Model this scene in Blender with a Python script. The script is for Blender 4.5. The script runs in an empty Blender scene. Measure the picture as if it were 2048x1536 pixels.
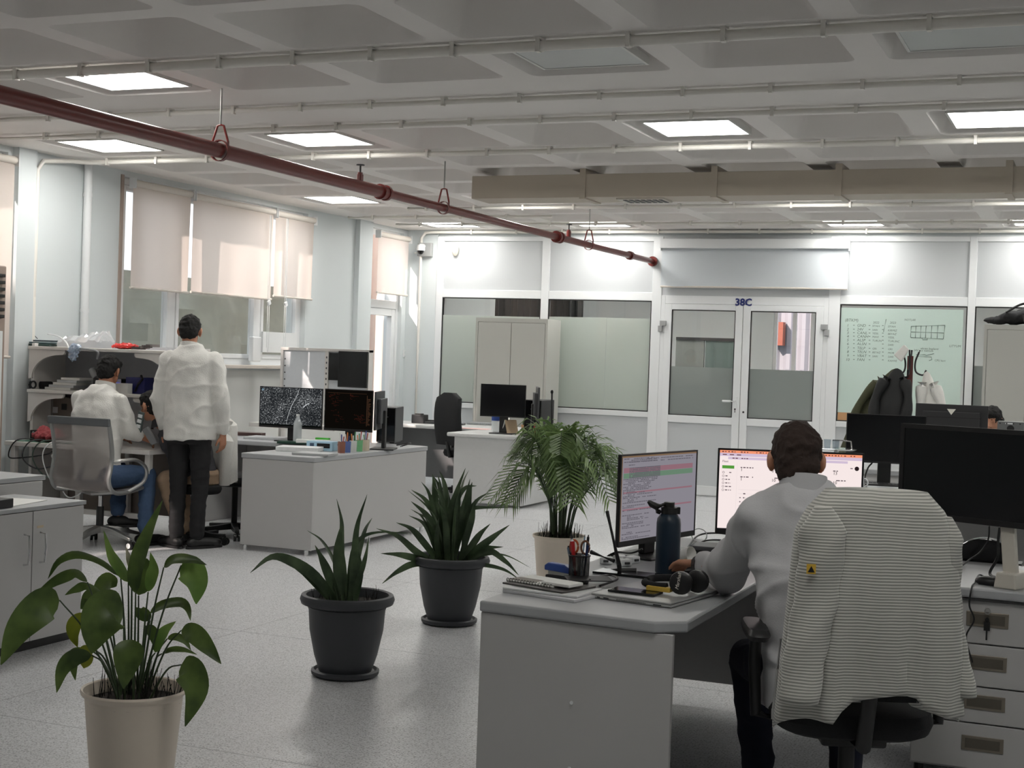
import bpy, bmesh, math, random
from mathutils import Vector, Matrix, Quaternion
random.seed(7)
C = bpy.context.scene.collection
PI = math.pi
SC = bpy.context.scene
# ---------------------------------------------------------------- camera
CAMH = 1.54
F_PX, YAW, PITCH, ROLL = 2860.0, 0.3943, -0.01876, 0.03476
_fw = Vector((-math.sin(YAW)*math.cos(PITCH), math.cos(YAW)*math.cos(PITCH), math.sin(PITCH)))
_r = Vector((math.cos(YAW), math.sin(YAW), 0)); _u = _r.cross(_fw)
CR = _r*math.cos(ROLL)+_u*math.sin(ROLL); CU = _u*math.cos(ROLL)-_r*math.sin(ROLL)
CAMP = Vector((0, 0, CAMH))
cam_data = bpy.data.cameras.new('camera'); cam = bpy.data.objects.new('camera', cam_data); C.objects.link(cam)
cam_data.sensor_width = 36.0; cam_data.sensor_fit = 'HORIZONTAL'; cam_data.lens = F_PX*36/2048; cam_data.clip_end = 200; cam_data.clip_start = 0.05
cam.matrix_world = Matrix(((CR.x, CU.x, -_fw.x, 0), (CR.y, CU.y, -_fw.y, 0), (CR.z, CU.z, -_fw.z, CAMH), (0, 0, 0, 1)))
SC.camera = cam
# ---------------------------------------------------------------- world, sun, exposure
SC.view_settings.view_transform = 'Standard'; SC.view_settings.look = 'None'; SC.view_settings.gamma = 1.0
SC.view_settings.use_curve_mapping = False
SC.view_settings.exposure = 0.0
W = bpy.data.worlds.new('sky'); SC.world = W; W.use_nodes = True
W.node_tree.nodes['Background'].inputs[0].default_value = (0.86, 0.92, 1.0, 1); W.node_tree.nodes['Background'].inputs[1].default_value = 2.2
sun_d = bpy.data.lights.new('sun', 'SUN'); sun = bpy.data.objects.new('sun', sun_d); C.objects.link(sun)
sun_d.energy = 8.5; sun_d.color = (1.0, 0.86, 0.78); sun_d.angle = 0.012
sun.rotation_euler = Vector((0.45, 1.0, -0.62)).to_track_quat('-Z', 'Y').to_euler(); sun.location = (-30, -20, 25)
LAMP = 21.5

# ---------------------------------------------------------------- pixel helpers (a pixel of the 2048x1536 frame to a point of the place)
def ray(px, py): return _fw*F_PX+CR*(px-1024)+CU*(768-py)
def PZ(px, py, z): d = ray(px, py); return CAMP+d*((z-CAMH)/d.z)
def PY(px, py, y): d = ray(px, py); return CAMP+d*(y/d.y)
def PX(px, py, x): d = ray(px, py); return CAMP+d*(x/d.x)
def PD(px, py, D): return CAMP+ray(px, py)*(D/F_PX)

# ---------------------------------------------------------------- materials
MATS = {}
def lin(c): return tuple((x/12.92 if x <= .04045 else ((x+.055)/1.055)**2.4) for x in c)
def rgb(h): return lin(tuple(int(h[i:i+2], 16)/255 for i in (0, 2, 4)))
def mat(name, col, rough=.5, metal=0., var=.04, scale=30., bump=0., emit=0., coat=0., spec=.5, alpha=1., sheen=0.):
    if name in MATS: return MATS[name]
    m = bpy.data.materials.new(name); MATS[name] = m; m.use_nodes = True
    nt = m.node_tree; b = nt.nodes['Principled BSDF']
    c = rgb(col) if isinstance(col, str) else col
    b.inputs['Roughness'].default_value = rough; b.inputs['Metallic'].default_value = metal
    b.inputs['Specular IOR Level'].default_value = spec
    if coat: b.inputs['Coat Weight'].default_value = coat
    if sheen: b.inputs['Sheen Weight'].default_value = sheen
    if emit:
        b.inputs['Emission Color'].default_value = (*c, 1); b.inputs['Emission Strength'].default_value = emit
    tc = nt.nodes.new('ShaderNodeTexCoord'); nz = nt.nodes.new('ShaderNodeTexNoise'); nz.inputs['Scale'].default_value = scale; nz.inputs['Detail'].default_value = 4
    nt.links.new(tc.outputs['Object'], nz.inputs['Vector'])
    mx = nt.nodes.new('ShaderNodeMix'); mx.data_type = 'RGBA'
    mx.inputs['A'].default_value = (*[max(0, x*(1-var)) for x in c], 1); mx.inputs['B'].default_value = (*[min(1, x*(1+var)) for x in c], 1)
    nt.links.new(nz.outputs['Fac'], mx.inputs['Factor']); nt.links.new(mx.outputs['Result'], b.inputs['Base Color'])
    if bump:
        bp = nt.nodes.new('ShaderNodeBump'); bp.inputs['Strength'].default_value = bump; bp.inputs['Distance'].default_value = .01
        nt.links.new(nz.outputs['Fac'], bp.inputs['Height']); nt.links.new(bp.outputs['Normal'], b.inputs['Normal'])
    return m
def shader_mix(name, build):
    if name in MATS: return MATS[name]
    m = bpy.data.materials.new(name); MATS[name] = m; m.use_nodes = True; nt = m.node_tree
    nt.nodes.remove(nt.nodes['Principled BSDF']); out = nt.nodes['Material Output']
    nt.links.new(build(nt), out.inputs['Surface']); return m
def _n(nt, t, **kw):
    n = nt.nodes.new(t)
    for k, v in kw.items(): n.inputs[k].default_value = v
    return n
def glass_mat(name, tint=(1, 1, 1), refl=.06, rough=.0):
    def f(nt):
        t = _n(nt, 'ShaderNodeBsdfTransparent', Color=(*tint, 1)); g = _n(nt, 'ShaderNodeBsdfGlossy', Color=(1, 1, 1, 1), Roughness=rough)
        lw = _n(nt, 'ShaderNodeLayerWeight', Blend=.5); pw = nt.nodes.new('ShaderNodeMath'); pw.operation = 'POWER'; pw.inputs[1].default_value = 4.; ma = nt.nodes.new('ShaderNodeMath'); ma.operation = 'MULTIPLY_ADD'; ma.inputs[1].default_value = .6; ma.inputs[2].default_value = .025
        nt.links.new(lw.outputs['Facing'], pw.inputs[0]); nt.links.new(pw.outputs[0], ma.inputs[0]); mx = nt.nodes.new('ShaderNodeMixShader')
        nt.links.new(ma.outputs[0], mx.inputs[0]); nt.links.new(t.outputs[0], mx.inputs[1]); nt.links.new(g.outputs[0], mx.inputs[2]); return mx.outputs[0]
    return shader_mix(name, f)
def film_mat(name, col, trans=.5, gloss=.07, clear=0.):
    c = (*rgb(col), 1)
    def f(nt):
        d = _n(nt, 'ShaderNodeBsdfDiffuse', Color=c); t = _n(nt, 'ShaderNodeBsdfTranslucent', Color=c); m1 = nt.nodes.new('ShaderNodeMixShader'); m1.inputs[0].default_value = trans
        nt.links.new(d.outputs[0], m1.inputs[1]); nt.links.new(t.outputs[0], m1.inputs[2])
        last = m1.outputs[0]
        if clear:
            tr = _n(nt, 'ShaderNodeBsdfTransparent', Color=(1, 1, 1, 1)); m3 = nt.nodes.new('ShaderNodeMixShader'); m3.inputs[0].default_value = clear
            nt.links.new(last, m3.inputs[1]); nt.links.new(tr.outputs[0], m3.inputs[2]); last = m3.outputs[0]
        if gloss:
            g = _n(nt, 'ShaderNodeBsdfGlossy', Color=(1, 1, 1, 1), Roughness=.04); m2 = nt.nodes.new('ShaderNodeMixShader'); m2.inputs[0].default_value = gloss
            nt.links.new(last, m2.inputs[1]); nt.links.new(g.outputs[0], m2.inputs[2]); last = m2.outputs[0]
        return last
    return shader_mix(name, f)
def emit_mat(name, col, s):
    c = (*(rgb(col) if isinstance(col, str) else col), 1)
    return shader_mix(name, lambda nt: _n(nt, 'ShaderNodeEmission', Color=c, Strength=s).outputs[0])

# ---------------------------------------------------------------- mesh builder
def frame_from(d):
    d = Vector(d).normalized(); a = Vector((0, 0, 1)) if abs(d.z) < .95 else Vector((1, 0, 0))
    x = d.cross(a).normalized(); return x, x.cross(d).normalized()
class MB:
    def __init__(s): s.v = []; s.f = []; s.m = []; s.cur = 0
    def slot(s, i): s.cur = i; return s
    def add(s, vs, fs):
        o = len(s.v); s.v += [tuple(v) for v in vs]; s.f += [tuple(i+o for i in f) for f in fs]; s.m += [s.cur]*len(fs); return s
    def box(s, x0, x1, y0, y1, z0, z1, M=None):
        vs = [Vector((x, y, z)) for z in (z0, z1) for y in (y0, y1) for x in (x0, x1)]
        if M is not None: vs = [M @ v for v in vs]
        return s.add(vs, [(0, 2, 3, 1), (4, 5, 7, 6), (0, 1, 5, 4), (2, 6, 7, 3), (0, 4, 6, 2), (1, 3, 7, 5)])
    def cbox(s, c, sz, rz=0, M=None):
        R = Matrix.Translation(Vector(c)) @ (M if M is not None else Matrix.Rotation(rz, 4, 'Z'))
        return s.box(-sz[0]/2, sz[0]/2, -sz[1]/2, sz[1]/2, -sz[2]/2, sz[2]/2, R)
    def rings(s, rs, cap0=True, cap1=True, closed=True):
        n = len(rs[0]); vs = [p for r in rs for p in r]; fs = []
        for i in range(len(rs)-1):
            for j in range(n if closed else n-1):
                k = (j+1) % n; fs.append((i*n+j, i*n+k, (i+1)*n+k, (i+1)*n+j))
        if cap0: fs.append(tuple(reversed(range(n))))
        if cap1: fs.append(tuple((len(rs)-1)*n+j for j in range(n)))
        return s.add(vs, fs)
    def cyl(s, a, b, r0, r1=None, n=12, cap=True):
        r1 = r0 if r1 is None else r1; a = Vector(a); b = Vector(b); x, y = frame_from(b-a)
        R = lambda c, r: [c+x*(r*math.cos(2*PI*j/n))+y*(r*math.sin(2*PI*j/n)) for j in range(n)]
        return s.rings([R(a, r0), R(b, r1)], cap, cap)
    def tube(s, pts, r, n=8, cap=True):
        pts = [Vector(p) for p in pts]; rs = []; x = None
        for i, p in enumerate(pts):
            d = (pts[min(i+1, len(pts)-1)]-pts[max(i-1, 0)])
            if d.length < 1e-9: d = Vector((0, 0, 1))
            d.normalize()
            if x is None: x, y = frame_from(d)
            else:
                x = (x-d*x.dot(d)); x = x.normalized() if x.length > 1e-6 else frame_from(d)[0]; y = d.cross(x)
            rr = r[i] if isinstance(r, (list, tuple)) else r
            rs.append([p+x*(rr*math.cos(2*PI*j/n))+y*(rr*math.sin(2*PI*j/n)) for j in range(n)])
        return s.rings(rs, cap, cap)
    def lathe(s, prof, n=24, c=(0, 0, 0), M=None, cap0=False, cap1=False):
        rs = []
        for r, z in prof:
            ring = [Vector((r*math.cos(2*PI*j/n), r*math.sin(2*PI*j/n), z)) for j in range(n)]
            if M is not None: ring = [M @ p for p in ring]
            rs.append([p+Vector(c) for p in ring])
        return s.rings(rs, cap0, cap1)
    def sphere(s, c, r, n=14, m=8, M=None):
        r = r if isinstance(r, (tuple, list)) else (r, r, r); rs = []
        for i in range(m+1):
            t = -PI/2+PI*i/m; t = max(-PI/2+.04, min(PI/2-.04, t))
            ring = [Vector((r[0]*math.cos(t)*math.cos(2*PI*j/n), r[1]*math.cos(t)*math.sin(2*PI*j/n), r[2]*math.sin(t))) for j in range(n)]
            if M is not None: ring = [M @ p for p in ring]
            rs.append([p+Vector(c) for p in ring])
        return s.rings(rs)
    def prism(s, poly, axis, a, b, M=None):
        """poly: 2D points; axis 'x','y','z'; extruded from a to b"""
        def P(u, v, w): return Vector({'x': (w, u, v), 'y': (u, w, v), 'z': (u, v, w)}[axis])
        r0 = [P(u, v, a) for u, v in poly]; r1 = [P(u, v, b) for u, v in poly]
        if M is not None: r0 = [M @ p for p in r0]; r1 = [M @ p for p in r1]
        return s.rings([r0, r1])
    def quad(s, a, b, c, d): return s.add([a, b, c, d], [(0, 1, 2, 3)])
    def mesh(s, name, mats, smooth=False):
        me = bpy.data.meshes.new(name); me.from_pydata([tuple(v) for v in s.v], [], s.f)
        for m in (mats if isinstance(mats, (list, tuple)) else [mats]): me.materials.append(m)
        if len(me.materials) > 1: me.polygons.foreach_set('material_index', s.m)
        if smooth:
            me.polygons.foreach_set('use_smooth', [True]*len(me.polygons))
            try: me.set_sharp_from_angle(angle=math.radians(40))
            except Exception: pass
        bm = bmesh.new(); bm.from_mesh(me); bmesh.ops.recalc_face_normals(bm, faces=bm.faces); bm.to_mesh(me); bm.free()
        me.update(); return me
    def build(s, name, mats, parent=None, smooth=False, bev=0., **tagkw):
        o = bpy.data.objects.new(name, s.mesh(name, mats, smooth)); C.objects.link(o)
        if parent is not None: o.parent = parent
        if bev:
            md = o.modifiers.new('bevel', 'BEVEL'); md.width = bev; md.segments = 2; md.limit_method = 'ANGLE'; md.angle_limit = .7
        if tagkw: tag(o, **tagkw)
        return o
def obj(name, me, parent=None, loc=None, rz=None):
    o = bpy.data.objects.new(name, me); C.objects.link(o)
    if parent is not None: o.parent = parent
    if loc is not None: o.location = loc
    if rz is not None: o.rotation_euler = (0, 0, rz)
    return o
def tag(o, label=None, cat=None, group=None, kind=None):
    if label: o['label'] = label
    if cat: o['category'] = cat
    if group: o['group'] = group
    if kind: o['kind'] = kind
    return o
def thing(name, label, cat, loc=(0, 0, 0), rz=0., group=None, kind=None):
    o = bpy.data.objects.new(name, None); C.objects.link(o); o.location = loc; o.rotation_euler = (0, 0, rz); o.empty_display_size = .1
    return tag(o, label, cat, group, kind)
def struct(name, mb, m, parent=None, **kw):
    o = mb.build(name, m, parent, **kw)
    if parent is None: o['kind'] = 'structure'
    return o
def dup(root, loc, rz, label=None):
    def cp(o, par):
        c = o.copy(); C.objects.link(c)
        if par is not None: c.parent = par
        for ch in [x for x in o.children]: cp(ch, c)
        return c
    r = cp(root, None); r.location = loc; r.rotation_euler = (0, 0, rz)
    if label: r['label'] = label
    return r
def bez(pts, n=16):
    """Catmull-Rom through the points"""
    P = [Vector(p) for p in pts]; P = [P[0]*2-P[1]]+P+[P[-1]*2-P[-2]]; out = []
    seg = len(P)-3
    for i in range(seg):
        for k in range(n):
            t = k/n; a, b, c, d = P[i:i+4]
            out.append(.5*((2*b)+(c-a)*t+(2*a-5*b+4*c-d)*t*t+(3*b-a-3*c+d)*t**3))
    out.append(P[-2]); return out
def text_mesh(name, txt, size, m, parent=None, loc=(0, 0, 0), rot=(PI/2, 0, 0), extrude=.0005, align='LEFT', shear=0., bold=0.):
    cu = bpy.data.curves.new(name, 'FONT'); cu.body = txt; cu.size = size; cu.extrude = extrude; cu.align_x = align; cu.shear = shear; cu.resolution_u = 2; cu.offset = bold
    t = bpy.data.objects.new(name, cu); C.objects.link(t); bpy.context.view_layer.update()
    me = bpy.data.meshes.new_from_object(t.evaluated_get(bpy.context.evaluated_depsgraph_get())); bpy.data.objects.remove(t); bpy.data.curves.remove(cu)
    me.materials.clear(); me.materials.append(m); me.name = name
    o = bpy.data.objects.new(name, me); C.objects.link(o); o.location = loc; o.rotation_euler = rot
    if parent is not None: o.parent = parent
    return o

# common materials
white_paint = mat('ceiling_paint', 'e9e5e1', .7, var=.02, scale=3)
wall_paint = mat('wall_paint', 'd3d9da', .55, var=.015, scale=2)
pvc = mat('white_frame', 'e2e4e5', .35, var=.01, scale=5)
panel_m = mat('white_panel', 'c3c6c8', .3, var=.012, scale=4, spec=.4)
conduit_m = mat('conduit_plastic', 'ebe8e1', .45, var=.02)
red_m = mat('red_oxide_paint', '6e2c28', .28, var=.08, scale=20)
steel = mat('galvanised_steel', 'b9b9b7', .35, 1., var=.06)
chrome = mat('chrome', 'd8d8d8', .12, 1., var=.02)
alu = mat('satin_aluminium', 'b4b4b2', .34, .9, var=.03)
black_m = mat('black_plastic', '161617', .45, var=.06)
black_gl = mat('black_gloss', '0b0b0d', .12, var=.05)
black_fab = mat('black_fabric', '17181a', .9, var=.15, scale=180, bump=.2)
dark_grey = mat('dark_grey_plastic', '3a3b3d', .5)
desk_m = mat('grey_laminate', 'b8b7b6', .4, var=.012, scale=6)
desk_top = mat('grey_worktop', 'a6a8aa', .38, var=.02, scale=8)
cab_m = mat('cabinet_steel', 'b6b6b0', .42, var=.012, scale=4)
paper_m = mat('paper', 'ecece8', .7, var=.02)
glass_clear = glass_mat('clear_glass')
# ================================================================ STRUCTURE
XL, YF, ZC = -8.25, 16.23, 3.10
XR_, YB = 3.6, -2.6
# floor
def floor_mat():
    m = bpy.data.materials.new('speckled_vinyl'); m.use_nodes = True; nt = m.node_tree; b = nt.nodes['Principled BSDF']
    tc = nt.nodes.new('ShaderNodeTexCoord')
    mp = nt.nodes.new('ShaderNodeMapping'); mp.inputs['Location'].default_value = (.13, .29, .371); nt.links.new(tc.outputs['Object'], mp.inputs['Vector'])
    n1 = _n(nt, 'ShaderNodeTexNoise', Scale=150., Detail=2.); vo = _n(nt, 'ShaderNodeTexVoronoi', Scale=75.); vo.voronoi_dimensions = '2D'
    for n in (n1, vo): nt.links.new(mp.outputs[0], n.inputs['Vector'])
    r1 = nt.nodes.new('ShaderNodeValToRGB'); e = r1.color_ramp.elements; e[0].position = .36; e[0].color = (*rgb('a9aaac'), 1); e[1].position = .60; e[1].color = (*rgb('d4d5d7'), 1)
    nt.links.new(n1.outputs['Fac'], r1.inputs['Fac'])
    r2 = nt.nodes.new('ShaderNodeMath'); r2.operation = 'LESS_THAN'; r2.inputs[1].default_value = .24; nt.links.new(vo.outputs['Distance'], r2.inputs[0])
    sep = nt.nodes.new('ShaderNodeSeparateColor'); nt.links.new(vo.outputs['Color'], sep.inputs[0])
    r4 = nt.nodes.new('ShaderNodeMath'); r4.operation = 'GREATER_THAN'; r4.inputs[1].default_value = .70; nt.links.new(sep.outputs[0], r4.inputs[0])
    r5 = nt.nodes.new('ShaderNodeMath'); r5.operation = 'MULTIPLY'; nt.links.new(r2.outputs[0], r5.inputs[0]); nt.links.new(r4.outputs[0], r5.inputs[1])
    c = nt.nodes.new('ShaderNodeMix'); c.data_type = 'RGBA'; c.inputs['B'].default_value = (*rgb('77787b'), 1); nt.links.new(r5.outputs[0], c.inputs['Factor']); nt.links.new(r1.outputs[0], c.inputs['A'])
    nt.links.new(c.outputs['Result'], b.inputs['Base Color']); b.inputs['Roughness'].default_value = .30
    b.inputs['Specular IOR Level'].default_value = .45
    return m
fl = struct('floor', MB().box(XL-.25, XR_+.1, YB-.1, 22.2, -.12, 0), floor_mat())
seam_m = mat('floor_weld', 'a9aaac', .45, var=.05)
sm = MB()
for y in (2.6, 4.6, 6.6, 8.6, 10.6, 12.6, 14.6): sm.box(XL+.02, XR_-.02, y, y+.004, 0, .0006)
for x in (-6.6, -4.3, -2.1, .2): sm.box(x, x+.004, YB+.05, YF-.05, 0, .0006)
sm.build('weld_seam', seam_m, fl)
# ceiling: waffle slab
XC = [-0.675-.965*k for k in range(-4, 8)]
XI = sorted((x-.40, x+.40) for x in XC)
YI = [(1.0, 1.8), (1.95, 2.73), (2.88, 3.66), (3.81, 4.585), (4.735, 5.505), (5.655, 6.425), (6.575, 7.38), (8.88, 9.775), (9.925, 10.725), (10.875, 11.635), (11.785, 12.525), (12.675, 13.475), (13.625, 14.325), (14.475, 15.175), (15.325, 16.05)]
xe = sorted({XL-.2, XR_+.1, *[v for p in XI for v in p]}); ye = sorted({YB-.1, YF+.12, *[v for p in YI for v in p]})
xs_, ys_ = set(XI), set(YI)
cm = MB()
def rrect(x0, x1, y0, y1, r, z, k=4):
    out = []
    for cx, cy, a in ((x1-r, y1-r, 0), (x0+r, y1-r, PI/2), (x0+r, y0+r, PI), (x1-r, y0+r, 1.5*PI)):
        for i in range(k+1): out.append(Vector((cx+r*math.cos(a+PI/2*i/k), cy+r*math.sin(a+PI/2*i/k), z)))
    return out
for i in range(len(xe)-1):
    for j in range(len(ye)-1):
        if (xe[i], xe[i+1]) in xs_ and (ye[j], ye[j+1]) in ys_:
            x0, x1, y0, y1 = xe[i], xe[i+1], ye[j], ye[j+1]; R = rrect(x0, x1, y0, y1, .06, ZC)
            for q, cnr in enumerate(((x1, y1), (x0, y1), (x0, y0), (x1, y0))):    # corner fillets
                cm.add([Vector((*cnr, ZC))]+R[q*5:q*5+5], [(0, a+1, a+2) for a in range(4)])
            continue
        cm.quad((xe[i], ye[j], ZC), (xe[i+1], ye[j], ZC), (xe[i+1], ye[j+1], ZC), (xe[i], ye[j+1], ZC))
cm.box(XL-.2, XR_+.1, YB-.1, YF+.12, 3.50, 3.62)
ceil = struct('ceiling', cm, white_paint)
for (y0, y1) in YI:
    hy = (y1-y0)/2; mb = MB()
    mb.rings([rrect(-.40, .40, -hy, hy, .06, 0), rrect(-.385, .385, -hy+.015, hy-.015, .06, .02), rrect(-.29, .29, -hy+.11, hy-.11, .07, .27), rrect(-.26, .26, -hy+.14, hy-.14, .07, .30)], cap0=False)
    me = mb.mesh('coffer', white_paint, True)
    for x in XC: obj('coffer', me, ceil, (x, (y0+y1)/2, ZC))
# ---- left wall with window openings
WIN = [(-1.0, 2.4, 1.36, 3.05), (3.0, 5.3, 1.36, 3.05), (6.2, 9.09, 1.36, 3.05), (10.55, 13.78, 1.36, 3.05), (15.24, 16.12, .02, 3.05)]
def wall_mat(): 
    m = mat('left_wall_paint', 'd3d9da', .5, var=.015, scale=2); return m
wm = MB(); T = .25; yprev = YB
for (a, b, z0, z1) in WIN:
    wm.box(XL-T, XL, yprev, a, 0, ZC); wm.box(XL-T, XL, a, b, z1, ZC); wm.box(XL-T, XL, a, b, 0, z0); yprev = b
wm.box(XL-T, XL, yprev, YF+.1, 0, ZC)
wl = struct('wall_left', wm, wall_mat())
MB().box(XL, XL+.06, 14.87, 15.19, 0, ZC).build('pilaster', wall_mat(), wl)
MB().box(XL, XL+.06, 9.15, 9.36, 0, ZC).build('pilaster', wall_mat(), wl)
struct('wall_right', MB().box(XR_, XR_+.2, YB, YF+6, 0, ZC), wall_paint)
struct('wall_back', MB().box(XL-.2, XR_+.2, YB-.2, YB, 0, ZC), wall_paint)
dado = mat('cream_dado', 'd5d6d3', .45, var=.02, scale=3)
MB().box(XL, XL+.004, 9.37, 14.86, .1, 1.31).build('dado_panel', dado, wl)
struct('baseboard_left', MB().box(XL+.004, XL+.02, 9.37, 14.86, 0, .1), pvc)
# ---- window builder (left wall): frames, mullions, panes, sill, handle
blind_m = film_mat('blind_fabric', 'f3e7df', .62, 0.)
hazy = film_mat('dusty_glass', 'a6aaa2', .35, .05, .80)
cass_m = mat('blind_cassette', 'd6cfc6', .5); brown_m = mat('brown_reveal', 'a3948a', .6)
def lwin(n, y0, y1, z0, z1, mull, glass):
    w = thing('window_%d' % n, None, None, (XL-.1, 0, 0)); w['kind'] = 'structure'
    f = MB(); t = .07
    f.box(-.04, .04, y0, y0+t, z0, z1); f.box(-.04, .04, y1-t, y1, z0, z1); f.box(-.04, .04, y0+t, y1-t, z0, z0+t); f.box(-.04, .04, y0+t, y1-t, z1-t, z1)
    for m in mull: f.box(-.04, .04, m-.05, m+.05, z0+t, z1-t)
    f.build('window_frame', pvc, w, bev=.006)
    ed = [y0+t]+[e for m in mull for e in (m-.05, m+.05)]+[y1-t]
    for i in range(0, len(ed), 2):
        a, b = ed[i], ed[i+1]; s = MB(); q = .045
        s.box(-.02, .05, a, a+q, z0+t, z1-t); s.box(-.02, .05, b-q, b, z0+t, z1-t); s.box(-.02, .05, a+q, b-q, z0+t, z0+t+q); s.box(-.02, .05, a+q, b-q, z1-t-q, z1-t)
        sa = s.build('sash', pvc, w, bev=.004)
        MB().box(0, .008, a+q, b-q, z0+t+q, z1-t-q).build('pane', glass, sa)
    return w
w1 = lwin(1, *WIN[3], (11.42, 12.92), hazy)
MB().box(.1, .26, 10.5, 13.84, 1.33, 1.365).build('window_sill', mat('stone_sill', 'c9c1b8', .5), w1, bev=.004)
MB().box(.055, .115, 10.515, 10.55, 1.36, 3.06).build('reveal_strip', brown_m, w1)
for (a, b) in ((12.98, 13.66),):
    MB().box(.055, .075, a, b, 1.5, 1.72).build('lower_panel', pvc, w1)
w2 = lwin(2, *WIN[2], (7.6,), hazy); w3 = lwin(3, *WIN[1], (4.1,), hazy); w4 = lwin(4, *WIN[0], (.6,), hazy)
# narrow glazed door to the outside
d2 = thing('door_2', None, None, (XL-.1, 0, 0)); d2['kind'] = 'structure'
y0, y1 = 15.24, 16.12; f = MB()
f.box(-.04, .05, y0, y0+.06, .02, 3.05); f.box(-.04, .05, y1-.06, y1, .02, 3.05); f.box(-.04, .05, y0+.06, y1-.06, 2.09, 2.19); f.box(-.04, .05, y0+.06, y1-.06, 2.98, 3.05)
f.build('door_frame', pvc, d2, bev=.005)
l = MB(); l.box(-.03, .04, y0+.06, y0+.15, .04, 2.09); l.box(-.03, .04, y1-.15, y1-.06, .04, 2.09); l.box(-.03, .04, y0+.15, y1-.15, .04, .14); l.box(-.03, .04, y0+.15, y1-.15, 2.0, 2.09)
lf = l.build('door_leaf', pvc, d2, bev=.005)
MB().box(0, .008, y0+.15, y1-.15, .14, 2.0).build('pane', glass_clear, lf)
h = MB(); h.cyl((.04, y0+.1, 1.22), (.085, y0+.1, 1.22), .012); h.tube([(.08, y0+.1, 1.22), (.09, y0+.1, 1.26), (.1, y0+.1, 1.10)], .011); h.box(.04, .052, y0+.08, y0+.12, 1.12, 1.32)
h.build('handle', pvc, lf, True)
# ---- far partition wall
fy = YF
def fx(px): return PY(px, 603, fy).x
posts = [(fx(872), fx(885)), (fx(1082), fx(1097)), (fx(1304), fx(1323)), (fx(1658), fx(1681)), (fx(1936), fx(1951)), (.10, .20), (1.55, 1.65), (3.0, 3.1)]
pf = MB()
pf.box(XL, posts[0][0], fy, fy+.12, 0, ZC); pf.box(3.1, XR_, fy, fy+.12, 0, ZC); pf.box(posts[0][0], 3.1, fy+.02, fy+.12, 3.0, ZC)
far = struct('wall_far', pf, wall_paint)
for a, b in posts: MB().box(a, b, fy-.012, fy+.07, 0, 3.02).build('post', pvc, far, bev=.004)
film_g = film_mat('green_film', 'd2d9d3', .5, .07); wb_m = film_mat('whiteboard_film', 'e0ede8', .5, .05)
film_d = film_mat('grey_film', 'a9b0ad', .45, .08)
pz0, pz1 = .95, 2.262
bays = []
for i in range(len(posts)-1):
    a, b = posts[i][1], posts[i+1][0]
    if i == 2: continue
    bays.append((i, a, b))
    r = MB()
    for z0, z1 in ((.885, pz0), (pz1, 2.36), (2.965, 3.02)): r.box(a, b, fy-.006, fy+.06, z0, z1)
    r.build('rail', pvc, far, bev=.004)
    MB().box(a, b, fy+.012, fy+.04, .18, .885).build('panel', panel_m, far); MB().box(a, b, fy+.014, fy+.04, 2.36, 2.965).build('panel', panel_m, far)
    g = MB(); g.box(a, a+.012, fy-.002, fy+.03, pz0, pz1); g.box(b-.012, b, fy-.002, fy+.03, pz0, pz1); g.box(a+.012, b-.012, fy-.002, fy+.03, pz0, pz0+.012); g.box(a+.012, b-.012, fy-.002, fy+.03, pz1-.012, pz1)
    g.build('gasket', black_m, far)
    a += .012; b -= .012
    zf = {0: 2.04, 1: 2.05, 3: 2.225, 4: 1.75, 5: 2.05, 6: 2.05}[i]
    MB().box(a, b, fy+.012, fy+.018, pz0+.012, pz1-.012).build('pane', glass_clear, far)
    if i == 3:
        MB().box(a, b-.03, fy+.008, fy+.0115, pz0+.1, zf).build('whiteboard_film', wb_m, far)
    elif i == 4:
        MB().box(a, b, fy+.008, fy+.0115, pz0+.012, 1.62).build('frosted_film', film_d, far)
    else:
        s_ = (a+b)/2+(.1 if i == 1 else -.1)
        MB().box(a, s_-.002, fy+.008, fy+.0115, pz0+.012, zf).build('frosted_film', film_g, far)
        MB().box(s_+.002, b, fy+.008, fy+.0115, pz0+.012, zf).build('frosted_film', film_g, far)
bb = MB(); bb.box(XL, posts[2][0], fy-.02, fy+.012, 0, .18); bb.box(posts[3][1], XR_, fy-.02, fy+.012, 0, .18)
struct('baseboard_far', bb, pvc, bev=.004)
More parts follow.
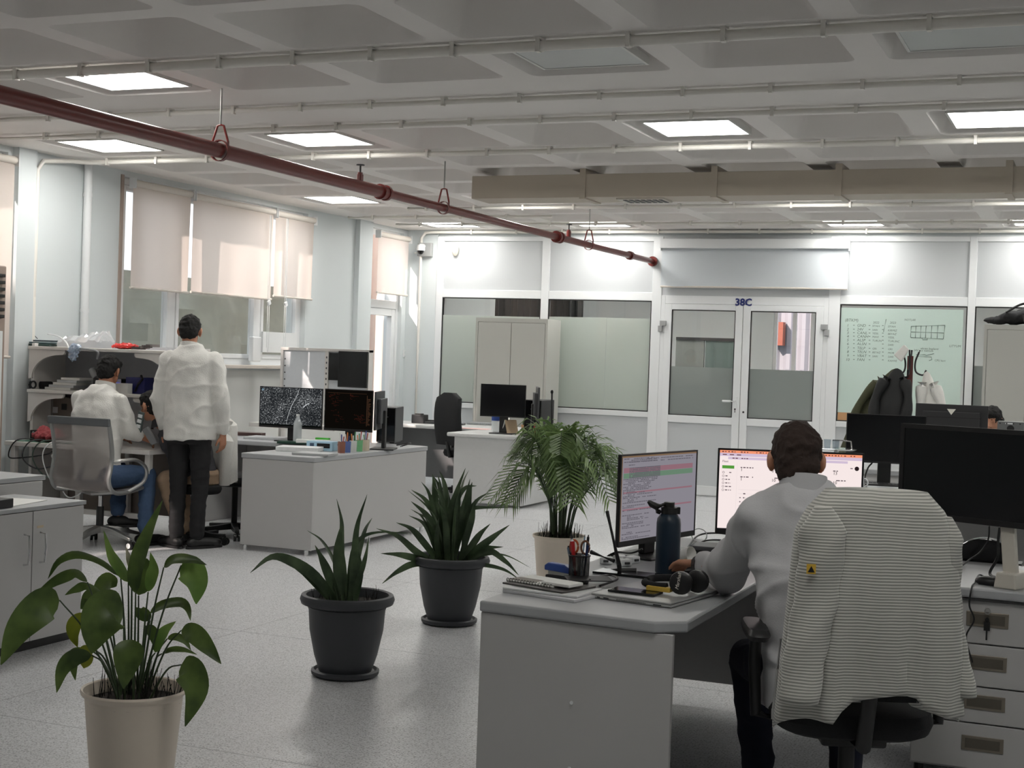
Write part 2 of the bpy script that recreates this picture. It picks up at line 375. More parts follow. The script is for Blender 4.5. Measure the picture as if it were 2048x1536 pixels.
# door 38C
da, db = posts[2][1], posts[3][0]; dm = fx(1488)
d1 = thing('door_1', None, None, (0, fy, 0)); d1['kind'] = 'structure'
f = MB(); f.box(da, da+.05, -.01, .07, 0, 2.33); f.box(db-.05, db, -.01, .07, 0, 2.33); f.box(da+.05, db-.05, -.01, .07, 2.235, 2.33)
f.build('door_frame', pvc, d1, bev=.004)
MB().box(da, db, .0, .05, 2.33, 3.02).build('over_panel', panel_m, d1)
bracket = mat('grey_hinge', '9a9b9b', .5)
for k, (a, b) in enumerate(((da+.05, dm-.003), (dm+.003, db-.05))):
    l = MB(); g0, g1 = .93, 2.165; wl_ = .085
    l.box(a, a+wl_, -.02, .045, .015, 2.232); l.box(b-wl_, b, -.02, .045, .015, 2.232); l.box(a+wl_, b-wl_, -.02, .045, g1, 2.232); l.box(a+wl_, b-wl_, -.02, .045, .845, g0); l.box(a+wl_, b-wl_, -.02, .045, .015, .12)
    lf = l.build('door_leaf', pvc, d1, bev=.004)
    MB().box(a+wl_, b-wl_, 0, .02, .12, .845).build('lower_panel', panel_m, lf)
    g = MB(); t = .01; A, B = a+wl_, b-wl_
    g.box(A, A+t, -.012, .012, g0, g1); g.box(B-t, B, -.012, .012, g0, g1); g.box(A+t, B-t, -.012, .012, g0, g0+t); g.box(A+t, B-t, -.012, .012, g1-t, g1)
    g.build('gasket', black_m, lf)
    MB().box(A+t, B-t, .008, .014, g0+t, g1-t).build('pane', glass_clear, lf)
    MB().box(A+t, B-t, .003, .0075, g0+t, 1.50).build('frosted_film', film_d, lf)
    hx = a-.02 if k == 0 else b+.02
    hb = MB(); s = 1 if k == 0 else -1
    hb.box(min(hx-.03*s, hx+.045*s), max(hx-.03*s, hx+.045*s), -.045, -.015, 1.97, 2.03); hb.box(min(hx-.05*s, hx-.0*s), max(hx-.05*s, hx), -.045, -.015, 1.90, 1.97)
    hb.build('hinge', bracket, lf, bev=.004)
    if k == 0:
        h = MB(); h.box(b-.065, b-.03, -.032, -.02, .95, 1.17); h.cyl((b-.048, -.03, 1.12), (b-.048, -.075, 1.12), .011); h.tube([(b-.048, -.07, 1.12), (b-.1, -.074, 1.12), (b-.19, -.07, 1.12)], .012)
        h.build('handle', pvc, lf, True)
        kh = MB(); kh.cyl((b-.048, -.034, 1.03), (b-.048, -.0322, 1.03), .010); kh.box(b-.052, b-.044, -.034, -.0322, .99, 1.03); kh.build('keyhole', black_m, lf)
    else:
        h = MB(); h.cyl((a+.043, -.022, 1.0), (a+.043, -.026, 1.0), .012); h.build('lock', black_m, lf)
ink = mat('navy_ink', '1d2a6b', .5)
text_mesh('room_number', '38C', .115, ink, d1, (dm, -.0225, 2.225), align='CENTER', bold=.004)
# roller blind over door
def blind(nm, label, a, b, ztop, zbot, axis, off, m=blind_m, cr=.032, group=None):
    """axis 'y': hangs on the left wall along y; 'x': on the far wall along x"""
    t = thing('roller_blind', label, 'blind', (0, 0, 0), 0, group)
    P = (lambda u, w, z: Vector((XL+off+w, u, z))) if axis == 'y' else (lambda u, w, z: Vector((u, fy-off-w, z)))
    c = MB(); c.cyl(P(a-.002, 0, ztop), P(b+.002, 0, ztop), cr, n=14); c.build('roller_tube', cass_m, t, True)
    f = MB(); n = 24
    r0 = [P(a+(b-a)*i/n, .012*math.sin(i*1.3)*.15, ztop-.01) for i in range(n+1)]; r1 = [P(a+(b-a)*i/n, .012*math.sin(i*.7), zbot) for i in range(n+1)]
    f.rings([r0, [x.lerp(y, .5)+Vector((.002*math.sin(i), 0, 0)) for i, (x, y) in enumerate(zip(r0, r1))], r1], False, False, closed=False)
    f.build('fabric', m, t, True)
    w = MB(); w.cyl(P(a, 0, zbot), P(b, 0, zbot), .012, n=8); w.build('bottom_bar', cass_m, t, True)
    for u in (a-.006, b+.006): MB().box(*[v for p in zip(P(u-.004, -.035, ztop-.05), P(u+.004, .04, ztop+.045)) for v in sorted(p)]).build('bracket', pvc, t)
    return t
w_blue = film_mat('door_blind_fabric', 'dfe4e8', .25, 0.)
db_ = blind('b', 'wide white roller blind pulled part way above the 38C door', fx(1323), PY(1698, 540, fy).x, 2.90, 2.43, 'x', .06, w_blue, .02)
MB().box(fx(1321), PY(1702, 490, fy).x, fy-.12, fy-.012, 2.875, 2.985).build('cassette', pvc, db_, bev=.008)
grp = 'cream roller blinds of the three part window'
blind('b', 'cream roller blind over the left third of the wide window', 10.58, 11.46, 2.99, 2.05, 'y', .09, group=grp)
blind('b', 'widest cream roller blind in the middle of the wide window', 11.50, 12.93, 2.98, 2.06, 'y', .09, group=grp)
blind('b', 'narrow cream roller blind over the right third of the wide window', 12.97, 13.76, 2.97, 2.10, 'y', .09, group=grp)
blind('b', 'cream roller blind over the narrow glazed door by the corner', 15.27, 16.085, 2.97, 2.265, 'y', .09)
blind('b', 'cream roller blind at the left edge beyond the pipe', 7.7, 9.07, 2.98, 1.4, 'y', .09)
blind('b', 'cream roller blind of the window beside the camera', 3.05, 5.25, 2.98, 2.05, 'y', .09)  # this blind and the next are unseen, added to hold sun back
blind('b', 'cream roller blind of the window behind the camera', -.95, 2.35, 2.98, 2.05, 'y', .09)
blind('b', 'blind', 6.25, 7.6, 2.98, 1.4, 'y', .09)['label'] = 'cream roller blind of the nearest window on the left wall'
MB().box(XL, XL+.05, 10.55, 13.8, 3.035, 3.075).build('blind_rail', cass_m, w1, bev=.005)
# pull chains
def chain(y, label, z0=2.93, z1=1.55):
    t = thing('blind_chain', label, 'chain'); x = XL+.13
    MB().tube([(x, y, z0), (x, y+.004, 2.2), (x, y+.01, z1), (x, y+.03, z1-.05), (x, y+.045, z1+.02), (x, y+.03, 2.2), (x, y+.025, z0)], .0035, 5).build('cord', pvc, t, True)
    MB().cbox((x+.012, y+.01, 2.02), (.02, .05, .05), 0, Matrix.Rotation(.5, 4, 'X')).build('tensioner', pvc, t, bev=.004)
chain(12.80, 'white blind cord hanging before the middle window pane'); chain(13.13, 'white blind cord hanging beside the right window mullion')
MB().box(XL+.004, XL+.06, 12.66, 12.82, 1.40, 1.66).build('window_lock_box', pvc, tag(thing('window_hardware', 'white hardware box on the lower corner of the wide window', 'hardware')), bev=.01)
# ---- outdoors beyond the left wall
og = mat('outdoor_ground', '8d8a80', .9, var=.2, scale=2); struct('ground_outside', MB().box(-22, XL-.25, -6, 26, -.3, -.13), og)
hedge_m = mat('hedge_leaves', '6f7468', .8, var=.45, scale=9, bump=.6)
rnd = random.Random(3); hb = MB(); ny, nz = 90, 12
gr = [[Vector((-10.6-.06*k+rnd.uniform(-.12, .12), -2+25*j/ny, -.15+2.6*k/nz)) for j in range(ny+1)] for k in range(nz+1)]
hb.rings(gr+[[p+Vector((-.7, 0, 0)) for p in gr[-1]], [Vector((-12, p.y, -.15)) for p in gr[-1]]], False, False, closed=False)
hb.build('hedge', hedge_m, None, True, label='tall grey green hedge outside the wide window', cat='hedge')
ow = mat('sunlit_render', 'e6d3c8', .8, var=.05, scale=5)
hw = thing('neighbour_building', 'pale pink rendered wing outside the narrow glazed door', 'building', (-8.6, 16.6, 0))
MB().box(-1.1, 0, 0, 4, -.13, 5).build('wall', ow, hw)
p_ = MB(); p_.cyl((-.42, -.12, -.13), (-.42, -.12, 5), .09, n=14)
for z in (.9, 2.4, 3.9): p_.cyl((-.42, -.12, z), (-.42, -.12, z+.05), .1, n=14)
p_.build('downpipe', mat('white_downpipe', 'efe6e0', .5), hw, True)
tb = thing('apartment_block', 'tall plain building shading the hedge outside the wide window', 'building', (-12.4, 0, 0))  # unseen sun blocker, sized so sun only reaches the blinds
MB().box(-.5, 0, -18, 7.4, -.13, 7.75).build('wall', mat('grey_render', 'b5b0a8', .85), tb)
# ---- the room behind the glass partition
bk = 21.6
bw = MB(); wx0, wx1, wz0, wz1 = PY(1547, 650, bk).x, PY(1627, 650, bk).x, .9, 2.75
bw.box(XL-.2, wx0, bk, bk+.2, 0, ZC); bw.box(wx1, XR_, bk, bk+.2, 0, ZC); bw.box(wx0, wx1, bk, bk+.2, 0, wz0); bw.box(wx0, wx1, bk, bk+.2, wz1, ZC)
struct('wall_rear_room', bw, wall_paint)
struct('ceiling_rear_room', MB().box(XL-.2, XR_+.1, fy+.12, bk+.2, ZC, ZC+.1), white_paint)
struct('wall_rear_left', MB().box(XL-.2, XL, fy+.1, bk+.1, 0, ZC), wall_paint)
rl = MB(); rl.box(-.6, .6, -.3, .3, -.03, 0)  # rear room lamps are unseen, added to brighten it behind the glass
for i, (x, y) in enumerate(((-6.3, 18.8), (-3.8, 18.8), (-1.2, 18.8))):
    t = thing('ceiling_light', ['square ceiling lamp in the room behind the left glass panes', 'square ceiling lamp in the room behind the 38C door', 'square ceiling lamp in the room behind the written glass pane'][i], 'ceiling light', (x, y, ZC), 0, 'lamps of the rear room')
    MB().box(-.32, .32, -.32, .32, -.04, -.001).build('housing', pvc, t); MB().box(-.3, .3, -.3, .3, -.046, -.0402).build('diffuser', emit_mat('rear_lamp', 'fffaf2', 38.), t)
wn = thing('window_5', None, None, (0, bk+.05, 0)); wn['kind'] = 'structure'
f = MB(); xm = PY(1588, 650, bk).x
for a, b in ((wx0, wx0+.05), (xm-.03, xm+.03), (wx1-.05, wx1)): f.box(a, b, 0, .06, wz0, wz1)
f.box(wx0, wx1, 0, .06, wz0, wz0+.05); f.box(wx0, wx1, 0, .06, wz1-.05, wz1); f.build('window_frame', pvc, wn)
MB().box(wx0, wx1, .02, .026, wz0, wz1).build('pane', glass_clear, wn)
cor = MB(); n = 120; cx0, cx1, cy = -7.0, .5, bk+3.0
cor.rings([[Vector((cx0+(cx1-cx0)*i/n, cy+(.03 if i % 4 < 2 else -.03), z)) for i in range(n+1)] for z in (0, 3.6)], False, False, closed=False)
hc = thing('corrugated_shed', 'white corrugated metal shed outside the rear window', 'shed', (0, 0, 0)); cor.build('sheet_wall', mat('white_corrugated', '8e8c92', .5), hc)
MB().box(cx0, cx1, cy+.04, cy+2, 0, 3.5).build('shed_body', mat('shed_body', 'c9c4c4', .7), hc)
MB().box(PY(1552, 660, cy).x, PY(1572, 660, cy).x, cy-.25, cy-.04, 1.9, 2.3).build('brick_pier', mat('brick_red', '8a4c3c', .8, var=.2), hc)
struct('ground_rear', MB().box(-14, 6, bk+.2, bk+8, -.12, -.02), og)
gp = thing('office_divider', 'grey office divider standing behind the left door leaf', 'divider', (0, 19.2, 0))
xa, xb = PY(1352, 690, 19.2).x, PY(1468, 690, 19.2).x; xq = (xa+xb)/2
MB().box(xa, xq-.01, 0, .05, 0, 1.86).build('panel', mat('divider_grey', '8c918d', .7), gp); MB().box(xq+.01, xb, 0, .05, 0, 1.86).build('panel', mat('divider_teal', '6f7f7b', .7), gp)
MB().box(xa, xb, -.01, .06, 1.86, 1.9).build('rail', dark_grey, gp)
wv = thing('wardrobe', 'orange brown wooden wardrobe behind the right door leaf', 'wardrobe', (0, 19.6, 0))
xa, xb = PY(1633, 690, 19.6).x, PY(1655, 690, 19.6).x+.9
MB().box(xa, xb, 0, .5, 0, 1.95).build('body', mat('orange_wood', 'b98a5c', .5, var=.1), wv)
for i in range(2): MB().box(xa+.02+i*(xb-xa)/2, xa-.02+(i+1)*(xb-xa)/2, -.02, 0, .05, 1.9).build('wardrobe_door', mat('orange_wood_door', 'bd9166', .5, var=.1), wv)
dk = thing('dark_curtain', 'dark grey curtain behind the clear top of the left glass panes', 'curtain', (0, 17.6, 0))
cu = MB(); xa, xb = PY(990, 620, 17.6).x, PY(1165, 620, 17.6).x; n = 70
cu.rings([[Vector((xa+(xb-xa)*i/n, .04*math.sin(i*1.2), z)) for i in range(n+1)] for z in (.003, 2.9)], False, False, closed=False); cu.build('fabric', mat('dark_curtain_cloth', '4d4c4a', .8), dk, True)
# ================================================================ CEILING FIXTURES
lamp_on = emit_mat('lamp_diffuser_lit', 'fffdf8', LAMP); lamp_off = mat('lamp_diffuser_off', 'c6c9c8', .35, var=.01)
lamp_frame = mat('lamp_frame', 'd8d8d4', .4)
def row(i): return (YI[i][0]+YI[i][1])/2
rn = {2: 'hidden near', 6: 'nearest', 7: 'second', 11: 'third', 14: 'farthest'}  # first row is out of view, added to light the foreground
cn = {7: 'beside the window wall', 5: 'nearest left of the red pipe', 2: 'right of the red pipe', 0: 'at the right edge of the photo'}
XCk = {k+4: None for k in range(0)}
def cx(k): return -0.675-.965*k
cn[-3] = 'outside the right edge of the photo'  # unseen column added for more light, repeating the visible pattern
for ri in (2, 6, 7, 11, 14):
    for k in (7, 5, 2, 0, -3):
        if ri == 6 and k == 7 or ri == 2 and k in (7, 2): continue
        on = not (ri == 6 and k != 5)
        t = thing('ceiling_light', '%s ceiling light panel in the %s row, %s' % ('glowing' if on else 'unlit', rn[ri], cn[k]), 'ceiling light', (cx(k), row(ri), ZC+.012), 0, 'lit square light panels in the waffle ceiling' if on else 'unlit square light panels in the waffle ceiling')
        q = MB(); q.box(-.30, -.285, -.30, .30, 0, .03); q.box(.285, .30, -.30, .30, 0, .03); q.box(-.285, .285, -.30, -.285, 0, .03); q.box(-.285, .285, .285, .30, 0, .03); q.box(-.30, .30, -.30, .30, .03, .045)
        q.build('frame', lamp_frame, t)
        MB().box(-.285, .285, -.285, .285, .004, .012).build('diffuser', lamp_on if on else lamp_off, t)
        MB().cyl((0, 0, .045), (0, 0, .28), .008, n=6).build('suspension_rod', steel, t)
# conduits with clips
clip_me = None
def conduit(pts, r, clips, label, rise=True):
    t = thing('conduit', label, 'conduit', (0, 0, 0), 0, 'white cable conduits under the ceiling')
    MB().tube(pts, r, 10).build('tube', conduit_m, t, True)
    for (x, y) in clips:
        m = MB(); m.box(x-.012, x+.012, y-r-.012, y+r+.012, ZC-.012, ZC); m.box(x-.010, x+.010, y-r-.012, y-r, ZC-2*r-.014, ZC-.012); m.box(x-.010, x+.010, y+r, y+r+.012, ZC-2*r-.008, ZC-.012); m.box(x-.010, x+.010, y-r-.012, y, ZC-2*r-.02, ZC-2*r-.012)
        m.build('clip', conduit_m, t)
def xconduit(y, x0, x1, r, sp, label, ph=0., extra=()):
    z = ZC-.012-r; pts = list(extra)+[(x0+(x1-x0)*i/12, y, z) for i in range(13)]
    n = int((x1-x0-.1)/sp); conduit(pts, r, [(x0+.12+ph+i*sp, y) for i in range(n+1) if x0+.12+ph+i*sp < x1], label)
xconduit(6.50, -7.9, 3.4, .026, .46, 'thick white conduit of the nearest ceiling rib, in front of the unlit panels', .1)
xconduit(7.86, -8.1, 3.4, .017, .50, 'white conduit nearer the camera on the broad ceiling beam', .2)
xconduit(8.58, -8.1, 3.4, .017, .50, 'white conduit farther from the camera on the broad ceiling beam', .05)
b_ = [(-8.2, 9.42, 1.5), (-8.2, 9.42, 2.9), (-8.195, 9.44, 2.98), (-8.17, 9.55, 3.03)]
xconduit(9.85, -8.0, 3.4, .020, .50, 'white conduit that bends down the window wall behind the bench', .02, [(XL+.03, 9.40, 1.5), (XL+.03, 9.40, 2.3), (XL+.03, 9.40, 2.95), (XL+.04, 9.46, 3.03), (XL+.10, 9.72, 3.066), (XL+.16, 9.82, 3.068)])
xconduit(13.55, -6.9, 3.4, .018, .55, 'white conduit just beyond the ventilation duct', .1)
xconduit(15.22, -7.9, 3.4, .016, .55, 'thin white conduit in front of the farthest light row', .2)
xconduit(14.42, -8.1, -5.6, .016, .55, 'short white conduit near the narrow window blind', .2)
yc = 16.16
xconduit(yc, -7.75, 3.4, .018, .60, 'white conduit along the top of the glass partition, bending down beside the camera', .3, [(-8.04, yc+.03, .75), (-8.04, yc+.03, 1.6), (-8.04, yc+.03, 2.9), (-8.03, yc+.02, 3.0), (-7.97, yc, 3.062), (-7.88, yc, 3.07)])
vp = thing('vertical_pipe', 'white vertical riser pipe on the wall left of the wide window', 'pipe', (XL+.045, 10.02, 0))
MB().cyl((0, 0, .0), (0, 0, ZC), .035, n=14).build('tube', pvc, vp, True)
for z in (.6, 1.8, 2.8): MB().cyl((0, 0, z), (0, 0, z+.03), .040, n=14).build('clamp', pvc, vp)
# red fire pipe
rp = thing('fire_pipe', 'dark red sprinkler pipe running under the ceiling to the glass partition', 'pipe', (-5.0, 0, 2.725))
MB().cyl((0, YB+.02, 0), (0, 9.42, 0), .045, n=18).build('thick_section', red_m, rp, True)
MB().cyl((0, 9.42, 0), (0, 16.05, 0), .033, n=16).build('thin_section', red_m, rp, True)
for y in (9.40, 13.05): 
    m = MB(); m.cyl((0, y-.05, 0), (0, y-.02, 0), .058, n=16); m.cyl((0, y-.02, 0), (0, y+.03, 0), .05, n=16); m.cyl((0, y+.03, 0), (0, y+.06, 0), .058, n=16); m.build('coupling', red_m, rp, True)
m = MB(); m.cyl((0, 15.3, 0), (0, 15.36, 0), .05, n=12); m.build('coupling', red_m, rp, True)
m = MB(); m.cyl((0, 16.05, 0), (0, YF-.013, 0), .03, n=12); m.cyl((0, 16.18, 0), (0, YF-.013, 0), .06, n=14); m.build('wall_flange', red_m, rp, True)
for y in (3.6, 7.30, 10.45, 13.95):
    hg = MB(); s = .06 if y < 9 else .048
    for sx in (-1, 1): hg.tube([(sx*s, y, -.005), (sx*s*.95, y, .05), (sx*.022, y, .15), (0, y, .155)], .007, 6)
    hg.lathe([(s, -.014), (s+.005, -.014), (s+.005, .014), (s, .014)], 20, (0, y, 0), Matrix.Rotation(PI/2, 4, 'X')); h_ = hg.build('hanger_clamp', red_m, rp, True)
    MB().cyl((0, y, .15), (0, y, ZC-2.725), .006, n=6).build('threaded_rod', steel, rp)
for y in (9.05, 13.1 if False else 13.35):
    m = MB(); m.cyl((0, y, .03), (0, y, .085), .024, n=12); m.cyl((0, y, .085), (0, y, .10), .018, n=12); v_ = m.build('valve', red_m, rp, True)
    m = MB(); m.cyl((0, y, .10), (0, y, .15), .007, n=8); m.cyl((0, y, .15), (0, y, .157), .03, n=12); m.build('valve_wheel', dark_grey, v_)
# ventilation duct
duct_m = mat('beige_duct', 'bdb3a4', .5, var=.03, scale=3)
dz0, dz1, dy0, dy1 = 2.865, 3.055, 11.02, 11.4
du = thing('ventilation_duct', 'beige rectangular ventilation duct hanging under the ceiling', 'duct', (0, 0, 0))
xd = [-5.02, -4.02, -2.92, -1.95, -.72, .6, 2.0, 3.5]
for i in range(len(xd)-1):
    MB().box(xd[i]+.004, xd[i+1]-.004, dy0, dy1, dz0, dz1).build('duct_section', duct_m, du, bev=.004)
    if i: MB().box(xd[i]-.025, xd[i]+.025, dy0-.012, dy1+.012, dz0-.012, ZC).build('strap', duct_m, du)
g = MB(); g.box(-3.75, -3.35, dy0+.06, dy1-.06, dz0-.014, dz0); gr_ = g.build('grille', mat('grille_frame', 'c9c5bb', .5), du)
for i in range(7): MB().box(-3.70+i*.05, -3.67+i*.05, dy0+.09, dy1-.09, dz0-.018, dz0-.0145).build('slot', black_m, gr_)
# camera and sensors
sc = thing('security_camera', 'white dome security camera on a grey box by the corner conduit', 'camera', (PY(853, 500, YF).x, YF, PY(853, 500, YF).z))
MB().box(-.095, .095, -.07, -.001, -.085, .085).build('back_box', mat('grey_box', '9fa09f', .5), sc, bev=.006)
m = MB(); m.lathe([(.0, .06), (.045, .05), (.055, .0), (.05, -.02)], 18, (-.01, -.14, .0), cap0=False); m.cyl((-.01, -.14, .04), (-.01, -.06, .04), .03); m.build('housing', pvc, sc, True)
MB().sphere((-.01, -.145, -.02), (.042, .042, .05)).build('lens_dome', black_gl, sc, True)
MB().tube([(-.095, -.03, -.04), (-.145, -.03, -.04)], .012).build('cable_stub', conduit_m, sc)
pir = thing('motion_sensor', 'small cream motion sensor on the white upper wall panel', 'sensor', (PY(912, 500, YF).x, YF, PY(912, 500, YF).z))
m = MB(); m.sphere((0, -.02, 0), (.045, .035, .08)); m.build('body', mat('cream_plastic', 'dcd6c6', .4), pir, True); MB().sphere((0, -.045, -.02), (.028, .015, .03)).build('lens', mat('sensor_lens', 'efeae0', .3), pir, True)
ls = thing('light_switch', 'round white switch on the narrow wall beside the glazed door', 'switch', (XL, PX(808, 708, XL).y, PX(808, 708, XL).z))
m = MB(); m.box(0, .01, -.04, .04, -.045, .045); m.build('plate', pvc, ls, bev=.006); MB().box(.01, .018, -.02, .02, -.025, .025).build('rocker', pvc, ls, bev=.003)
# ================================================================ FURNITURE
def RZ(a): return Matrix.Rotation(a, 4, 'Z')
# ---- near L-shaped desk of the seated man
DZ = .74
nd = thing('office_desk', 'grey L-shaped office desk in the right foreground, near end with a full side panel', 'desk', (0, 0, 0))
top = MB(); ex = [(-1.87, 4.28), (-1.26, 4.235), (-1.17, 4.30), (-1.17, 5.50), (-1.10, 5.57), (1.3, 5.57), (1.3, 6.36), (-1.87, 6.36)]
top.prism(ex, 'z', DZ-.036, DZ)
top.build('worktop', desk_top, nd, bev=.007)
MB().prism([(-1.865, 4.286), (-1.20, 4.242), (-1.20, 4.262), (-1.865, 4.306)], 'z', .0, DZ-.038).build('side_panel', desk_m, nd, bev=.002)
MB().box(-1.865, -1.847, 4.32, 6.34, .10, DZ-.038).build('back_panel', desk_m, nd)
MB().box(-1.86, 1.28, 6.32, 6.338, .10, DZ-.038).build('modesty_panel', desk_m, nd)
MB().box(1.26, 1.28, 5.62, 6.30, 0, DZ-.038).build('end_panel', desk_m, nd)
for (x, y) in ((-1.84, 6.29), (-.62, 6.29)): MB().cyl((x, y, 0), (x, y, DZ-.038), .02, n=10).build('leg', alu, nd, True)
for z in (.24, .45):   # screw caps on the side panel
    MB().cyl((-1.53, 4.258, z), (-1.53, 4.262, z), .006, n=8).build('screw_cap', pvc, nd)
pd = thing('drawer_pedestal', 'grey four drawer pedestal with recessed handles under the right worktop', 'drawer unit', (-.64, 5.6, 0))
MB().box(0, .48, .018, .60, .05, .695).build('body', desk_m, pd)
zz = [(.06, .228), (.234, .366), (.372, .526), (.532, .69)]
for i, (a, b) in enumerate(zz):
    d = MB().box(.004, .476, 0, .017, a, b).build('drawer', desk_m, pd, bev=.002)
    hx, hz = .262, (a+b)/2+.012
    h = MB(); h.box(hx-.075, hx+.075, -.004, -.0002, hz-.028, hz+.028); h.build('handle_plate', mat('brushed_nickel', '8f877b', .4, .6), d, bev=.003)
    h = MB(); h.box(hx-.062, hx+.062, -.0055, -.0042, hz-.018, hz+.018); h.build('handle_recess', mat('nickel_recess', '6b655b', .45, .5), d)
for (x, y) in ((.03, .05), (.45, .05), (.03, .55), (.45, .55)): MB().cyl((x, y, 0), (x, y, .05), .018, n=8).build('foot', black_m, pd)
key = thing('drawer_key', 'key hanging in the top drawer lock', 'key', (-.64+.262, 5.594, .625)); MB().lathe([(.008, 0), (.012, .0), (.012, .004), (.008, .004)], 12, (0, -.008, .032), Matrix.Rotation(PI/2, 4, 'X')).build('key_ring', steel, key)
m = MB(); m.cyl((0, 0, 0), (0, -.012, 0), .008); m.box(-.011, .011, -.014, -.011, -.04, -.008); m.box(-.003, .003, -.014, -.012, -.075, -.04); m.build('key_blade', black_m, key)
# ---- desk of the middle group
md = thing('office_desk', 'grey L-shaped office desk in the middle of the room, cluttered with papers and two screens', 'desk', (0, 0, 0))
mx0, mx1, my0, my1 = -6.08, -5.44, 9.28, 11.22
MB().prism([(mx0, my0), (mx1, my0), (mx1, my1), (-7.3, my1), (-7.3, my1-.72), (mx0, my1-.72)], 'z', .702, .74).build('worktop', desk_top, md, bev=.006)
MB().box(mx0+.01, mx1-.005, my0+.006, my0+.026, .04, .70).build('side_panel', desk_m, md, bev=.002); MB().box(mx1-.028, mx1-.008, my0+.03, my1-.01, .04, .70).build('back_panel', desk_m, md, bev=.002)
MB().box(-7.28, mx1-.03, my1-.03, my1-.01, .04, .70).build('modesty_panel', desk_m, md); MB().box(-7.29, -7.27, my1-.70, my1-.03, 0, .70).build('end_panel', desk_m, md)
for (x, y) in ((mx0+.05, my0+.016), (mx1-.05, my0+.016), (mx1-.018, my1-.05), (mx1-.018, 10.2)): MB().cyl((x, y, 0), (x, y, .04), .016, n=10).build('foot', chrome, md)
# ---- far desk
fd = thing('office_desk', 'pale office desk near the tall cabinet, with a water bottle and tent calendar', 'desk', (0, 0, 0))
MB().prism([(-6.30, 13.42), (-5.42, 13.42), (-5.42, 15.25), (-7.72, 15.25), (-7.72, 14.5), (-6.30, 14.5)], 'z', .70, .74).build('worktop', mat('pale_worktop', 'c9cac9', .38), fd, bev=.012)
pm = mat('pale_laminate', 'c2c3c2', .4)
MB().box(-6.22, -5.44, 13.45, 13.47, .03, .70).build('side_panel', pm, fd); MB().box(-5.46, -5.44, 13.48, 15.22, .03, .70).build('back_panel', pm, fd)
MB().box(-7.68, -5.47, 15.0, 15.02, .28, .70).build('modesty_panel', mat('mid_grey_panel', '77787a', .5), fd); MB().box(-7.70, -7.68, 14.54, 15.22, 0, .70).build('end_panel', pm, fd)
MB().box(-7.66, -6.35, 14.92, 14.94, .12, .70).build('front_panel', mat('mid_grey_panel', '77787a', .5), fd)
for (x, y) in ((-6.18, 13.46), (-5.48, 13.46), (-5.45, 15.18), (-7.5, 14.93), (-6.45, 14.93)): MB().cyl((x, y, 0), (x, y, .03 if y != 14.93 else .12), .015, n=8).build('foot', chrome, fd)
# ---- right far desk
rd = thing('office_desk', 'grey desk at the right behind the foreground monitors, with a black keyboard', 'desk', (0, 0, 0))
MB().box(-2.05, 1.6, 9.42, 10.5, .70, .74).build('worktop', desk_top, rd, bev=.008)
MB().box(-2.03, -2.01, 9.46, 10.46, 0, .70).build('end_panel', desk_m, rd); MB().box(1.56, 1.58, 9.46, 10.46, 0, .70).build('end_panel', desk_m, rd); MB().box(-2.0, 1.55, 10.44, 10.46, .1, .70).build('modesty_panel', desk_m, rd)
rd2 = thing('office_desk', 'desk of the dark-haired person behind the triangle logo monitor', 'desk', (0, 0, 0))
MB().box(-2.05, 1.6, 11.7, 12.5, .70, .74).build('worktop', desk_top, rd2, bev=.008)
MB().box(-2.03, -2.01, 11.74, 12.46, 0, .70).build('end_panel', desk_m, rd2); MB().box(1.56, 1.58, 11.74, 12.46, 0, .70).build('end_panel', desk_m, rd2); MB().box(-2.0, 1.55, 11.73, 11.75, .1, .70).build('modesty_panel', desk_m, rd2)
# ---- tall steel cabinets
def tall_cab(x0, x1, y0, y1, h, label):
    t = thing('tall_cabinet', label, 'cabinet', ((x0+x1)/2, y1, 0), 0, 'tall beige grey steel cabinets along the glass partition'); w = (x1-x0)/2; d = y1-y0
    MB().box(-w, w, -d+.02, 0, .03, h).build('body', cab_m, t, bev=.003); MB().box(-w+.02, w-.02, -d+.06, -.02, 0, .03).build('plinth', black_m, t)
    fr = MB(); fr.box(-w, -w+.03, -d, -d+.02, .03, h); fr.box(w-.03, w, -d, -d+.02, .03, h); fr.box(-w+.03, w-.03, -d, -d+.02, h-.05, h); fr.build('front_frame', cab_m, t)
    for s in (-1, 1):
        a, b = (-w+.034, -.003) if s < 0 else (.003, w-.034)
        dr = MB().box(a, b, -d-.002, -d+.018, .05, h-.054).build('cabinet_door', cab_m, t, bev=.003)
        MB().box((b-.05 if s < 0 else a+.02), (b-.02 if s < 0 else a+.05), -d-.02, -d-.002, 1.0, 1.14).build('handle', dark_grey, dr, bev=.003)
    return t
xa = PY(950, 700, 15.62).x; xb = PY(1094, 700, 15.62).x
tall_cab(xa, xb, 15.62, 16.05, 2.0, 'tall beige grey two door cabinet behind the far desk and its black screen')
xc = PY(1967, 700, 15.55).x
tall_cab(xc, xc+.95, 15.55, 16.05, 2.05, 'tall beige grey cabinet at the right edge with a black bag on top')
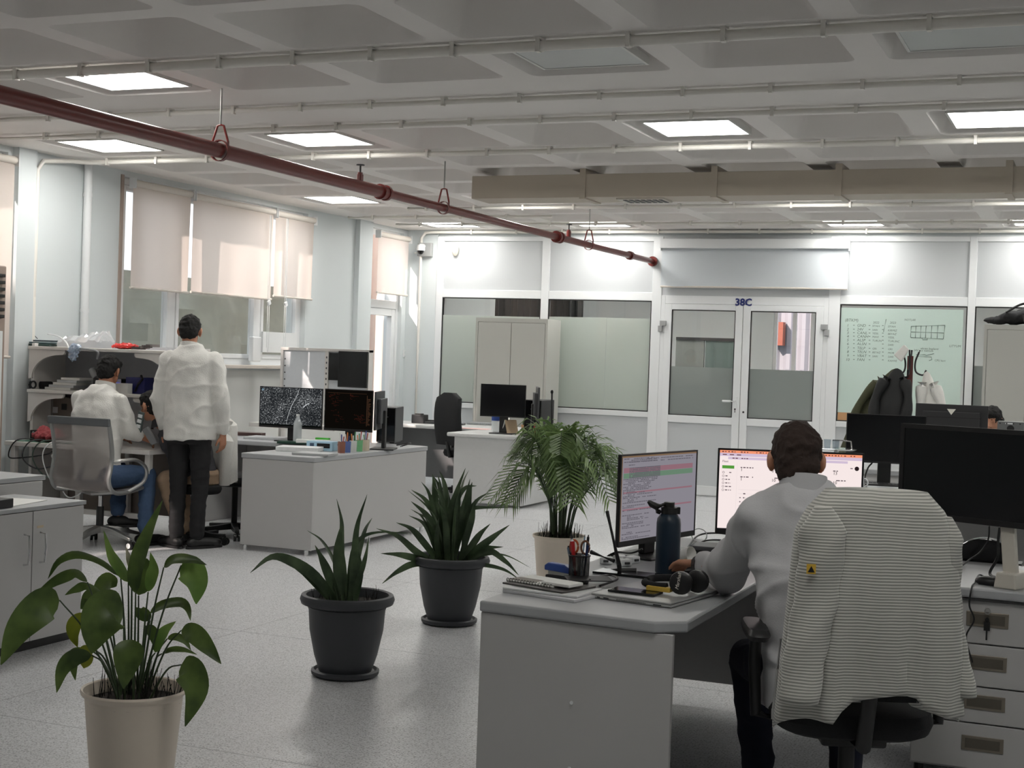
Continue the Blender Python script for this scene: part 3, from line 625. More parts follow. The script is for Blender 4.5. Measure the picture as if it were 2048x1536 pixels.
# ---- low cabinet front left
lc = thing('low_cabinet', 'low grey two door cabinet at the left edge with chrome bow handles', 'cabinet', (-4.86, 0, 0))
MB().box(-.46, -.02, 4.45, 5.98, .05, .70).build('body', desk_m, lc, bev=.002); MB().box(-.47, .004, 4.44, 5.99, .702, .722).build('top_board', desk_top, lc, bev=.002); MB().box(-.44, -.05, 4.47, 5.96, 0, .05).build('plinth', black_m, lc)
dy = PX(66, 1050, -4.86).y
for a, b, hy in ((4.455, dy-.003, dy-.06), (dy+.003, 5.975, dy+.055)):
    dd = MB().box(-.019, 0, a, b, .055, .698).build('cabinet_door', desk_m, lc, bev=.002)
    h = MB(); z1, z0 = .59, .44; h.tube([(0, hy, z1), (.03, hy, z1-.005), (.036, hy, (z0+z1)/2), (.03, hy, z0+.005), (0, hy, z0)], .005, 8); h.build('handle', chrome, dd, True)
MB().box(.0002, .001, dy+.03, dy+.075, .612, .624).build('paper_label', mat('tan_label', 'c8b79a', .6), lc)
# second unit behind it
lc2 = thing('low_cabinet', 'slightly taller grey cabinet behind the low one, holding the small notebooks', 'cabinet', (-5.4, 0, 0))
y2 = PZ(95, 975, .80); 
MB().box(-.55, .0, 5.0, 6.28, .05, .772).build('body', desk_m, lc2, bev=.002); MB().box(-.56, .01, 4.99, 6.30, .774, .80).build('top_board', desk_top, lc2, bev=.002); MB().box(-.5, -.05, 5.05, 6.24, 0, .05).build('plinth', black_m, lc2)
for a, b in ((5.01, 5.635), (5.645, 6.27)): MB().box(.0, .016, a, b, .06, .77).build('cabinet_door', desk_m, lc2, bev=.002)
# ---- work bench with shelves (left)
bench_m = mat('bench_white', 'd9d6d2', .4, var=.015); bench_in = mat('bench_back', 'b9bbc0', .45)
wb = thing('work_bench', 'white two shelf electronics bench against the window wall', 'work bench', (0, 0, 0))
bx0, bx1, by0, by1 = -8.12, -6.66, 9.0, 9.68; bt = .735
MB().box(bx0+.03, bx1-.03, by0-.04, by1, bt-.035, bt).build('worktop', bench_m, wb, bev=.004)
for x in (bx0, bx1-.03): MB().box(x, x+.03, by0+.28, by1, 0, 1.52).build('side_panel', bench_m, wb, bev=.003)
MB().box(bx0+.03, bx1-.03, by1-.02, by1, bt, 1.52).build('back_panel', bench_in, wb); MB().box(bx0+.03, bx1-.03, by1-.02, by1, .15, bt-.035).build('lower_back_panel', mat('bench_lower', '8f857d', .6), wb)
for z in (1.12, 1.47): MB().box(bx0+.03, bx1-.03, by0+.20, by1-.02, z, z+.025).build('shelf', bench_m, wb, bev=.003)
# brackets as seen from the front: curved gusset plates across the shelf ends
for z in (1.12, 1.47):
    for x, s in ((bx0+.03, 1), (bx1-.03, -1)):
        L = .36; pts = [(x, z-.001), (x+s*L, z-.001), (x+s*L, z-.02), (x+s*(L-.015), z-.036)]+[(x+s*(L*.85-(L*.85-.03)*math.sin(i/10*PI/2)), z-.23+.19*math.cos(i/10*PI/2)) for i in range(11)]+[(x, z-.24)]
        MB().prism(pts, 'y', by0+.215, by0+.235).build('gusset', bench_m, wb)
for x in (bx0+.06, (bx0+bx1)/2-.02, bx1-.10): 
    for y in (by0, by1-.08): 
        lg = MB().box(x, x+.045, y, y+.045, .03, bt-.035).build('leg', bench_m, wb, bev=.003); MB().cyl((x+.022, y+.022, 0), (x+.022, y+.022, .03), .03, .02, n=10).build('levelling_foot', black_m, lg)
MB().box(bx0+.06, bx1-.06, by0+.01, by0+.04, .20, .24).build('stretcher', bench_m, wb)
for z in (.98, 1.08): MB().lathe([(.022, 0), (.034, 0), (.034, .008), (.022, .008)], 20, (bx0+.035, by0+.272, z+.10), Matrix.Rotation(PI/2, 4, 'X')).build('cable_grommet', black_m, wb)
for z in (1.24, 1.28, 1.32, 1.36): MB().cyl((bx0+.015, by0+.279, z), (bx0+.015, by0+.276, z), .007, n=8).build('shelf_hole', black_m, wb)
# ---- rear bench unit seen from behind, holding two screens
rb = thing('work_bench', 'white bench upright with two black screens behind the middle desk', 'work bench', (0, 0, 0))
qa = PD(560, 700, 13.6); qb = PD(738, 705, 13.6); 
rby = 12.75; rx0, rx1 = PY(561, 720, rby).x, PY(738, 720, rby).x; rz = PY(650, 697, rby).z
MB().box(rx0, rx0+.03, rby, rby+.09, 0, rz).build('side_panel', bench_m, rb, bev=.003); MB().box(rx1-.03, rx1, rby, rby+.09, 0, rz).build('side_panel', bench_m, rb, bev=.003)
MB().box(rx0+.03, rx1-.03, rby+.02, rby+.04, .8, rz-.03).build('back_panel', mat('bench_bright', 'd4d8dc', .4), rb); MB().box(rx0, rx1, rby-.005, rby+.095, rz-.03, rz).build('shelf', bench_m, rb, bev=.003)
MB().box(rx0+.03, rx1-.03, rby-.6, rby+.02, .76, .80).build('worktop', bench_m, rb)
xm = PY(653, 740, rby).x; MB().box(xm-.02, xm+.02, rby-.004, rby+.03, .80, rz-.03).build('perforated_upright', bench_m, rb)
for i in range(12): MB().cbox((xm, rby-.005, rz-.09-i*.055), (.012, .002, .02)).build('upright_slot', dark_grey, rb)
for i in range(9): MB().cyl((rx0+.045, rby+.019, rz-.12-i*.07), (rx0+.045, rby+.017, rz-.12-i*.07), .008, n=6).build('rivet_hole', dark_grey, rb)
# ================================================================ MONITORS AND COMPUTERS
scr_off = mat('screen_off', '0a0b0d', .16, var=.02, spec=.6)
def text_rows(mb, x0, x1, z, h, rr, dens=.8, y=-.0012):
    x = x0
    while x < x1:
        w = rr.uniform(.006, .022)*dens
        if rr.random() < .85: mb.box(x, min(x1, x+w), y, y+.0006, z-h/2, z+h/2)
        x += w+.004
def monitor(label, a, b, zt, zb, content=None, stand='rect', bez=.008, chin=.02, screen=scr_off, base_z=DZ, body=black_m, name='monitor', depth=.045, flip=False, base_off=.0, group=None):
    """a, b: left and right bottom corners as seen from the screen side (world xy)"""
    a = Vector((a[0], a[1], 0)); b = Vector((b[0], b[1], 0)); u = (b-a); w = u.length; rz = math.atan2(u.y, u.x); c = (a+b)/2
    t = thing(name, label, 'monitor', (c.x, c.y, base_z), rz, group); z0, z1 = zb-base_z, zt-base_z; h = z1-z0
    m = MB(); m.box(-w/2, w/2, 0, .014, z0, z1); m.box(-w/2+.06, w/2-.06, .014, depth, z0+.05, z1-.06); m.build('casing', body, t, bev=.004)
    fr = MB(); fr.box(-w/2, -w/2+bez, -.004, 0, z0, z1); fr.box(w/2-bez, w/2, -.004, 0, z0, z1); fr.box(-w/2+bez, w/2-bez, -.004, 0, z1-bez, z1); fr.box(-w/2+bez, w/2-bez, -.004, 0, z0, z0+chin); fr.build('bezel', body, t)
    sc = MB().box(-w/2+bez, w/2-bez, -.001, 0, z0+chin, z1-bez).build('screen', screen, t)
    if content: content(sc, -w/2+bez, w/2-bez, z0+chin, z1-bez)
    if stand == 'rect':
        MB().box(-.045, .045, depth-.01+base_off, depth+.02+base_off, .012, z0+h*.5).build('stand_column', black_m, t, bev=.006)
        MB().box(-.13, .13, -.05+base_off, .15+base_off, 0, .012).build('stand_base', black_m, t, bev=.006)
    elif stand == 'v':
        MB().box(-.03, .03, depth-.01, depth+.02, .012, z0+h*.5).build('stand_column', black_m, t, bev=.006)
        for s in (-1, 1):
            m = MB(); m.tube([(0, depth, .02), (s*.10, -.02, .012), (s*.20, -.10, .008)], [.016, .013, .008], 8); m.build('stand_foot', black_m, t, True)
    return t
def quads(parent, name, m, rects, y=-.0014):
    mb = MB()
    for (x0, x1, z0, z1) in rects: mb.box(x0, x1, y, y+.0003, z0, z1)
    return mb.build(name, m, parent)
S_WHITE = emit_mat('screen_white', 'fff0ee', .92); S_GREY = emit_mat('screen_lavender', 'a7a3ad', .62)
def web_page(sc, x0, x1, z0, z1):
    W_, H_ = x1-x0, z1-z0; X = lambda f: x0+f*W_; Z = lambda f: z1-f*H_
    quads(sc, 'menu_bar', emit_mat('ui_orange', 'ff9f78', .9), [(X(0), X(1), Z(.035), Z(0))]); quads(sc, 'tab_bar', emit_mat('ui_lilac', 'd9c6dd', .9), [(X(0), X(1), Z(.075), Z(.035)), (X(.06), X(.9), Z(.115), Z(.085))])
    quads(sc, 'button', emit_mat('ui_green', '58a03f', .9), [(X(.02), X(.105), Z(.235), Z(.195))], -.0016)
    rr = random.Random(1); dk = MB()
    for i in range(44):
        f = .015+i*.022
        if rr.random() < .8: dk.box(X(f), X(f+rr.uniform(.006, .016)), -.002, -.0017, Z(.026), Z(.012))
    for f in (.02, .07, .12): dk.box(X(f), X(f+.03), -.002, -.0017, Z(.062), Z(.05))
    text_rows(dk, X(.09), X(.2), Z(.10), .004, rr, .5, -.002)
    dk.build('menu_text', emit_mat('ui_brown', '8a5a58', .6), sc)
    g = MB()
    for i in range(6):
        z = Z(.285+i*.045); g.lathe([(.0035, 0), (.005, 0), (.005, .0003), (.0035, .0003)], 8, (X(.03), -.002, z), Matrix.Rotation(PI/2, 4, 'X')); text_rows(g, X(.045), X(.045+rr.uniform(.025, .045)), z, .004, rr, .6, -.002)
    for c0 in (.15, .37, .80):
        for r in (0, 1):
            z = Z(.215+.12*r); text_rows(g, X(c0), X(c0+.09), z, .0045, rr, .9, -.002)
    for i in range(7):
        z = Z(.55+i*.052); text_rows(g, X(.15), X(.157), z, .005, rr, .6, -.002); text_rows(g, X(.175), X(.192), z, .005, rr, .6, -.002)
        if i % 2 == 0: text_rows(g, X(.26), X(.29), z, .004, rr, .6, -.002)
    text_rows(g, X(.92), X(.94), Z(.175), .004, rr, .5, -.002); text_rows(g, X(.9), X(.92), Z(.585), .004, rr, .5, -.002)
    g.build('page_text', emit_mat('ui_grey', '7d6d74', .7), sc)
    quads(sc, 'table_lines', emit_mat('ui_line', 'e6d9da', .85), [(X(.14), X(.96), Z(.50+.052*i)-.0004, Z(.50+.052*i)+.0004) for i in range(8)]+[(X(.125), X(.1258), Z(1), Z(.15))])
    nm = emit_mat('ui_dark', '3a2c30', .5)
    for c0, a, b in ((.15, '1', '1'), (.37, '0', '10'), (.80, '13', '10')):
        text_mesh('figure', a, .018, nm, sc, (X(c0), -.002, Z(.262))); text_mesh('figure', b, .018, nm, sc, (X(c0), -.002, Z(.382)))
    text_mesh('page_title', 'Fleet', .013, emit_mat('ui_mid', '6d5f66', .6), sc, (X(.02), -.002, Z(.155)))
    m = MB(); m.cyl((X(.965), -.0015, Z(.175)), (X(.965), -.002, Z(.175)), .0095, n=16); m.build('avatar', nm, sc)
def diff_page(sc, x0, x1, z0, z1):
    W_, H_ = x1-x0, z1-z0; X = lambda f: x0+f*W_; Z = lambda f: z1-f*H_; rr = random.Random(5)
    quads(sc, 'title_bar', emit_mat('df_tan', 'a98a6c', .5), [(X(0), X(1), Z(.02), Z(0)), (X(0), X(.015), Z(1), Z(0))])
    quads(sc, 'removed_lines', emit_mat('df_pink', 'b98a97', .55), [(X(.03), X(.95), Z(.20), Z(.14)), (X(.03), X(.95), Z(.445), Z(.425)), (X(.03), X(.95), Z(.645), Z(.625))])
    quads(sc, 'added_lines', emit_mat('df_green', '86a98e', .55), [(X(.03), X(.95), Z(.265), Z(.205))])
    g = MB()
    for i in range(52):
        f = .035+i*.0185
        if .14 < f < .265:
            for q in range(3): text_rows(g, X(.1+.13*q*.3), X(.5), Z(f), .004, rr, .8, -.002)
        elif rr.random() < .75: text_rows(g, X(.03+.06*(rr.random() < .5)), X(rr.uniform(.15, .48)), Z(f), .0035, rr, .8, -.002)
    text_rows(g, X(.3), X(.95), Z(.045), .0035, rr, 1, -.002); text_rows(g, X(.1), X(.95), Z(.075), .0035, rr, 1, -.002)
    g.build('code_text', emit_mat('df_text', '8a8590', .45), sc)
def noise_screen():
    def f(nt):
        tc = nt.nodes.new('ShaderNodeTexCoord'); a = _n(nt, 'ShaderNodeTexNoise', Scale=95., Detail=3.); b = _n(nt, 'ShaderNodeTexNoise', Scale=7., Detail=2.)
        nt.links.new(tc.outputs['Object'], a.inputs['Vector']); nt.links.new(tc.outputs['Object'], b.inputs['Vector'])
        r = nt.nodes.new('ShaderNodeValToRGB'); e = r.color_ramp.elements; e[0].position = .40; e[0].color = (.012, .014, .017, 1); e[1].position = .78; e[1].color = (.75, .78, .8, 1); m_ = r.color_ramp.elements.new(.56); m_.color = (.07, .075, .08, 1)
        mx = nt.nodes.new('ShaderNodeMath'); mx.operation = 'MULTIPLY_ADD'; mx.inputs[1].default_value = .35; nt.links.new(b.outputs['Fac'], mx.inputs[0]); 
        ad = nt.nodes.new('ShaderNodeMath'); ad.operation = 'SUBTRACT'; ad.inputs[1].default_value = .17; nt.links.new(a.outputs['Fac'], mx.inputs[2]); nt.links.new(mx.outputs[0], ad.inputs[0]); nt.links.new(ad.outputs[0], r.inputs['Fac'])
        em = _n(nt, 'ShaderNodeEmission', Strength=.75); nt.links.new(r.outputs[0], em.inputs['Color']); return em.outputs[0]
    return shader_mix('microscope_image', f)
def micro(sc, x0, x1, z0, z1):
    m = MB(); W_, H_ = x1-x0, z1-z0
    pts = bez([(x0+W_*f, -.002, z1-H_*g) for f, g in ((.63, .03), (.58, .25), (.52, .45), (.47, .68), (.44, .88))], 6); m.tube(pts, [.0012+.0012*abs(math.sin(i)) for i in range(len(pts))], 4)
    m.tube(bez([(x0+W_*f, -.002, z1-H_*g) for f, g in ((.70, .50), (.75, .42), (.80, .38))], 5), .004, 5); m.build('bright_fibre', emit_mat('fibre', 'd8dcdf', .8), sc)
    quads(sc, 'icon', emit_mat('icon', '8fb0c4', .6), [(x0+.012, x0+.03, z1-.03, z1-.014)]); quads(sc, 'task_bar', emit_mat('taskbar', '151a18', .3), [(x0, x1, z0, z0+.012)])
def cad(sc, x0, x1, z0, z1):
    rr = random.Random(9); W_, H_ = x1-x0, z1-z0; m = MB()
    for i in range(70):
        f, g = rr.choice([(.15, .2), (.2, .35), (.6, .2), (.75, .75), (.7, .7), (.3, .75), (.2, .6)]); x = x0+W_*(f+rr.uniform(-.08, .1)); z = z1-H_*(g+rr.uniform(-.08, .08)); w = rr.uniform(.004, .035)
        m.box(x, x+w, -.0016, -.0013, z, z+.0012)
        if rr.random() < .4: m.box(x, x+.0012, -.0016, -.0013, z, z+rr.uniform(.006, .02))
    m.build('schematic_lines', emit_mat('cad_red', '7a3a2e', .35), sc)
    m = MB(); m.box(x0+W_*.885, x0+W_*.895, -.0016, -.0013, z0+.03, z1-.04); m.box(x0+W_*.05, x0+W_*.88, -.0016, -.0013, z1-.027, z1-.025)
    for i in range(30): m.box(x0+W_*.905, x0+W_*rr.uniform(.92, .97), -.0016, -.0013, z0+.04+i*.0075, z0+.0435+i*.0075)
    m.build('side_panel', emit_mat('cad_tan', '7d5a44', .3), sc)
cad_scr = emit_mat('cad_background', '15120f', .5)
# near left, near right, big black
pL = PD(1235, 1090, 5.62); pR = PD(1388, 1070, 6.12)
monitor('black monitor showing a text file with pink and green lines, beside the steel bottle', (pL.x, pL.y), (pR.x, pR.y), 1.172, .806, diff_page, 'rect', .007, .022, S_GREY)
pL = PD(1430, 1066, 6.14); pR = PD(1722, 1075, 6.10)
monitor('black monitor with a bright white and orange web page in front of the seated man', (pL.x, pL.y), (pR.x, pR.y), 1.182, .814, web_page, 'rect', .008, .025, S_WHITE, base_off=.0)
pL = PD(1799, 940, 5.66); pR = PD(2048, 960, 5.30); d_ = (pR-pL); d_.z = 0; d_.normalize(); pR = pL+d_*.615
t = monitor('large switched off black monitor at the right edge, cables hanging below', (pL.x, pL.y), (pR.x, pR.y), 1.333, .968, None, None, .018, .022)
m = MB(); pp = [(.16+.0, .03, .24), (.19, .03, .05), (.19, .0, .02)]
lg = MB(); lg.prism([(.13, .02), (.185, .02), (.15, .36), (.095, .36)], 'y', .02, .045); lg.build('stand_leg', mat('beige_stand', 'cfcabf', .45), t, bev=.004)
MB().prism([(.11, 0), (.20, 0), (.195, .06), (.12, .06)], 'y', -.02, .12).build('stand_foot', mat('beige_stand', 'cfcabf', .45), t, bev=.006)
MB().box(.09, .16, .015, .05, .34, .40).build('stand_mount', black_m, t)
# half round black base behind
hb_ = thing('webcam_base', 'black glossy half round stand base under the switched off monitor', 'stand base', (PZ(1968, 1126, .74).x, PZ(1968, 1126, .74).y+.05, DZ))
m = MB(); m.prism([(.13*math.cos(i/16*PI), .10*math.sin(i/16*PI)) for i in range(17)], 'y', -.02, .05); m.build('half_disc', black_gl, hb_, bev=.004)
MB().box(-.15, .15, -.04, .07, 0, .006).build('base_plate', black_gl, hb_, bev=.002)
# right rear ones
pL = PD(1690, 925, 9.95); pR = PD(1850, 930, 9.85)
monitor('switched off black monitor behind the bright web page screen', (pL.x, pL.y), (pR.x, pR.y), PD(1692, 826, 9.95).z, PD(1690, 923, 9.95).z, None, 'rect', .006, .012)
pL = PD(1830, 855, 11.9); pR = PD(1975, 862, 11.7)
bkm = monitor('back of a dark monitor with a white triangle logo', (pR.x, pR.y), (pL.x, pL.y), PD(1832, 806, 11.9).z, PD(1832, 806, 11.9).z-.36, None, 'rect', .008, .012, body=mat('monitor_back_grey', '2b2b2d', .55))
z_ = PD(1896, 822, 11.8).z-DZ; w_ = .045
MB().prism([(-.035, z_+.018), (.035, z_+.018), (0, z_-.03)], 'y', .0455, .0475, Matrix.Translation((.0, 0, 0))).build('triangle_logo', mat('logo_white', 'f2f0e6', .4), bkm)
MB().box(-.24, .2, .0455, .047, z_-.055, z_-.048).build('vent_slot', black_m, bkm)
# middle desk screens
pL = PD(518, 860, 12.5); pR = PD(643, 868, 12.3)
monitor('monitor with a grey speckled microscope picture on the middle desk', (pL.x, pL.y), (pR.x, pR.y), PD(520, 772, 12.5).z, PD(519, 853, 12.5).z, micro, 'rect', .006, .018, noise_screen())
pL = PD(648, 862, 12.2); pR = PD(744, 868, 12.05)
monitor('monitor with a dark circuit drawing beside the speckled picture', (pL.x, pL.y), (pR.x, pR.y), PD(650, 777, 12.2).z, PD(649, 860, 12.2).z, cad, 'rect', .006, .02, cad_scr)
pL = PD(764, 880, 12.1); pR = PD(747, 880, 11.6)
monitor('monitor turned edge on, its dark back towards the desktop tower', (pL.x, pL.y), (pR.x, pR.y), PD(748, 782, 11.85).z, PD(748, 858, 11.85).z, None, 'rect', .006, .02, body=mat('slate_plastic', '3b3d40', .5))
# screens on the rear bench
rzt = PY(700, 703, rby).z
for (p0, p1, y_, zt, zb, lab) in ((657, 700, rby-.06, PY(660, 705, rby).z, PY(660, 760, rby).z, 'small dark screen half hidden behind the tilted one on the bench upright'), (676, 734, rby-.20, PY(680, 702, rby).z, PY(680, 773, rby).z, 'black tilted screen hanging on the white bench upright')):
    t = thing('wall_screen', lab, 'monitor', (PY(p0, 730, y_).x, y_, zb)); w_ = PY(p1, 730, y_).x-PY(p0, 730, y_).x
    MB().box(0, w_, 0, .03, 0, zt-zb).build('casing', black_m, t, bev=.004); MB().box(.008, w_-.008, -.002, 0, .012, zt-zb-.008).build('screen', scr_off, t); MB().box(w_*.3, w_*.6, .03, rby+.02-y_, .1, .2).build('wall_arm', black_m, t)
# far desk screens
pL = PD(960, 835, 14.9); pR = PD(1050, 838, 14.75)
monitor('black switched off monitor standing before the tall beige cabinet', (pL.x, pL.y), (pR.x, pR.y), PD(960, 767, 14.9).z, PD(960, 832, 14.9).z, None, 'rect', .004, .01)
pL = PD(1072, 845, 14.9); pR = PD(1077, 850, 14.35)
monitor('thin monitor seen edge on at the right end of the far desk', (pR.x, pR.y), (pL.x, pL.y), PD(1070, 774, 14.6).z, PD(1076, 842, 14.6).z, None, 'rect', .006, .012, body=dark_grey)
# towers
def tower(label, loc, sz, rz, m_, base=DZ):
    t = thing('computer_tower', label, 'computer', (loc[0], loc[1], base), rz); w, d, h = sz
    MB().box(-w/2, w/2, -d/2, d/2, .01, h).build('case', m_, t, bev=.006); MB().box(-w/2+.004, w/2-.004, -d/2-.012, -d/2, .02, h-.004).build('front_panel', black_gl, t, bev=.004)
    for s in (-1, 1): MB().box(s*w*.3-.02, s*w*.3+.02, -d/2+.03, d/2-.03, 0, .01).build('foot', black_m, t)
    MB().cyl((0, -d/2-.012, h*.85), (0, -d/2-.015, h*.85), .01, n=10).build('power_button', dark_grey, t)
    MB().box(-.02, .02, -d/2-.0135, -d/2-.012, h*.72, h*.75).build('usb_port', dark_grey, t)
    return t
q = PZ(800, 885, .74)
tower('dark desktop tower at the right end of the middle desk', (q.x-.08, q.y-.15+.1), (.17, .36, .32), .28, mat('tower_grey', '4a4b4d', .5))
q = PD(1062, 840, 15.0); tower('black desktop tower between the two far desk screens', (q.x+.02, q.y+.18), (.19, .38, .36), 0, black_m)
# ================================================================ CHAIRS
def star_base(t, m_star, m_c, R=.30, hub=.10, a0=0., wheel=None, rim=None):
    for k in range(5):
        a = a0+k*2*PI/5; c, s = math.cos(a), math.sin(a)
        m = MB(); n = 8
        m.rings([[Vector((c*r-s*w*x, s*r+c*w*x, z+h*y)) for x, y in ((-1, -1), (1, -1), (1, 1), (-1, 1))] for r, w, z, h in ((.02, .030, hub, .026), (R*.5, .024, hub-.012, .02), (R, .017, .075, .012))])
        m.build('base_arm', m_star, t, bev=.005)
        wm = MB(); ax = Vector((-s, c, 0)); cc = Vector((c*R, s*R, .03))
        for q in (-1, 1): wm.cyl(cc+ax*q*.008, cc+ax*q*.026, .03, n=16)
        wm.cyl((c*R, s*R, .03), (c*R, s*R, .075), .008); w_ = wm.build('caster', m_c, t, True)
        if rim:
            for q in (-1, 1): MB().cyl(cc+ax*q*.0262, cc+ax*q*.028, .021, n=16).build('caster_cap', rim, w_)
def padded(w, d, h, n=10, p=3.2):
    """rounded cushion box centred on the origin"""
    m = MB(); rs = []
    for zz, sc in ((-h/2, .86), (-h/2+.012, .95), (0, 1), (h/2-.012, .96), (h/2, .84)):
        rs.append([Vector((w/2*sc*math.copysign(abs(math.cos(t))**(2/p), math.cos(t)), d/2*sc*math.copysign(abs(math.sin(t))**(2/p), math.sin(t)), zz)) for t in [2*PI*i/28 for i in range(28)]])
    return m.rings(rs)
def xf(mb, M): mb.v = [tuple(M @ Vector(v)) for v in mb.v]; return mb
# near chair: seat faces local +y
NC = (-.62, 4.30); NF = math.radians(20)
nc = thing('office_chair', 'black office chair of the seated man, a striped fleece over its back', 'chair', (NC[0]-.27*math.sin(NF), NC[1]+.27*math.cos(NF), 0), NF)
star_base(nc, black_m, black_m, .30, .10, .3)
MB().cyl((0, 0, .09), (0, 0, .40), .026, n=12).build('gas_column', black_m, nc, True); MB().box(-.10, .10, -.12, .12, .38, .42).build('mechanism', black_m, nc, bev=.01)
xf(padded(.50, .50, .09), Matrix.Translation((0, .02, .465))).build('seat', black_fab, nc, True)
bk_ = MB(); rs = []
for i in range(9):
    f = i/8; z = .56+.57*f; w = (.185+.03*math.sin(f*PI))*(1-.22*max(0, f-.8)/.2); y = -.24-.05*math.sin(f*2.2)-.008*f
    rs.append([Vector((w*math.copysign(abs(math.cos(t))**.55, math.cos(t)), y+.028*math.copysign(abs(math.sin(t))**.6, math.sin(t))-.04*(1-(math.cos(t))**2)*0, z)) for t in [2*PI*j/24 for j in range(24)]])
bk_.rings(rs).build('backrest', black_fab, nc, True)
MB().tube([(0, -.05, .40), (0, -.25, .42), (0, -.305, .56), (0, -.32, .8)], .024, 10).build('back_spine', black_m, nc, True)
for s in (-1, 1):
    MB().tube([(s*.20, .02, .42), (s*.285, .02, .44), (s*.295, .02, .60), (s*.295, .01, .69)], .019, 10).build('arm_support', black_m, nc, True)
    xf(padded(.075, .29, .035, p=4), Matrix.Translation((s*.295, .03, .705))).build('armrest', black_m, nc, True)
# mesh chair (left, of the seated man by the bench)
mesh_m = film_mat('mesh_fabric', '8a8481', .25, .0, .30)
grey_m = mat('chair_grey', '8c8d8c', .35, .5); slate = mat('slate_band', '55585a', .5)
hubp = Vector((-7.02, 8.82, 0))
mc = thing('office_chair', 'grey mesh back swivel chair with polished frame, pushed to the work bench', 'chair', (hubp.x, hubp.y, 0), 0.)
star_base(mc, alu, black_m, .33, .13, math.radians(-80), rim=pvc)
m = MB(); m.cyl((0, 0, .12), (0, 0, .30), .028, n=14); m.build('gas_column', black_m, mc, True); MB().cyl((0, 0, .30), (0, 0, .40), .016, n=12).build('piston', chrome, mc, True)
m = MB(); m.prism([(-.05, -.06), (.05, -.06), (.07, .06), (-.07, .06)], 'z', .385, .425); m.build('mechanism', black_m, mc, bev=.008)
BW = .265; prof = [(.20, .455), (.02, .43), (-.14, .425), (-.215, .46), (-.245, .53), (-.225, .62), (-.215, .72), (-.235, .84), (-.27, .965)]
pp = bez([(0, y, z) for y, z in prof], 5)
for s in (-1, 1): MB().tube([(s*BW, p.y, p.z) for p in pp], .016, 8).build('side_frame', grey_m, mc, True)
m = MB(); m.rings([[Vector((-BW+2*BW*j/10, p.y+(-.02)*math.sin(PI*j/10)*(1 if p.z > .5 else .3), p.z)) for j in range(11)] for p in pp], False, False, closed=False); m.build('mesh_back_and_seat', mesh_m, mc, True)
m = MB(); m.box(-BW-.016, BW+.016, -.29, -.262, .925, .985); m.build('top_band', slate, mc, bev=.008)
for s in (-1, 1):
    m = MB(); m.tube(bez([(s*BW, -.21, .66), (s*(BW+.06), -.16, .675), (s*(BW+.075), -.02, .67), (s*(BW+.07), .10, .60), (s*(BW+.05), .10, .50), (s*BW, -.02, .43)], 5), .014, 8); m.build('arm_loop', alu, mc, True)
m = MB(); m.tube([(-BW, -.19, .44), (0, -.1, .405), (BW, -.19, .44)], .018, 8); m.tube([(-BW, .1, .44), (0, 0, .40), (BW, .1, .44)], .018, 8); m.build('under_frame', alu, mc, True)
# far chair and hidden chair
def simple_chair(label, loc, rz, bh=1.08, m_=black_fab, lean=0.):
    t = thing('office_chair', label, 'chair', (*loc, 0), rz); star_base(t, black_m, black_m, .29, .09, .5)
    MB().cyl((0, 0, .08), (0, 0, .42), .025, n=10).build('gas_column', black_m, t, True); xf(padded(.48, .48, .09), Matrix.Translation((0, 0, .47))).build('seat', m_, t, True)
    b = MB(); rs = []
    for i in range(11):
        f = i/10; z = .56+(bh-.56)*f; w = .225*(1-.10*f)*(1 if f < .85 else math.sqrt(max(.15, 1-((f-.85)/.16)**2))); y = -.25-.06*math.sin(f*2.6)
        rs.append([Vector((w*math.copysign(abs(math.cos(q))**.5, math.cos(q)), y+.045*math.copysign(abs(math.sin(q))**.7, math.sin(q)), z)) for q in [2*PI*j/22 for j in range(22)]])
    b.rings(rs).build('backrest', m_, t, True); MB().tube([(0, -.02, .43), (0, -.26, .44), (0, -.30, .60)], .022, 8).build('back_bar', black_m, t, True)
    for s in (-1, 1):
        MB().tube([(s*.2, 0, .45), (s*.27, 0, .46), (s*.275, .02, .68)], .016, 8).build('arm_support', black_m, t, True); xf(padded(.06, .24, .03), Matrix.Translation((s*.275, .02, .69))).build('armrest', black_m, t, True)
    return t
q = PD(908, 1000, 15.0); simple_chair('black high back chair at the far desk, turned sideways', (-6.46, 14.33), math.radians(-25), 1.13)
hc_ = PD(478, 1000, 11.0); simple_chair('chair under the pale jacket behind the standing man', (-6.52, 9.88), math.radians(-8), .98, black_fab)
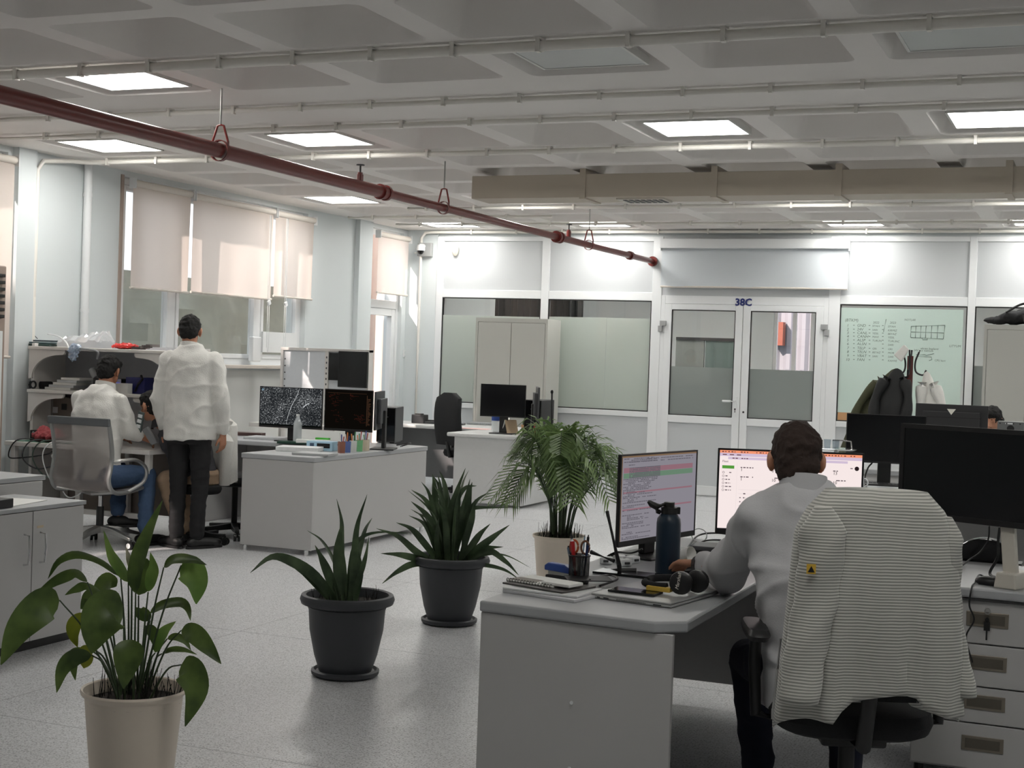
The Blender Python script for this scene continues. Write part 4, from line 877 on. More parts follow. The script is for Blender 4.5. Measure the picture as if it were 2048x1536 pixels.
# ================================================================ PEOPLE AND GARMENTS
from mathutils import noise as mnoise
skin_m = mat('skin', 'b98468', .55, var=.06, scale=25); skin_d = mat('skin_tan', 'a9765c', .55, var=.06, scale=25)
def remesh(mb, name, m, parent, voxel=.010, smooth=6, wr=0., fr=(9, 9, 5), wf=None):
    me = bpy.data.meshes.new('tmp'); me.from_pydata(mb.v, [], mb.f); o = bpy.data.objects.new('tmp', me); C.objects.link(o)
    bm = bmesh.new(); bm.from_mesh(me); bmesh.ops.recalc_face_normals(bm, faces=bm.faces); bm.to_mesh(me); bm.free()
    r = o.modifiers.new('r', 'REMESH'); r.mode = 'VOXEL'; r.voxel_size = voxel
    if smooth: sm_ = o.modifiers.new('s', 'SMOOTH'); sm_.factor = .5; sm_.iterations = smooth
    bpy.context.view_layer.update(); out = bpy.data.meshes.new_from_object(o.evaluated_get(bpy.context.evaluated_depsgraph_get()))
    bpy.data.objects.remove(o); bpy.data.meshes.remove(me); out.name = name
    if wr or wf:
        nr = [v.normal.copy() for v in out.vertices]
        for v, n in zip(out.vertices, nr):
            p = v.co; a = 0
            if wr:
                q = Vector((p.x*fr[0], p.y*fr[1], p.z*fr[2])); a = wr*(mnoise.noise(q)+.5*mnoise.noise(q*2.1+Vector((3, 1, 7)))+.9*((1-abs(mnoise.noise(q*.8+Vector((9, 4, 2)))))**6-.3))
            if wf: a += wf(p)
            v.co = p+n*a
    out.materials.clear(); out.materials.append(m); out.polygons.foreach_set('use_smooth', [True]*len(out.polygons))
    out.update(); ob = bpy.data.objects.new(name, out); C.objects.link(ob)
    if parent is not None: ob.parent = parent
    return ob
def cap(mb, a, b, r0, r1, n=14):
    a, b = Vector(a), Vector(b); mb.cyl(a, b, r0, r1, n); mb.sphere(a, r0, n, 8); mb.sphere(b, r1, n, 8); return mb
def limb(mb, pts, rs, n=14):
    for i in range(len(pts)-1): cap(mb, pts[i], pts[i+1], rs[i], rs[i+1], n)
    return mb
def loft(mb, secs, rz, n=26, p=2.3):
    R = Matrix.Rotation(rz, 4, 'Z'); rs = []
    for (c, rx, ry) in secs:
        rs.append([Vector(c)+R @ Vector((rx*math.copysign(abs(math.cos(t))**(2/p), math.cos(t)), ry*math.copysign(abs(math.sin(t))**(2/p), math.sin(t)), 0)) for t in [2*PI*i/n for i in range(n)]])
    mb.rings(rs); return mb
def hand(mb, w, d, up, size=1., curl=.5, side=1):
    """w wrist, d direction of the hand, up back-of-hand normal; side: +1 thumb to the right of d when up is up"""
    w = Vector(w); d = Vector(d).normalized(); up = Vector(up); up = (up-d*up.dot(d)).normalized(); s = d.cross(up)*side
    k = size; mb.sphere(w+d*.045*k, (.001, .001, .001))
    for q in (-.028, -.010, .010, .028): cap(mb, w+d*.005*k+s*q*.7*k, w+d*.085*k+s*q*k, .015*k, .0125*k, 10)
    for q, L in zip((-.030, -.010, .010, .028), (.058, .074, .080, .072)):
        a = w+d*.088*k+s*q*k; b = a+(d*math.cos(curl*.5)-up*math.sin(curl*.5)+s*q*2)*L*.5*k; c = b+(d*math.cos(curl*1.3)-up*math.sin(curl*1.3))*L*.5*k
        limb(mb, [a, b, c], [.0095*k, .0088*k, .0072*k], 10)
    a = w+d*.025*k+s*.022*k; b = a+(d*.6+s*.75-up*.2)*.045*k; c = b+(d*.9+s*.25-up*.25)*.035*k; limb(mb, [a, b, c], [.013*k, .0105*k, .0085*k], 10)
def head_parts(mb, c, rz, tilt=0., k=1.):
    """c: centre of the head, local +y is where the face looks"""
    M = Matrix.Rotation(rz, 4, 'Z') @ Matrix.Rotation(tilt, 4, 'X'); T = lambda *p: Vector(c)+M @ (Vector(p)*k)
    R3 = M.to_3x3().to_4x4()
    mb.sphere(T(0, -.012, .02), (.076*k, .096*k, .092*k), 18, 12, R3); mb.sphere(T(0, .022, -.045), (.060*k, .066*k, .066*k), 16, 10, R3); mb.sphere(T(0, .055, -.088), (.03*k, .028*k, .022*k), 12, 8, R3)
    cap(mb, T(0, .083, .012), T(0, .103, -.022), .010*k, .014*k, 10)
    mb.sphere(T(0, .078, -.055), (.024*k, .012*k, .008*k), 10, 6, R3)
    for s in (-1, 1):
        mb.sphere(T(s*.030, .074, .012), (.015*k, .012*k, .009*k), 10, 6, R3)
        E_ = R3 @ Matrix.Rotation(s*.45, 4, 'Z'); mb.sphere(T(s*.084, -.006, -.008), (.010*k, .022*k, .034*k), 12, 8, E_); mb.sphere(T(s*.079, .004, -.034), (.008*k, .012*k, .014*k), 10, 6, E_)
    return T, R3
def person(label, P):
    t = thing('person', label, 'person', (*P['base'], 0))
    o = Vector((*P['base'], 0)); L = lambda v: Vector(v)-o
    # continuous body: head, neck, core, arms, hands, legs
    b = MB(); T, R3 = head_parts(b, L(P['head']), P['face'], P.get('tilt', 0), P.get('hk', 1.))
    limb(b, [L(P['head'])+R3 @ Vector((0, -.025, -.05)), L(P['neck']), L(P['chest']), L(P['pelvis'])], [.054, .056, .085, .10])
    for s in 'lr':
        sh, el, wr = [L(v) for v in P['arm_'+s]]; limb(b, [L(P['chest']), sh, el, wr], [.05, .04, .036, .027]); hd = P.get('hand_'+s)
        if hd: hand(b, wr, hd[0], hd[1], 1., hd[2], hd[3])
        hp, kn, an = [L(v) for v in P['leg_'+s]]; limb(b, [L(P['pelvis']), hp, kn, an], [.07, .06, .045, .034])
    remesh(b, 'body', P['skin'], t, P.get('vox', .0065), 3)
    # hair
    h = MB(); k = P.get('hk', 1.)
    h.sphere(T(0, -.018, .030), (.083*k, .099*k, .095*k), 18, 12, R3); h.sphere(T(0, -.050, -.02), (.074*k, .066*k, .075*k), 16, 10, R3); h.sphere(T(0, .045, .072), (.062*k, .05*k, .042*k), 14, 8, R3)
    if P.get('long'): 
        for s in (-1, 1): cap(h, T(s*.06, -.02, 0), T(s*.075, 0, -.16), .04, .035)
        cap(h, T(0, -.06, 0), T(0, -.06, -.18), .06, .05)
    remesh(h, 'hair', P['hair'], t, .006, 2, .006, (30, 30, 30))
    # jacket
    j = MB(); loft(j, [(L(c), rx, ry) for c, rx, ry in P['torso']], P['turn'])
    for s in 'lr':
        sh, el, wr = [L(v) for v in P['arm_'+s]]; cu = wr+(el-wr)*.12
        sl_ = P.get('sl', 1.); limb(j, [sh, sh.lerp(el, .5), el, el.lerp(cu, .6), cu], [.070*sl_, .066*sl_, .062*sl_, .054*sl_, .046*sl_])
        j.cyl(cu, cu+(wr-el).normalized()*.012, .046, .045, 14)
    remesh(j, P.get('gname', 'jacket'), P['jacket'], t, .010, 10, P.get('wr', .010), P.get('wfr', (7, 7, 11)), P.get('wf'))
    # collar
    nk = L(P['neck']); cl = MB(); Rz = Matrix.Rotation(P['turn'], 4, 'Z'); rs = []
    for rr_, z in ((.076, -.035), (.072, .0), (.070, .028), (.075, .030), (.079, 0), (.084, -.035)):
        rs.append([nk+P.get('coff', Vector((0, 0, 0)))+Rz @ Vector((rr_*math.cos(a), rr_*1.0*math.sin(a), z-.018*math.sin(a))) for a in [PI*.62+2*PI*.88*i/30 for i in range(31)]])
    cl.rings(rs, False, False, closed=False).build('collar', P['jacket'], t, True)
    # trousers
    q = MB(); loft(q, [(L(c), rx, ry) for c, rx, ry in P['hips']], P['turn'])
    for s in 'lr':
        hp, kn, an = [L(v) for v in P['leg_'+s]]; en = an+(kn-an)*.06
        limb(q, [hp, hp.lerp(kn, .5), kn, kn.lerp(en, .4), en], P.get('legr', [.092, .082, .066, .062, .056]))
    remesh(q, 'trousers', P['trousers'], t, .010, 5, .006, (9, 9, 16))
    # shoes
    for s in 'lr':
        an = L(P['leg_'+s][2]); d = Vector((*P['toe_'+s], 0)).normalized(); z0 = P.get('shoez_'+s, 0.); sd = Vector((-d.y, d.x, 0)); bs = Vector((an.x, an.y, z0))
        m_ = MB(); m_.sphere(bs+d*.15+Vector((0, 0, .038)), (.07, .047, .036), 16, 8, Matrix.Rotation(math.atan2(d.y, d.x), 4, 'Z')); m_.sphere(bs-d*.015+Vector((0, 0, .045)), (.065, .042, .045), 16, 8, Matrix.Rotation(math.atan2(d.y, d.x), 4, 'Z')); cap(m_, bs-d*.02+Vector((0, 0, .05)), bs+d*.13+Vector((0, 0, .04)), .042, .04)
        so = remesh(m_, 'shoe', P.get('shoe', black_m), t, .007, 3)
        s_ = MB(); s_.prism([((bs+d*(.07+.155*math.cos(a))+sd*.047*math.sin(a)).x, (bs+d*(.07+.155*math.cos(a))+sd*.047*math.sin(a)).y) for a in [2*PI*i/24 for i in range(24)]], 'z', z0+.001, z0+.020); s_.build('sole', P.get('sole', black_m), so)
    return t
fleece = mat('pale_fleece', 'd5d4cf', .9, var=.05, scale=120, bump=.25, sheen=.3); lab = mat('grey_lab_shirt', 'b9b9bb', .85, var=.03, scale=200, bump=.1)
hair_b = mat('black_hair', '0b0a09', .85, var=.4, scale=60, bump=.5); hair_br = mat('brown_hair', '291a13', .8, var=.4, scale=70, bump=.5)
jeans_b = mat('black_jeans', '1b1b1d', .9, var=.15, scale=60, bump=.15); jeans = mat('blue_jeans', '3d5270', .9, var=.15, scale=60, bump=.15); beige = mat('beige_trousers', 'a48c74', .9); navy = mat('navy_trousers', '14192c', .9)
# ---- seated man in the right foreground
ff = Vector((-.21, .98, 0)); rr_ = Vector((.98, .21, 0)); dm_ = math.radians(12)
elb = PD(1462, 1146, 4.93); wri = PD(1398, 1128, 5.28); shl = PD(1515, 1036, 4.66)
pm_ = person('man in a pale grey shirt typing at the bright screen in the foreground', dict(
    base=(-.80, 4.58), head=(-.935, 4.70, 1.238), face=dm_+.06, tilt=-.12, neck=(-.90, 4.66, 1.155), chest=(-.875, 4.64, 1.0), pelvis=(-.80, 4.58, .58), skin=skin_m, hair=hair_br, hk=1.0,
    arm_l=[(shl.x, shl.y, shl.z), (elb.x, elb.y, elb.z+.005), (wri.x, wri.y, wri.z)], arm_r=[(-.70, 4.70, 1.055), (-.56, 4.86, .84), (-.74, 5.50, .80)],
    hand_l=[(-.75, .60, -.10), (.1, .15, 1), .55, 1], hand_r=[(-.3, .95, -.08), (0, 0, 1), .4, -1],
    leg_l=[(-.90, 4.64, .54), (-1.14, 5.02, .50), (-1.10, 5.06, .10)], leg_r=[(-.72, 4.68, .54), (-.82, 5.12, .50), (-.80, 5.14, .10)], toe_l=(-.3, .95), toe_r=(-.1, 1.),
    turn=dm_, jacket=lab, gname='shirt', sl=1.12, wr=.021, wfr=(6, 6, 7), trousers=navy, legr=[.092, .085, .07, .065, .06],
    torso=[((-.795, 4.58, .46), .19, .15), ((-.80, 4.585, .60), .195, .14), ((-.825, 4.60, .80), .198, .13), ((-.855, 4.63, .95), .205, .128), ((-.875, 4.65, 1.04), .21, .118), ((-.888, 4.66, 1.10), .19, .10), ((-.898, 4.665, 1.14), .125, .085), ((-.90, 4.668, 1.165), .08, .07)],
    hips=[((-.80, 4.60, .475), .175, .15), ((-.80, 4.60, .60), .165, .13)]))
ring = thing('wedding_ring', 'gold ring on the typing hand', 'ring', tuple(wri)); 
d_ = Vector((-.75, .60, -.10)).normalized(); MB().lathe([(.0098, -.002), (.0112, -.002), (.0112, .002), (.0098, .002)], 16, d_*.100+Vector((.006, .008, .004)), d_.to_track_quat('Z', 'Y').to_matrix().to_4x4()).build('band', mat('gold', 'd8b25a', .25, 1.), ring, True)
cf = MB(); ev = Vector(elb)-Vector(wri); ev.normalize(); cf.cyl(Vector(wri)+ev*.0, Vector(wri)+ev*.05, .033, .036, 16); cf.build('inner_cuff', black_m, thing('watch_band', 'black band around the left wrist of the seated man', 'band', (0, 0, 0)), True)
# ---- standing man
S = Vector((-6.43, 9.1, 0)); td = math.radians(14)
def sp(x, y, z): return tuple(S+Matrix.Rotation(td, 4, 'Z') @ Vector((x, y, z)))
person('man in a white fleece and black jeans standing with his back to the camera', dict(
    base=(S.x, S.y), head=sp(-.04, .055, 1.655), face=td+.15, tilt=-.35, neck=sp(-.02, .02, 1.53), chest=sp(0, 0, 1.32), pelvis=sp(0, 0, .95), skin=skin_d, hair=hair_b,
    arm_l=[sp(-.18, 0, 1.43), sp(-.255, -.02, 1.13), sp(-.225, .07, .89)], arm_r=[sp(.18, 0, 1.43), sp(.255, -.02, 1.13), sp(.245, .06, .88)],
    hand_l=[(.05, .2, -1), (-1, 0, 0), .7, -1], hand_r=[(-.05, .1, -1), (1, 0, 0), .7, 1],
    leg_l=[sp(-.09, 0, .90), sp(-.085, .02, .48), sp(-.075, -.02, .09)], leg_r=[sp(.09, 0, .90), sp(.085, .03, .48), sp(.08, 0, .09)], toe_l=(-.93, .35), toe_r=(.45, .9),
    turn=td, jacket=fleece, gname='fleece', wr=.012, wfr=(7, 7, 8), trousers=jeans_b,
    torso=[(sp(0, 0, .83), .205, .145), (sp(0, 0, .95), .20, .14), (sp(0, 0, 1.15), .195, .125), (sp(0, 0, 1.32), .205, .13), (sp(0, 0, 1.42), .205, .118), (sp(0, .005, 1.48), .165, .10), (sp(-.01, .012, 1.52), .10, .085), (sp(-.015, .018, 1.55), .082, .08)],
    legr=[.082, .080, .066, .062, .056], hips=[(sp(0, 0, .80), .155, .11), (sp(0, 0, .92), .16, .115)]))
# ---- man seated at the bench
hx, hy = hubp.x, hubp.y; ts = 0.
def sq(x, y, z): return (hx+x*math.cos(ts)-y*math.sin(ts), hy+x*math.sin(ts)+y*math.cos(ts), z)
hh = PD(197, 742, 11.2)
hh = Vector((hx-.14, hy+.24, hh.z))
def tc_(x, z, y=0.): return (hh.x+.005+x, hy+.13+y, z)
person('man in white fleece and blue jeans sitting on the mesh chair', dict(
    base=(hx, hy), head=(hh.x, hh.y, 1.325), face=ts+.05, tilt=-.35, neck=(hh.x+.005, hh.y-.05, 1.205), chest=tc_(0, 1.02), pelvis=sq(-.07, .04, .56), skin=skin_d, hair=hair_b,
    arm_l=[tc_(-.19, 1.10), tc_(-.25, .86, .10), tc_(-.12, .80, .32)], arm_r=[tc_(.19, 1.10), tc_(.265, .87, .02), tuple(PD(279, 872, 10.98))],
    hand_l=[(.5, .8, -.1), (0, 0, 1), .6, 1], hand_r=[(.55, .75, -.35), (.3, -.4, .9), .8, -1],
    leg_l=[sq(-.12, .0, .53), sq(-.14, .38, .56), sq(.04, .16, .24)], leg_r=[sq(.08, .0, .53), sq(.26, .22, .55), sq(.27, .20, .10)], toe_l=(.75, .65), toe_r=(.2, .98), shoez_l=.13,
    turn=ts, jacket=fleece, gname='fleece', wr=.012, wfr=(7, 7, 8), trousers=jeans,
    torso=[(sq(-.07, .04, .50), .175, .13), (sq(-.08, .05, .66), .19, .13), (tc_(.02, .84, -.04), .205, .135), (tc_(0, 1.0, -.02), .22, .135), (tc_(0, 1.09), .21, .12), (tc_(0, 1.15, .01), .165, .105), (tc_(0, 1.19, .015), .10, .085), (tc_(0, 1.215, .02), .08, .075)],
    hips=[(sq(-.07, .05, .48), .165, .13), (sq(-.07, .05, .60), .16, .12)]))
# ---- third person, mostly hidden behind the standing man
stl = thing('stool', 'black stool hidden behind the standing man', 'stool', (-6.50, 9.36, 0)); star_base(stl, black_m, black_m, .22, .08, .2); MB().cyl((0, 0, .07), (0, 0, .40), .022).build('gas_column', black_m, stl, True); xf(padded(.34, .34, .07, p=2), Matrix.Translation((0, 0, .43))).build('seat', black_fab, stl, True)
hp_ = PD(303, 812, 11.07)
person('dark-haired person in beige trousers almost hidden behind the standing man', dict(
    base=(-6.50, 9.36), head=(hp_.x, hp_.y, hp_.z), face=math.radians(80), tilt=-.2, neck=(hp_.x+.08, hp_.y+.03, hp_.z-.13), chest=(-6.63, 9.28, .88), pelvis=(-6.50, 9.36, .54), skin=skin_m, hair=hair_b,
    arm_l=[(-6.68, 9.16, .95), (-6.64, 9.12, .80), (-6.62, 9.14, .70)], arm_r=[(-6.66, 9.42, .95), (-6.62, 9.45, .82), (-6.60, 9.30, .78)], leg_l=[(-6.55, 9.30, .52), (-6.70, 9.18, .50), (-6.58, 9.26, .10)], leg_r=[(-6.52, 9.38, .52), (-6.66, 9.30, .50), (-6.57, 9.34, .10)], toe_l=(.3, 1), toe_r=(.2, 1),
    turn=math.radians(70), jacket=mat('dark_pullover', '3a3a3e', .9), gname='pullover', trousers=beige, vox=.009,
    torso=[((-6.50, 9.36, .50), .15, .12), ((-6.55, 9.33, .70), .17, .12), ((-6.63, 9.28, .90), .18, .12), ((-6.68, 9.25, .98), .13, .09), ((-6.71, 9.23, 1.02), .08, .07)], hips=[((-6.50, 9.36, .47), .15, .13), ((-6.50, 9.36, .58), .15, .12)]))
# ---- person behind the triangle logo monitor
wp = PD(1984, 838, 12.6)
person('dark long-haired person in white, head half hidden behind the triangle logo monitor', dict(
    base=(wp.x, wp.y+.05), head=(wp.x, wp.y, wp.z-.01), face=math.radians(172), tilt=-.3, neck=(wp.x, wp.y+.04, wp.z-.14), chest=(wp.x, wp.y+.06, .82), pelvis=(wp.x, wp.y+.1, .55), skin=skin_m, hair=hair_b, long=True,
    arm_l=[(wp.x+.18, wp.y+.05, .90), (wp.x+.24, wp.y-.05, .72), (wp.x+.12, wp.y-.35, .79)], arm_r=[(wp.x-.18, wp.y+.05, .90), (wp.x-.24, wp.y-.05, .72), (wp.x-.12, wp.y-.35, .79)], leg_l=[(wp.x+.1, wp.y+.05, .50), (wp.x+.1, wp.y-.35, .50), (wp.x+.1, wp.y-.35, .1)], leg_r=[(wp.x-.1, wp.y+.05, .50), (wp.x-.1, wp.y-.35, .50), (wp.x-.1, wp.y-.35, .1)], toe_l=(0, -1), toe_r=(0, -1),
    turn=PI, jacket=fleece, gname='fleece', trousers=navy, vox=.009,
    torso=[((wp.x, wp.y+.1, .46), .16, .12), ((wp.x, wp.y+.08, .70), .17, .12), ((wp.x, wp.y+.06, .88), .19, .12), ((wp.x, wp.y+.05, .97), .13, .09), ((wp.x, wp.y+.045, 1.0), .08, .07)], hips=[((wp.x, wp.y+.1, .46), .16, .14), ((wp.x, wp.y+.1, .58), .16, .12)]))
simple_chair('black office chair of the long-haired person', (wp.x, wp.y+.16), PI, 1.0)
# ---- striped fleece on the near chair
def stripe_mat():
    m = bpy.data.materials.new('striped_fleece'); m.use_nodes = True; nt = m.node_tree; b = nt.nodes['Principled BSDF']; b.inputs['Roughness'].default_value = .9; b.inputs['Sheen Weight'].default_value = .3
    tc = nt.nodes.new('ShaderNodeTexCoord'); sx = nt.nodes.new('ShaderNodeSeparateXYZ'); nt.links.new(tc.outputs['Object'], sx.inputs[0])
    nz = _n(nt, 'ShaderNodeTexNoise', Scale=6.); nt.links.new(tc.outputs['Object'], nz.inputs['Vector'])
    a = nt.nodes.new('ShaderNodeMath'); a.operation = 'MULTIPLY_ADD'; a.inputs[1].default_value = .014; nt.links.new(nz.outputs['Fac'], a.inputs[0]); nt.links.new(sx.outputs['Z'], a.inputs[2])
    f = nt.nodes.new('ShaderNodeMath'); f.operation = 'MULTIPLY'; f.inputs[1].default_value = 2*PI/.0088; nt.links.new(a.outputs[0], f.inputs[0])
    s = nt.nodes.new('ShaderNodeMath'); s.operation = 'SINE'; nt.links.new(f.outputs[0], s.inputs[0])
    r = nt.nodes.new('ShaderNodeMapRange'); r.inputs['From Min'].default_value = -.7; r.inputs['From Max'].default_value = .7; nt.links.new(s.outputs[0], r.inputs['Value'])
    mx = nt.nodes.new('ShaderNodeMix'); mx.data_type = 'RGBA'; mx.inputs['A'].default_value = (*rgb('8a8b85'), 1); mx.inputs['B'].default_value = (*rgb('c6c5be'), 1); nt.links.new(r.outputs[0], mx.inputs['Factor']); nt.links.new(mx.outputs['Result'], b.inputs['Base Color'])
    bp = nt.nodes.new('ShaderNodeBump'); bp.inputs['Strength'].default_value = .35; bp.inputs['Distance'].default_value = .002; nt.links.new(r.outputs[0], bp.inputs['Height']); nt.links.new(bp.outputs['Normal'], b.inputs['Normal'])
    return m
stripe = stripe_mat()
jk = thing('hanging_jacket', 'pale grey striped fleece jacket draped over the near office chair', 'jacket', (nc.location.x, nc.location.y, 0), NF)
def jbody():
    m = MB(); N = 72; rows = 34; rs = []
    for i in range(rows+1):
        f = i/rows; ring_ = []
        for j in range(N):
            t_ = 2*PI*j/N; cx_, sy_ = math.cos(t_), math.sin(t_)
            w = .165+.065*min(1, f/.10)**.6+.045*f
            if f < .03: w *= .9+.1*f/.03
            x = w*math.copysign(abs(cx_)**.62, cx_); hem = .595-.07*max(0, min(1, (-x-.07)/.05))+(-.02 if x > .13 else 0)+.012*math.sin(x*22)
            if sy_ > .15: hem -= .03
            z = 1.192-.012*(abs(x)/.2)**3-(1.192-hem)*f-.05*max(0, abs(x)-.15)/.08*(1-f)*(1 if f < .2 else .8)
            dep = .055+.07*min(1, f/.05)+.02*f
            fold = .010*f*math.sin(x*38+1.2*math.sin(f*3))+.006*f*math.sin(x*75+f*5)
            yc_ = -.292-.035*math.sin(min(1, f*1.2)*1.9)+.02*f
            y = yc_+(dep*.55+fold)*math.copysign(abs(sy_)**.75, sy_)+(0 if sy_ < 0 else .02*f)
            ring_.append(Vector((x, y, z)))
        rs.append(ring_)
    return m.rings(rs, True, False)
jb = jbody().build('jacket_body', stripe, jk, True)
so_ = jb.modifiers.new('thick', 'SOLIDIFY'); so_.thickness = .004
def sleeve(x0, x1, y0, y1, z0, z1, rx, ry, ph):
    m = MB(); rs = []; n = 22
    for i in range(25):
        f = i/24; c = Vector((x0+(x1-x0)*f+.012*math.sin(f*5+ph), y0+(y1-y0)*f+.012*math.sin(f*4), z0+(z1-z0)*f)); k = (.35+.65*min(1, f/.12))*(1-.18*f)
        rs.append([c+Vector((rx*k*math.cos(a)*(1+.06*math.sin(f*30+3*a)), ry*k*math.sin(a)*(1+.14*math.sin(f*17+2*a)), .0)) for a in [2*PI*j/n for j in range(n)]])
    o = m.rings(rs, True, False).build('sleeve', stripe, jk, True); so = o.modifiers.new('thick', 'SOLIDIFY'); so.thickness = .004; return o
sl = sleeve(-.165, -.208, -.365, -.400, 1.14, .58, .070, .050, 0); sleeve(.185, .262, -.325, -.30, 1.12, .60, .050, .045, 2)
MB().box(-.215, -.189, -.4215, -.4195, .952, .980).build('esd_patch', mat('patch_yellow', 'c9a338', .6), jk)
MB().prism([(-.212, .957), (-.192, .957), (-.202, .975)], 'y', -.4225, -.4216).build('esd_triangle', black_m, jk)
z_ = MB(); z_.tube([(-.262, -.29, .74), (-.268, -.29, .65), (-.272, -.29, .58), (-.276, -.29, .53)], .004, 6); z_.build('zip_edge', mat('zip_grey', '9a9a98', .6), jk, True); MB().box(-.280, -.272, -.294, -.286, .50, .53).build('zip_pull', steel, jk)
# jacket over the hidden chair
j2 = thing('hanging_jacket', 'pale white jacket hung over the chair behind the standing man', 'jacket', (-6.52, 9.88, 0), math.radians(-8)); m = MB(); rs = []
for i in range(22):
    f = i/21; rs.append([Vector(((.17+.07*min(1, f/.1)+.02*f)*math.copysign(abs(math.cos(a))**.6, math.cos(a)), -.30+(.05+.05*min(1, f/.12))*math.copysign(abs(math.sin(a))**.8, math.sin(a))+.012*f*math.sin(9*a), 1.0-.52*f-.03*abs(math.cos(a))**3*(1-f)+.015*f*math.sin(5*a))) for a in [2*PI*j/40 for j in range(40)]])
m.rings(rs, True, False).build('jacket_body', fleece, j2, True)
for s in (-1, 1):
    m = MB(); m.tube([(s*.19, -.34, .95), (s*.225, -.37, .80), (s*.22, -.38, .62), (s*.21, -.37, .46)], [.05, .055, .05, .045], 14); m.build('sleeve', fleece, j2, True)
# ================================================================ PLANTS
soil = mat('potting_soil', '241d18', .95, var=.4, scale=60, bump=.5)
def leaf_mat(name, c1, c2, rough=.4):
    m = bpy.data.materials.new(name); m.use_nodes = True; nt = m.node_tree; b = nt.nodes['Principled BSDF']; b.inputs['Roughness'].default_value = rough
    tc = nt.nodes.new('ShaderNodeTexCoord'); nz = _n(nt, 'ShaderNodeTexNoise', Scale=9., Detail=3.); nt.links.new(tc.outputs['Object'], nz.inputs['Vector'])
    r = nt.nodes.new('ShaderNodeValToRGB'); e = r.color_ramp.elements; e[0].position = .35; e[0].color = (*rgb(c1), 1); e[1].position = .7; e[1].color = (*rgb(c2), 1); nt.links.new(nz.outputs['Fac'], r.inputs['Fac']); nt.links.new(r.outputs[0], b.inputs['Base Color'])
    b.inputs['Subsurface Weight'].default_value = 0.
    tr = nt.nodes.new('ShaderNodeBsdfTranslucent'); nt.links.new(r.outputs[0], tr.inputs['Color']); mx = nt.nodes.new('ShaderNodeMixShader'); mx.inputs[0].default_value = .28
    nt.links.new(b.outputs[0], mx.inputs[1]); nt.links.new(tr.outputs[0], mx.inputs[2]); nt.links.new(mx.outputs[0], nt.nodes['Material Output'].inputs['Surface']); return m
lily_m = leaf_mat('lily_leaf', '3a4d26', '647a3c'); lily_l = leaf_mat('lily_young_leaf', '5f7f3c', '84a052'); lily_y = leaf_mat('lily_yellow_leaf', '6f7a1e', '8f9430')
sans_m = leaf_mat('snake_leaf', '2d3c29', '55684a', .45); palm_m = leaf_mat('palm_leaf', '3f5630', '7a9458', .45); stem_m = mat('green_stem', '34452a', .5)
spathe = mat('cream_spathe', 'd9d4bd', .5); stick_m = mat('dead_stem', '15120f', .9)
def ribbon(pts, wid, prof, vd, tw=.35, fold=.18, n=18, thick=0., wave=0., rnd=None):
    """leaf blade along pts; wid max width; prof(f) width profile; vd direction the blade faces"""
    P = bez(pts, max(3, n//(len(pts)-1))); N = len(P)-1; rs = []
    for i, p in enumerate(P):
        f = i/N; d = (P[min(i+1, N)]-P[max(i-1, 0)]).normalized(); s = d.cross(vd)
        if s.length < 1e-4: s = frame_from(d)[0]
        s.normalize(); nn = s.cross(d).normalized(); a = tw; s2 = s*math.cos(a)+nn*math.sin(a); n2 = nn*math.cos(a)-s*math.sin(a)
        w = wid*.5*prof(f); wv = wave*math.sin(f*14)*w
        rs.append([p-s2*w+n2*(fold*w+wv), p-s2*w*.5+n2*fold*w*.35, p, p+s2*w*.5+n2*fold*w*.35, p+s2*w+n2*(fold*w-wv)])
    m = MB(); m.rings(rs, False, False, closed=False); return m
lilyp = lambda f: max(.03, (math.sin(PI*min(1, f**.75))**.8)*(1-.15*f)) if 0 < f < 1 else .03
sansp = lambda f: max(.04, (.55+.45*math.sin(PI*min(1, f*1.15+.08)))*(1-f**6)) if f < 1 else .03
def sticks(t, R, z, n, h0, h1, seed):
    r = random.Random(seed); m = MB()
    for _ in range(n):
        a, q = r.uniform(0, 2*PI), R*math.sqrt(r.random()); x, y = q*math.cos(a), q*math.sin(a); m.cyl((x, y, z-.01), (x+r.uniform(-.02, .02), y+r.uniform(-.02, .02), z+r.uniform(h0, h1)), .0016, .0008, 5)
    tag(m.build('dead_stems', stick_m, t), kind='stuff')
pot_c = mat('cream_pot', 'e0d4c5', .45, var=.02); pot_d = mat('anthracite_pot', '3b3d41', .5, var=.03)
def cream_pot(name, label, loc, H_=.36):
    t = thing(name, label, 'plant', (*loc, 0))
    MB().lathe([(.0, .0), (.132, .0), (.136, .01), (.165, H_-.03), (.168, H_-.025), (.176, H_-.018), (.180, H_-.008), (.177, H_), (.170, H_-.004), (.162, H_-.05), (.0, H_-.05)], 40, cap0=False).build('pot', pot_c, t, True)
    MB().lathe([(.164, H_-.045), (.1, H_-.035), (.0, H_-.03)], 24).build('soil', soil, t, True); return t
def dark_pot(name, label, loc):
    t = thing(name, label, 'plant', (*loc, 0)); H_ = .39
    MB().lathe([(.0, .002), (.145, .002), (.160, .012), (.162, .028), (.150, .034), (.140, .022), (.0, .02)], 36).build('saucer', pot_d, t, True)
    MB().lathe([(.0, .024), (.125, .024), (.150, .10), (.175, .22), (.182, .315), (.188, .33), (.186, .335), (.218, .345), (.225, .365), (.218, .385), (.205, .39), (.196, .385), (.190, .34), (.0, .34)], 44).build('pot', pot_d, t, True)
    MB().lathe([(.190, .345), (.1, .352), (.0, .355)], 24).build('soil', soil, t, True); return t
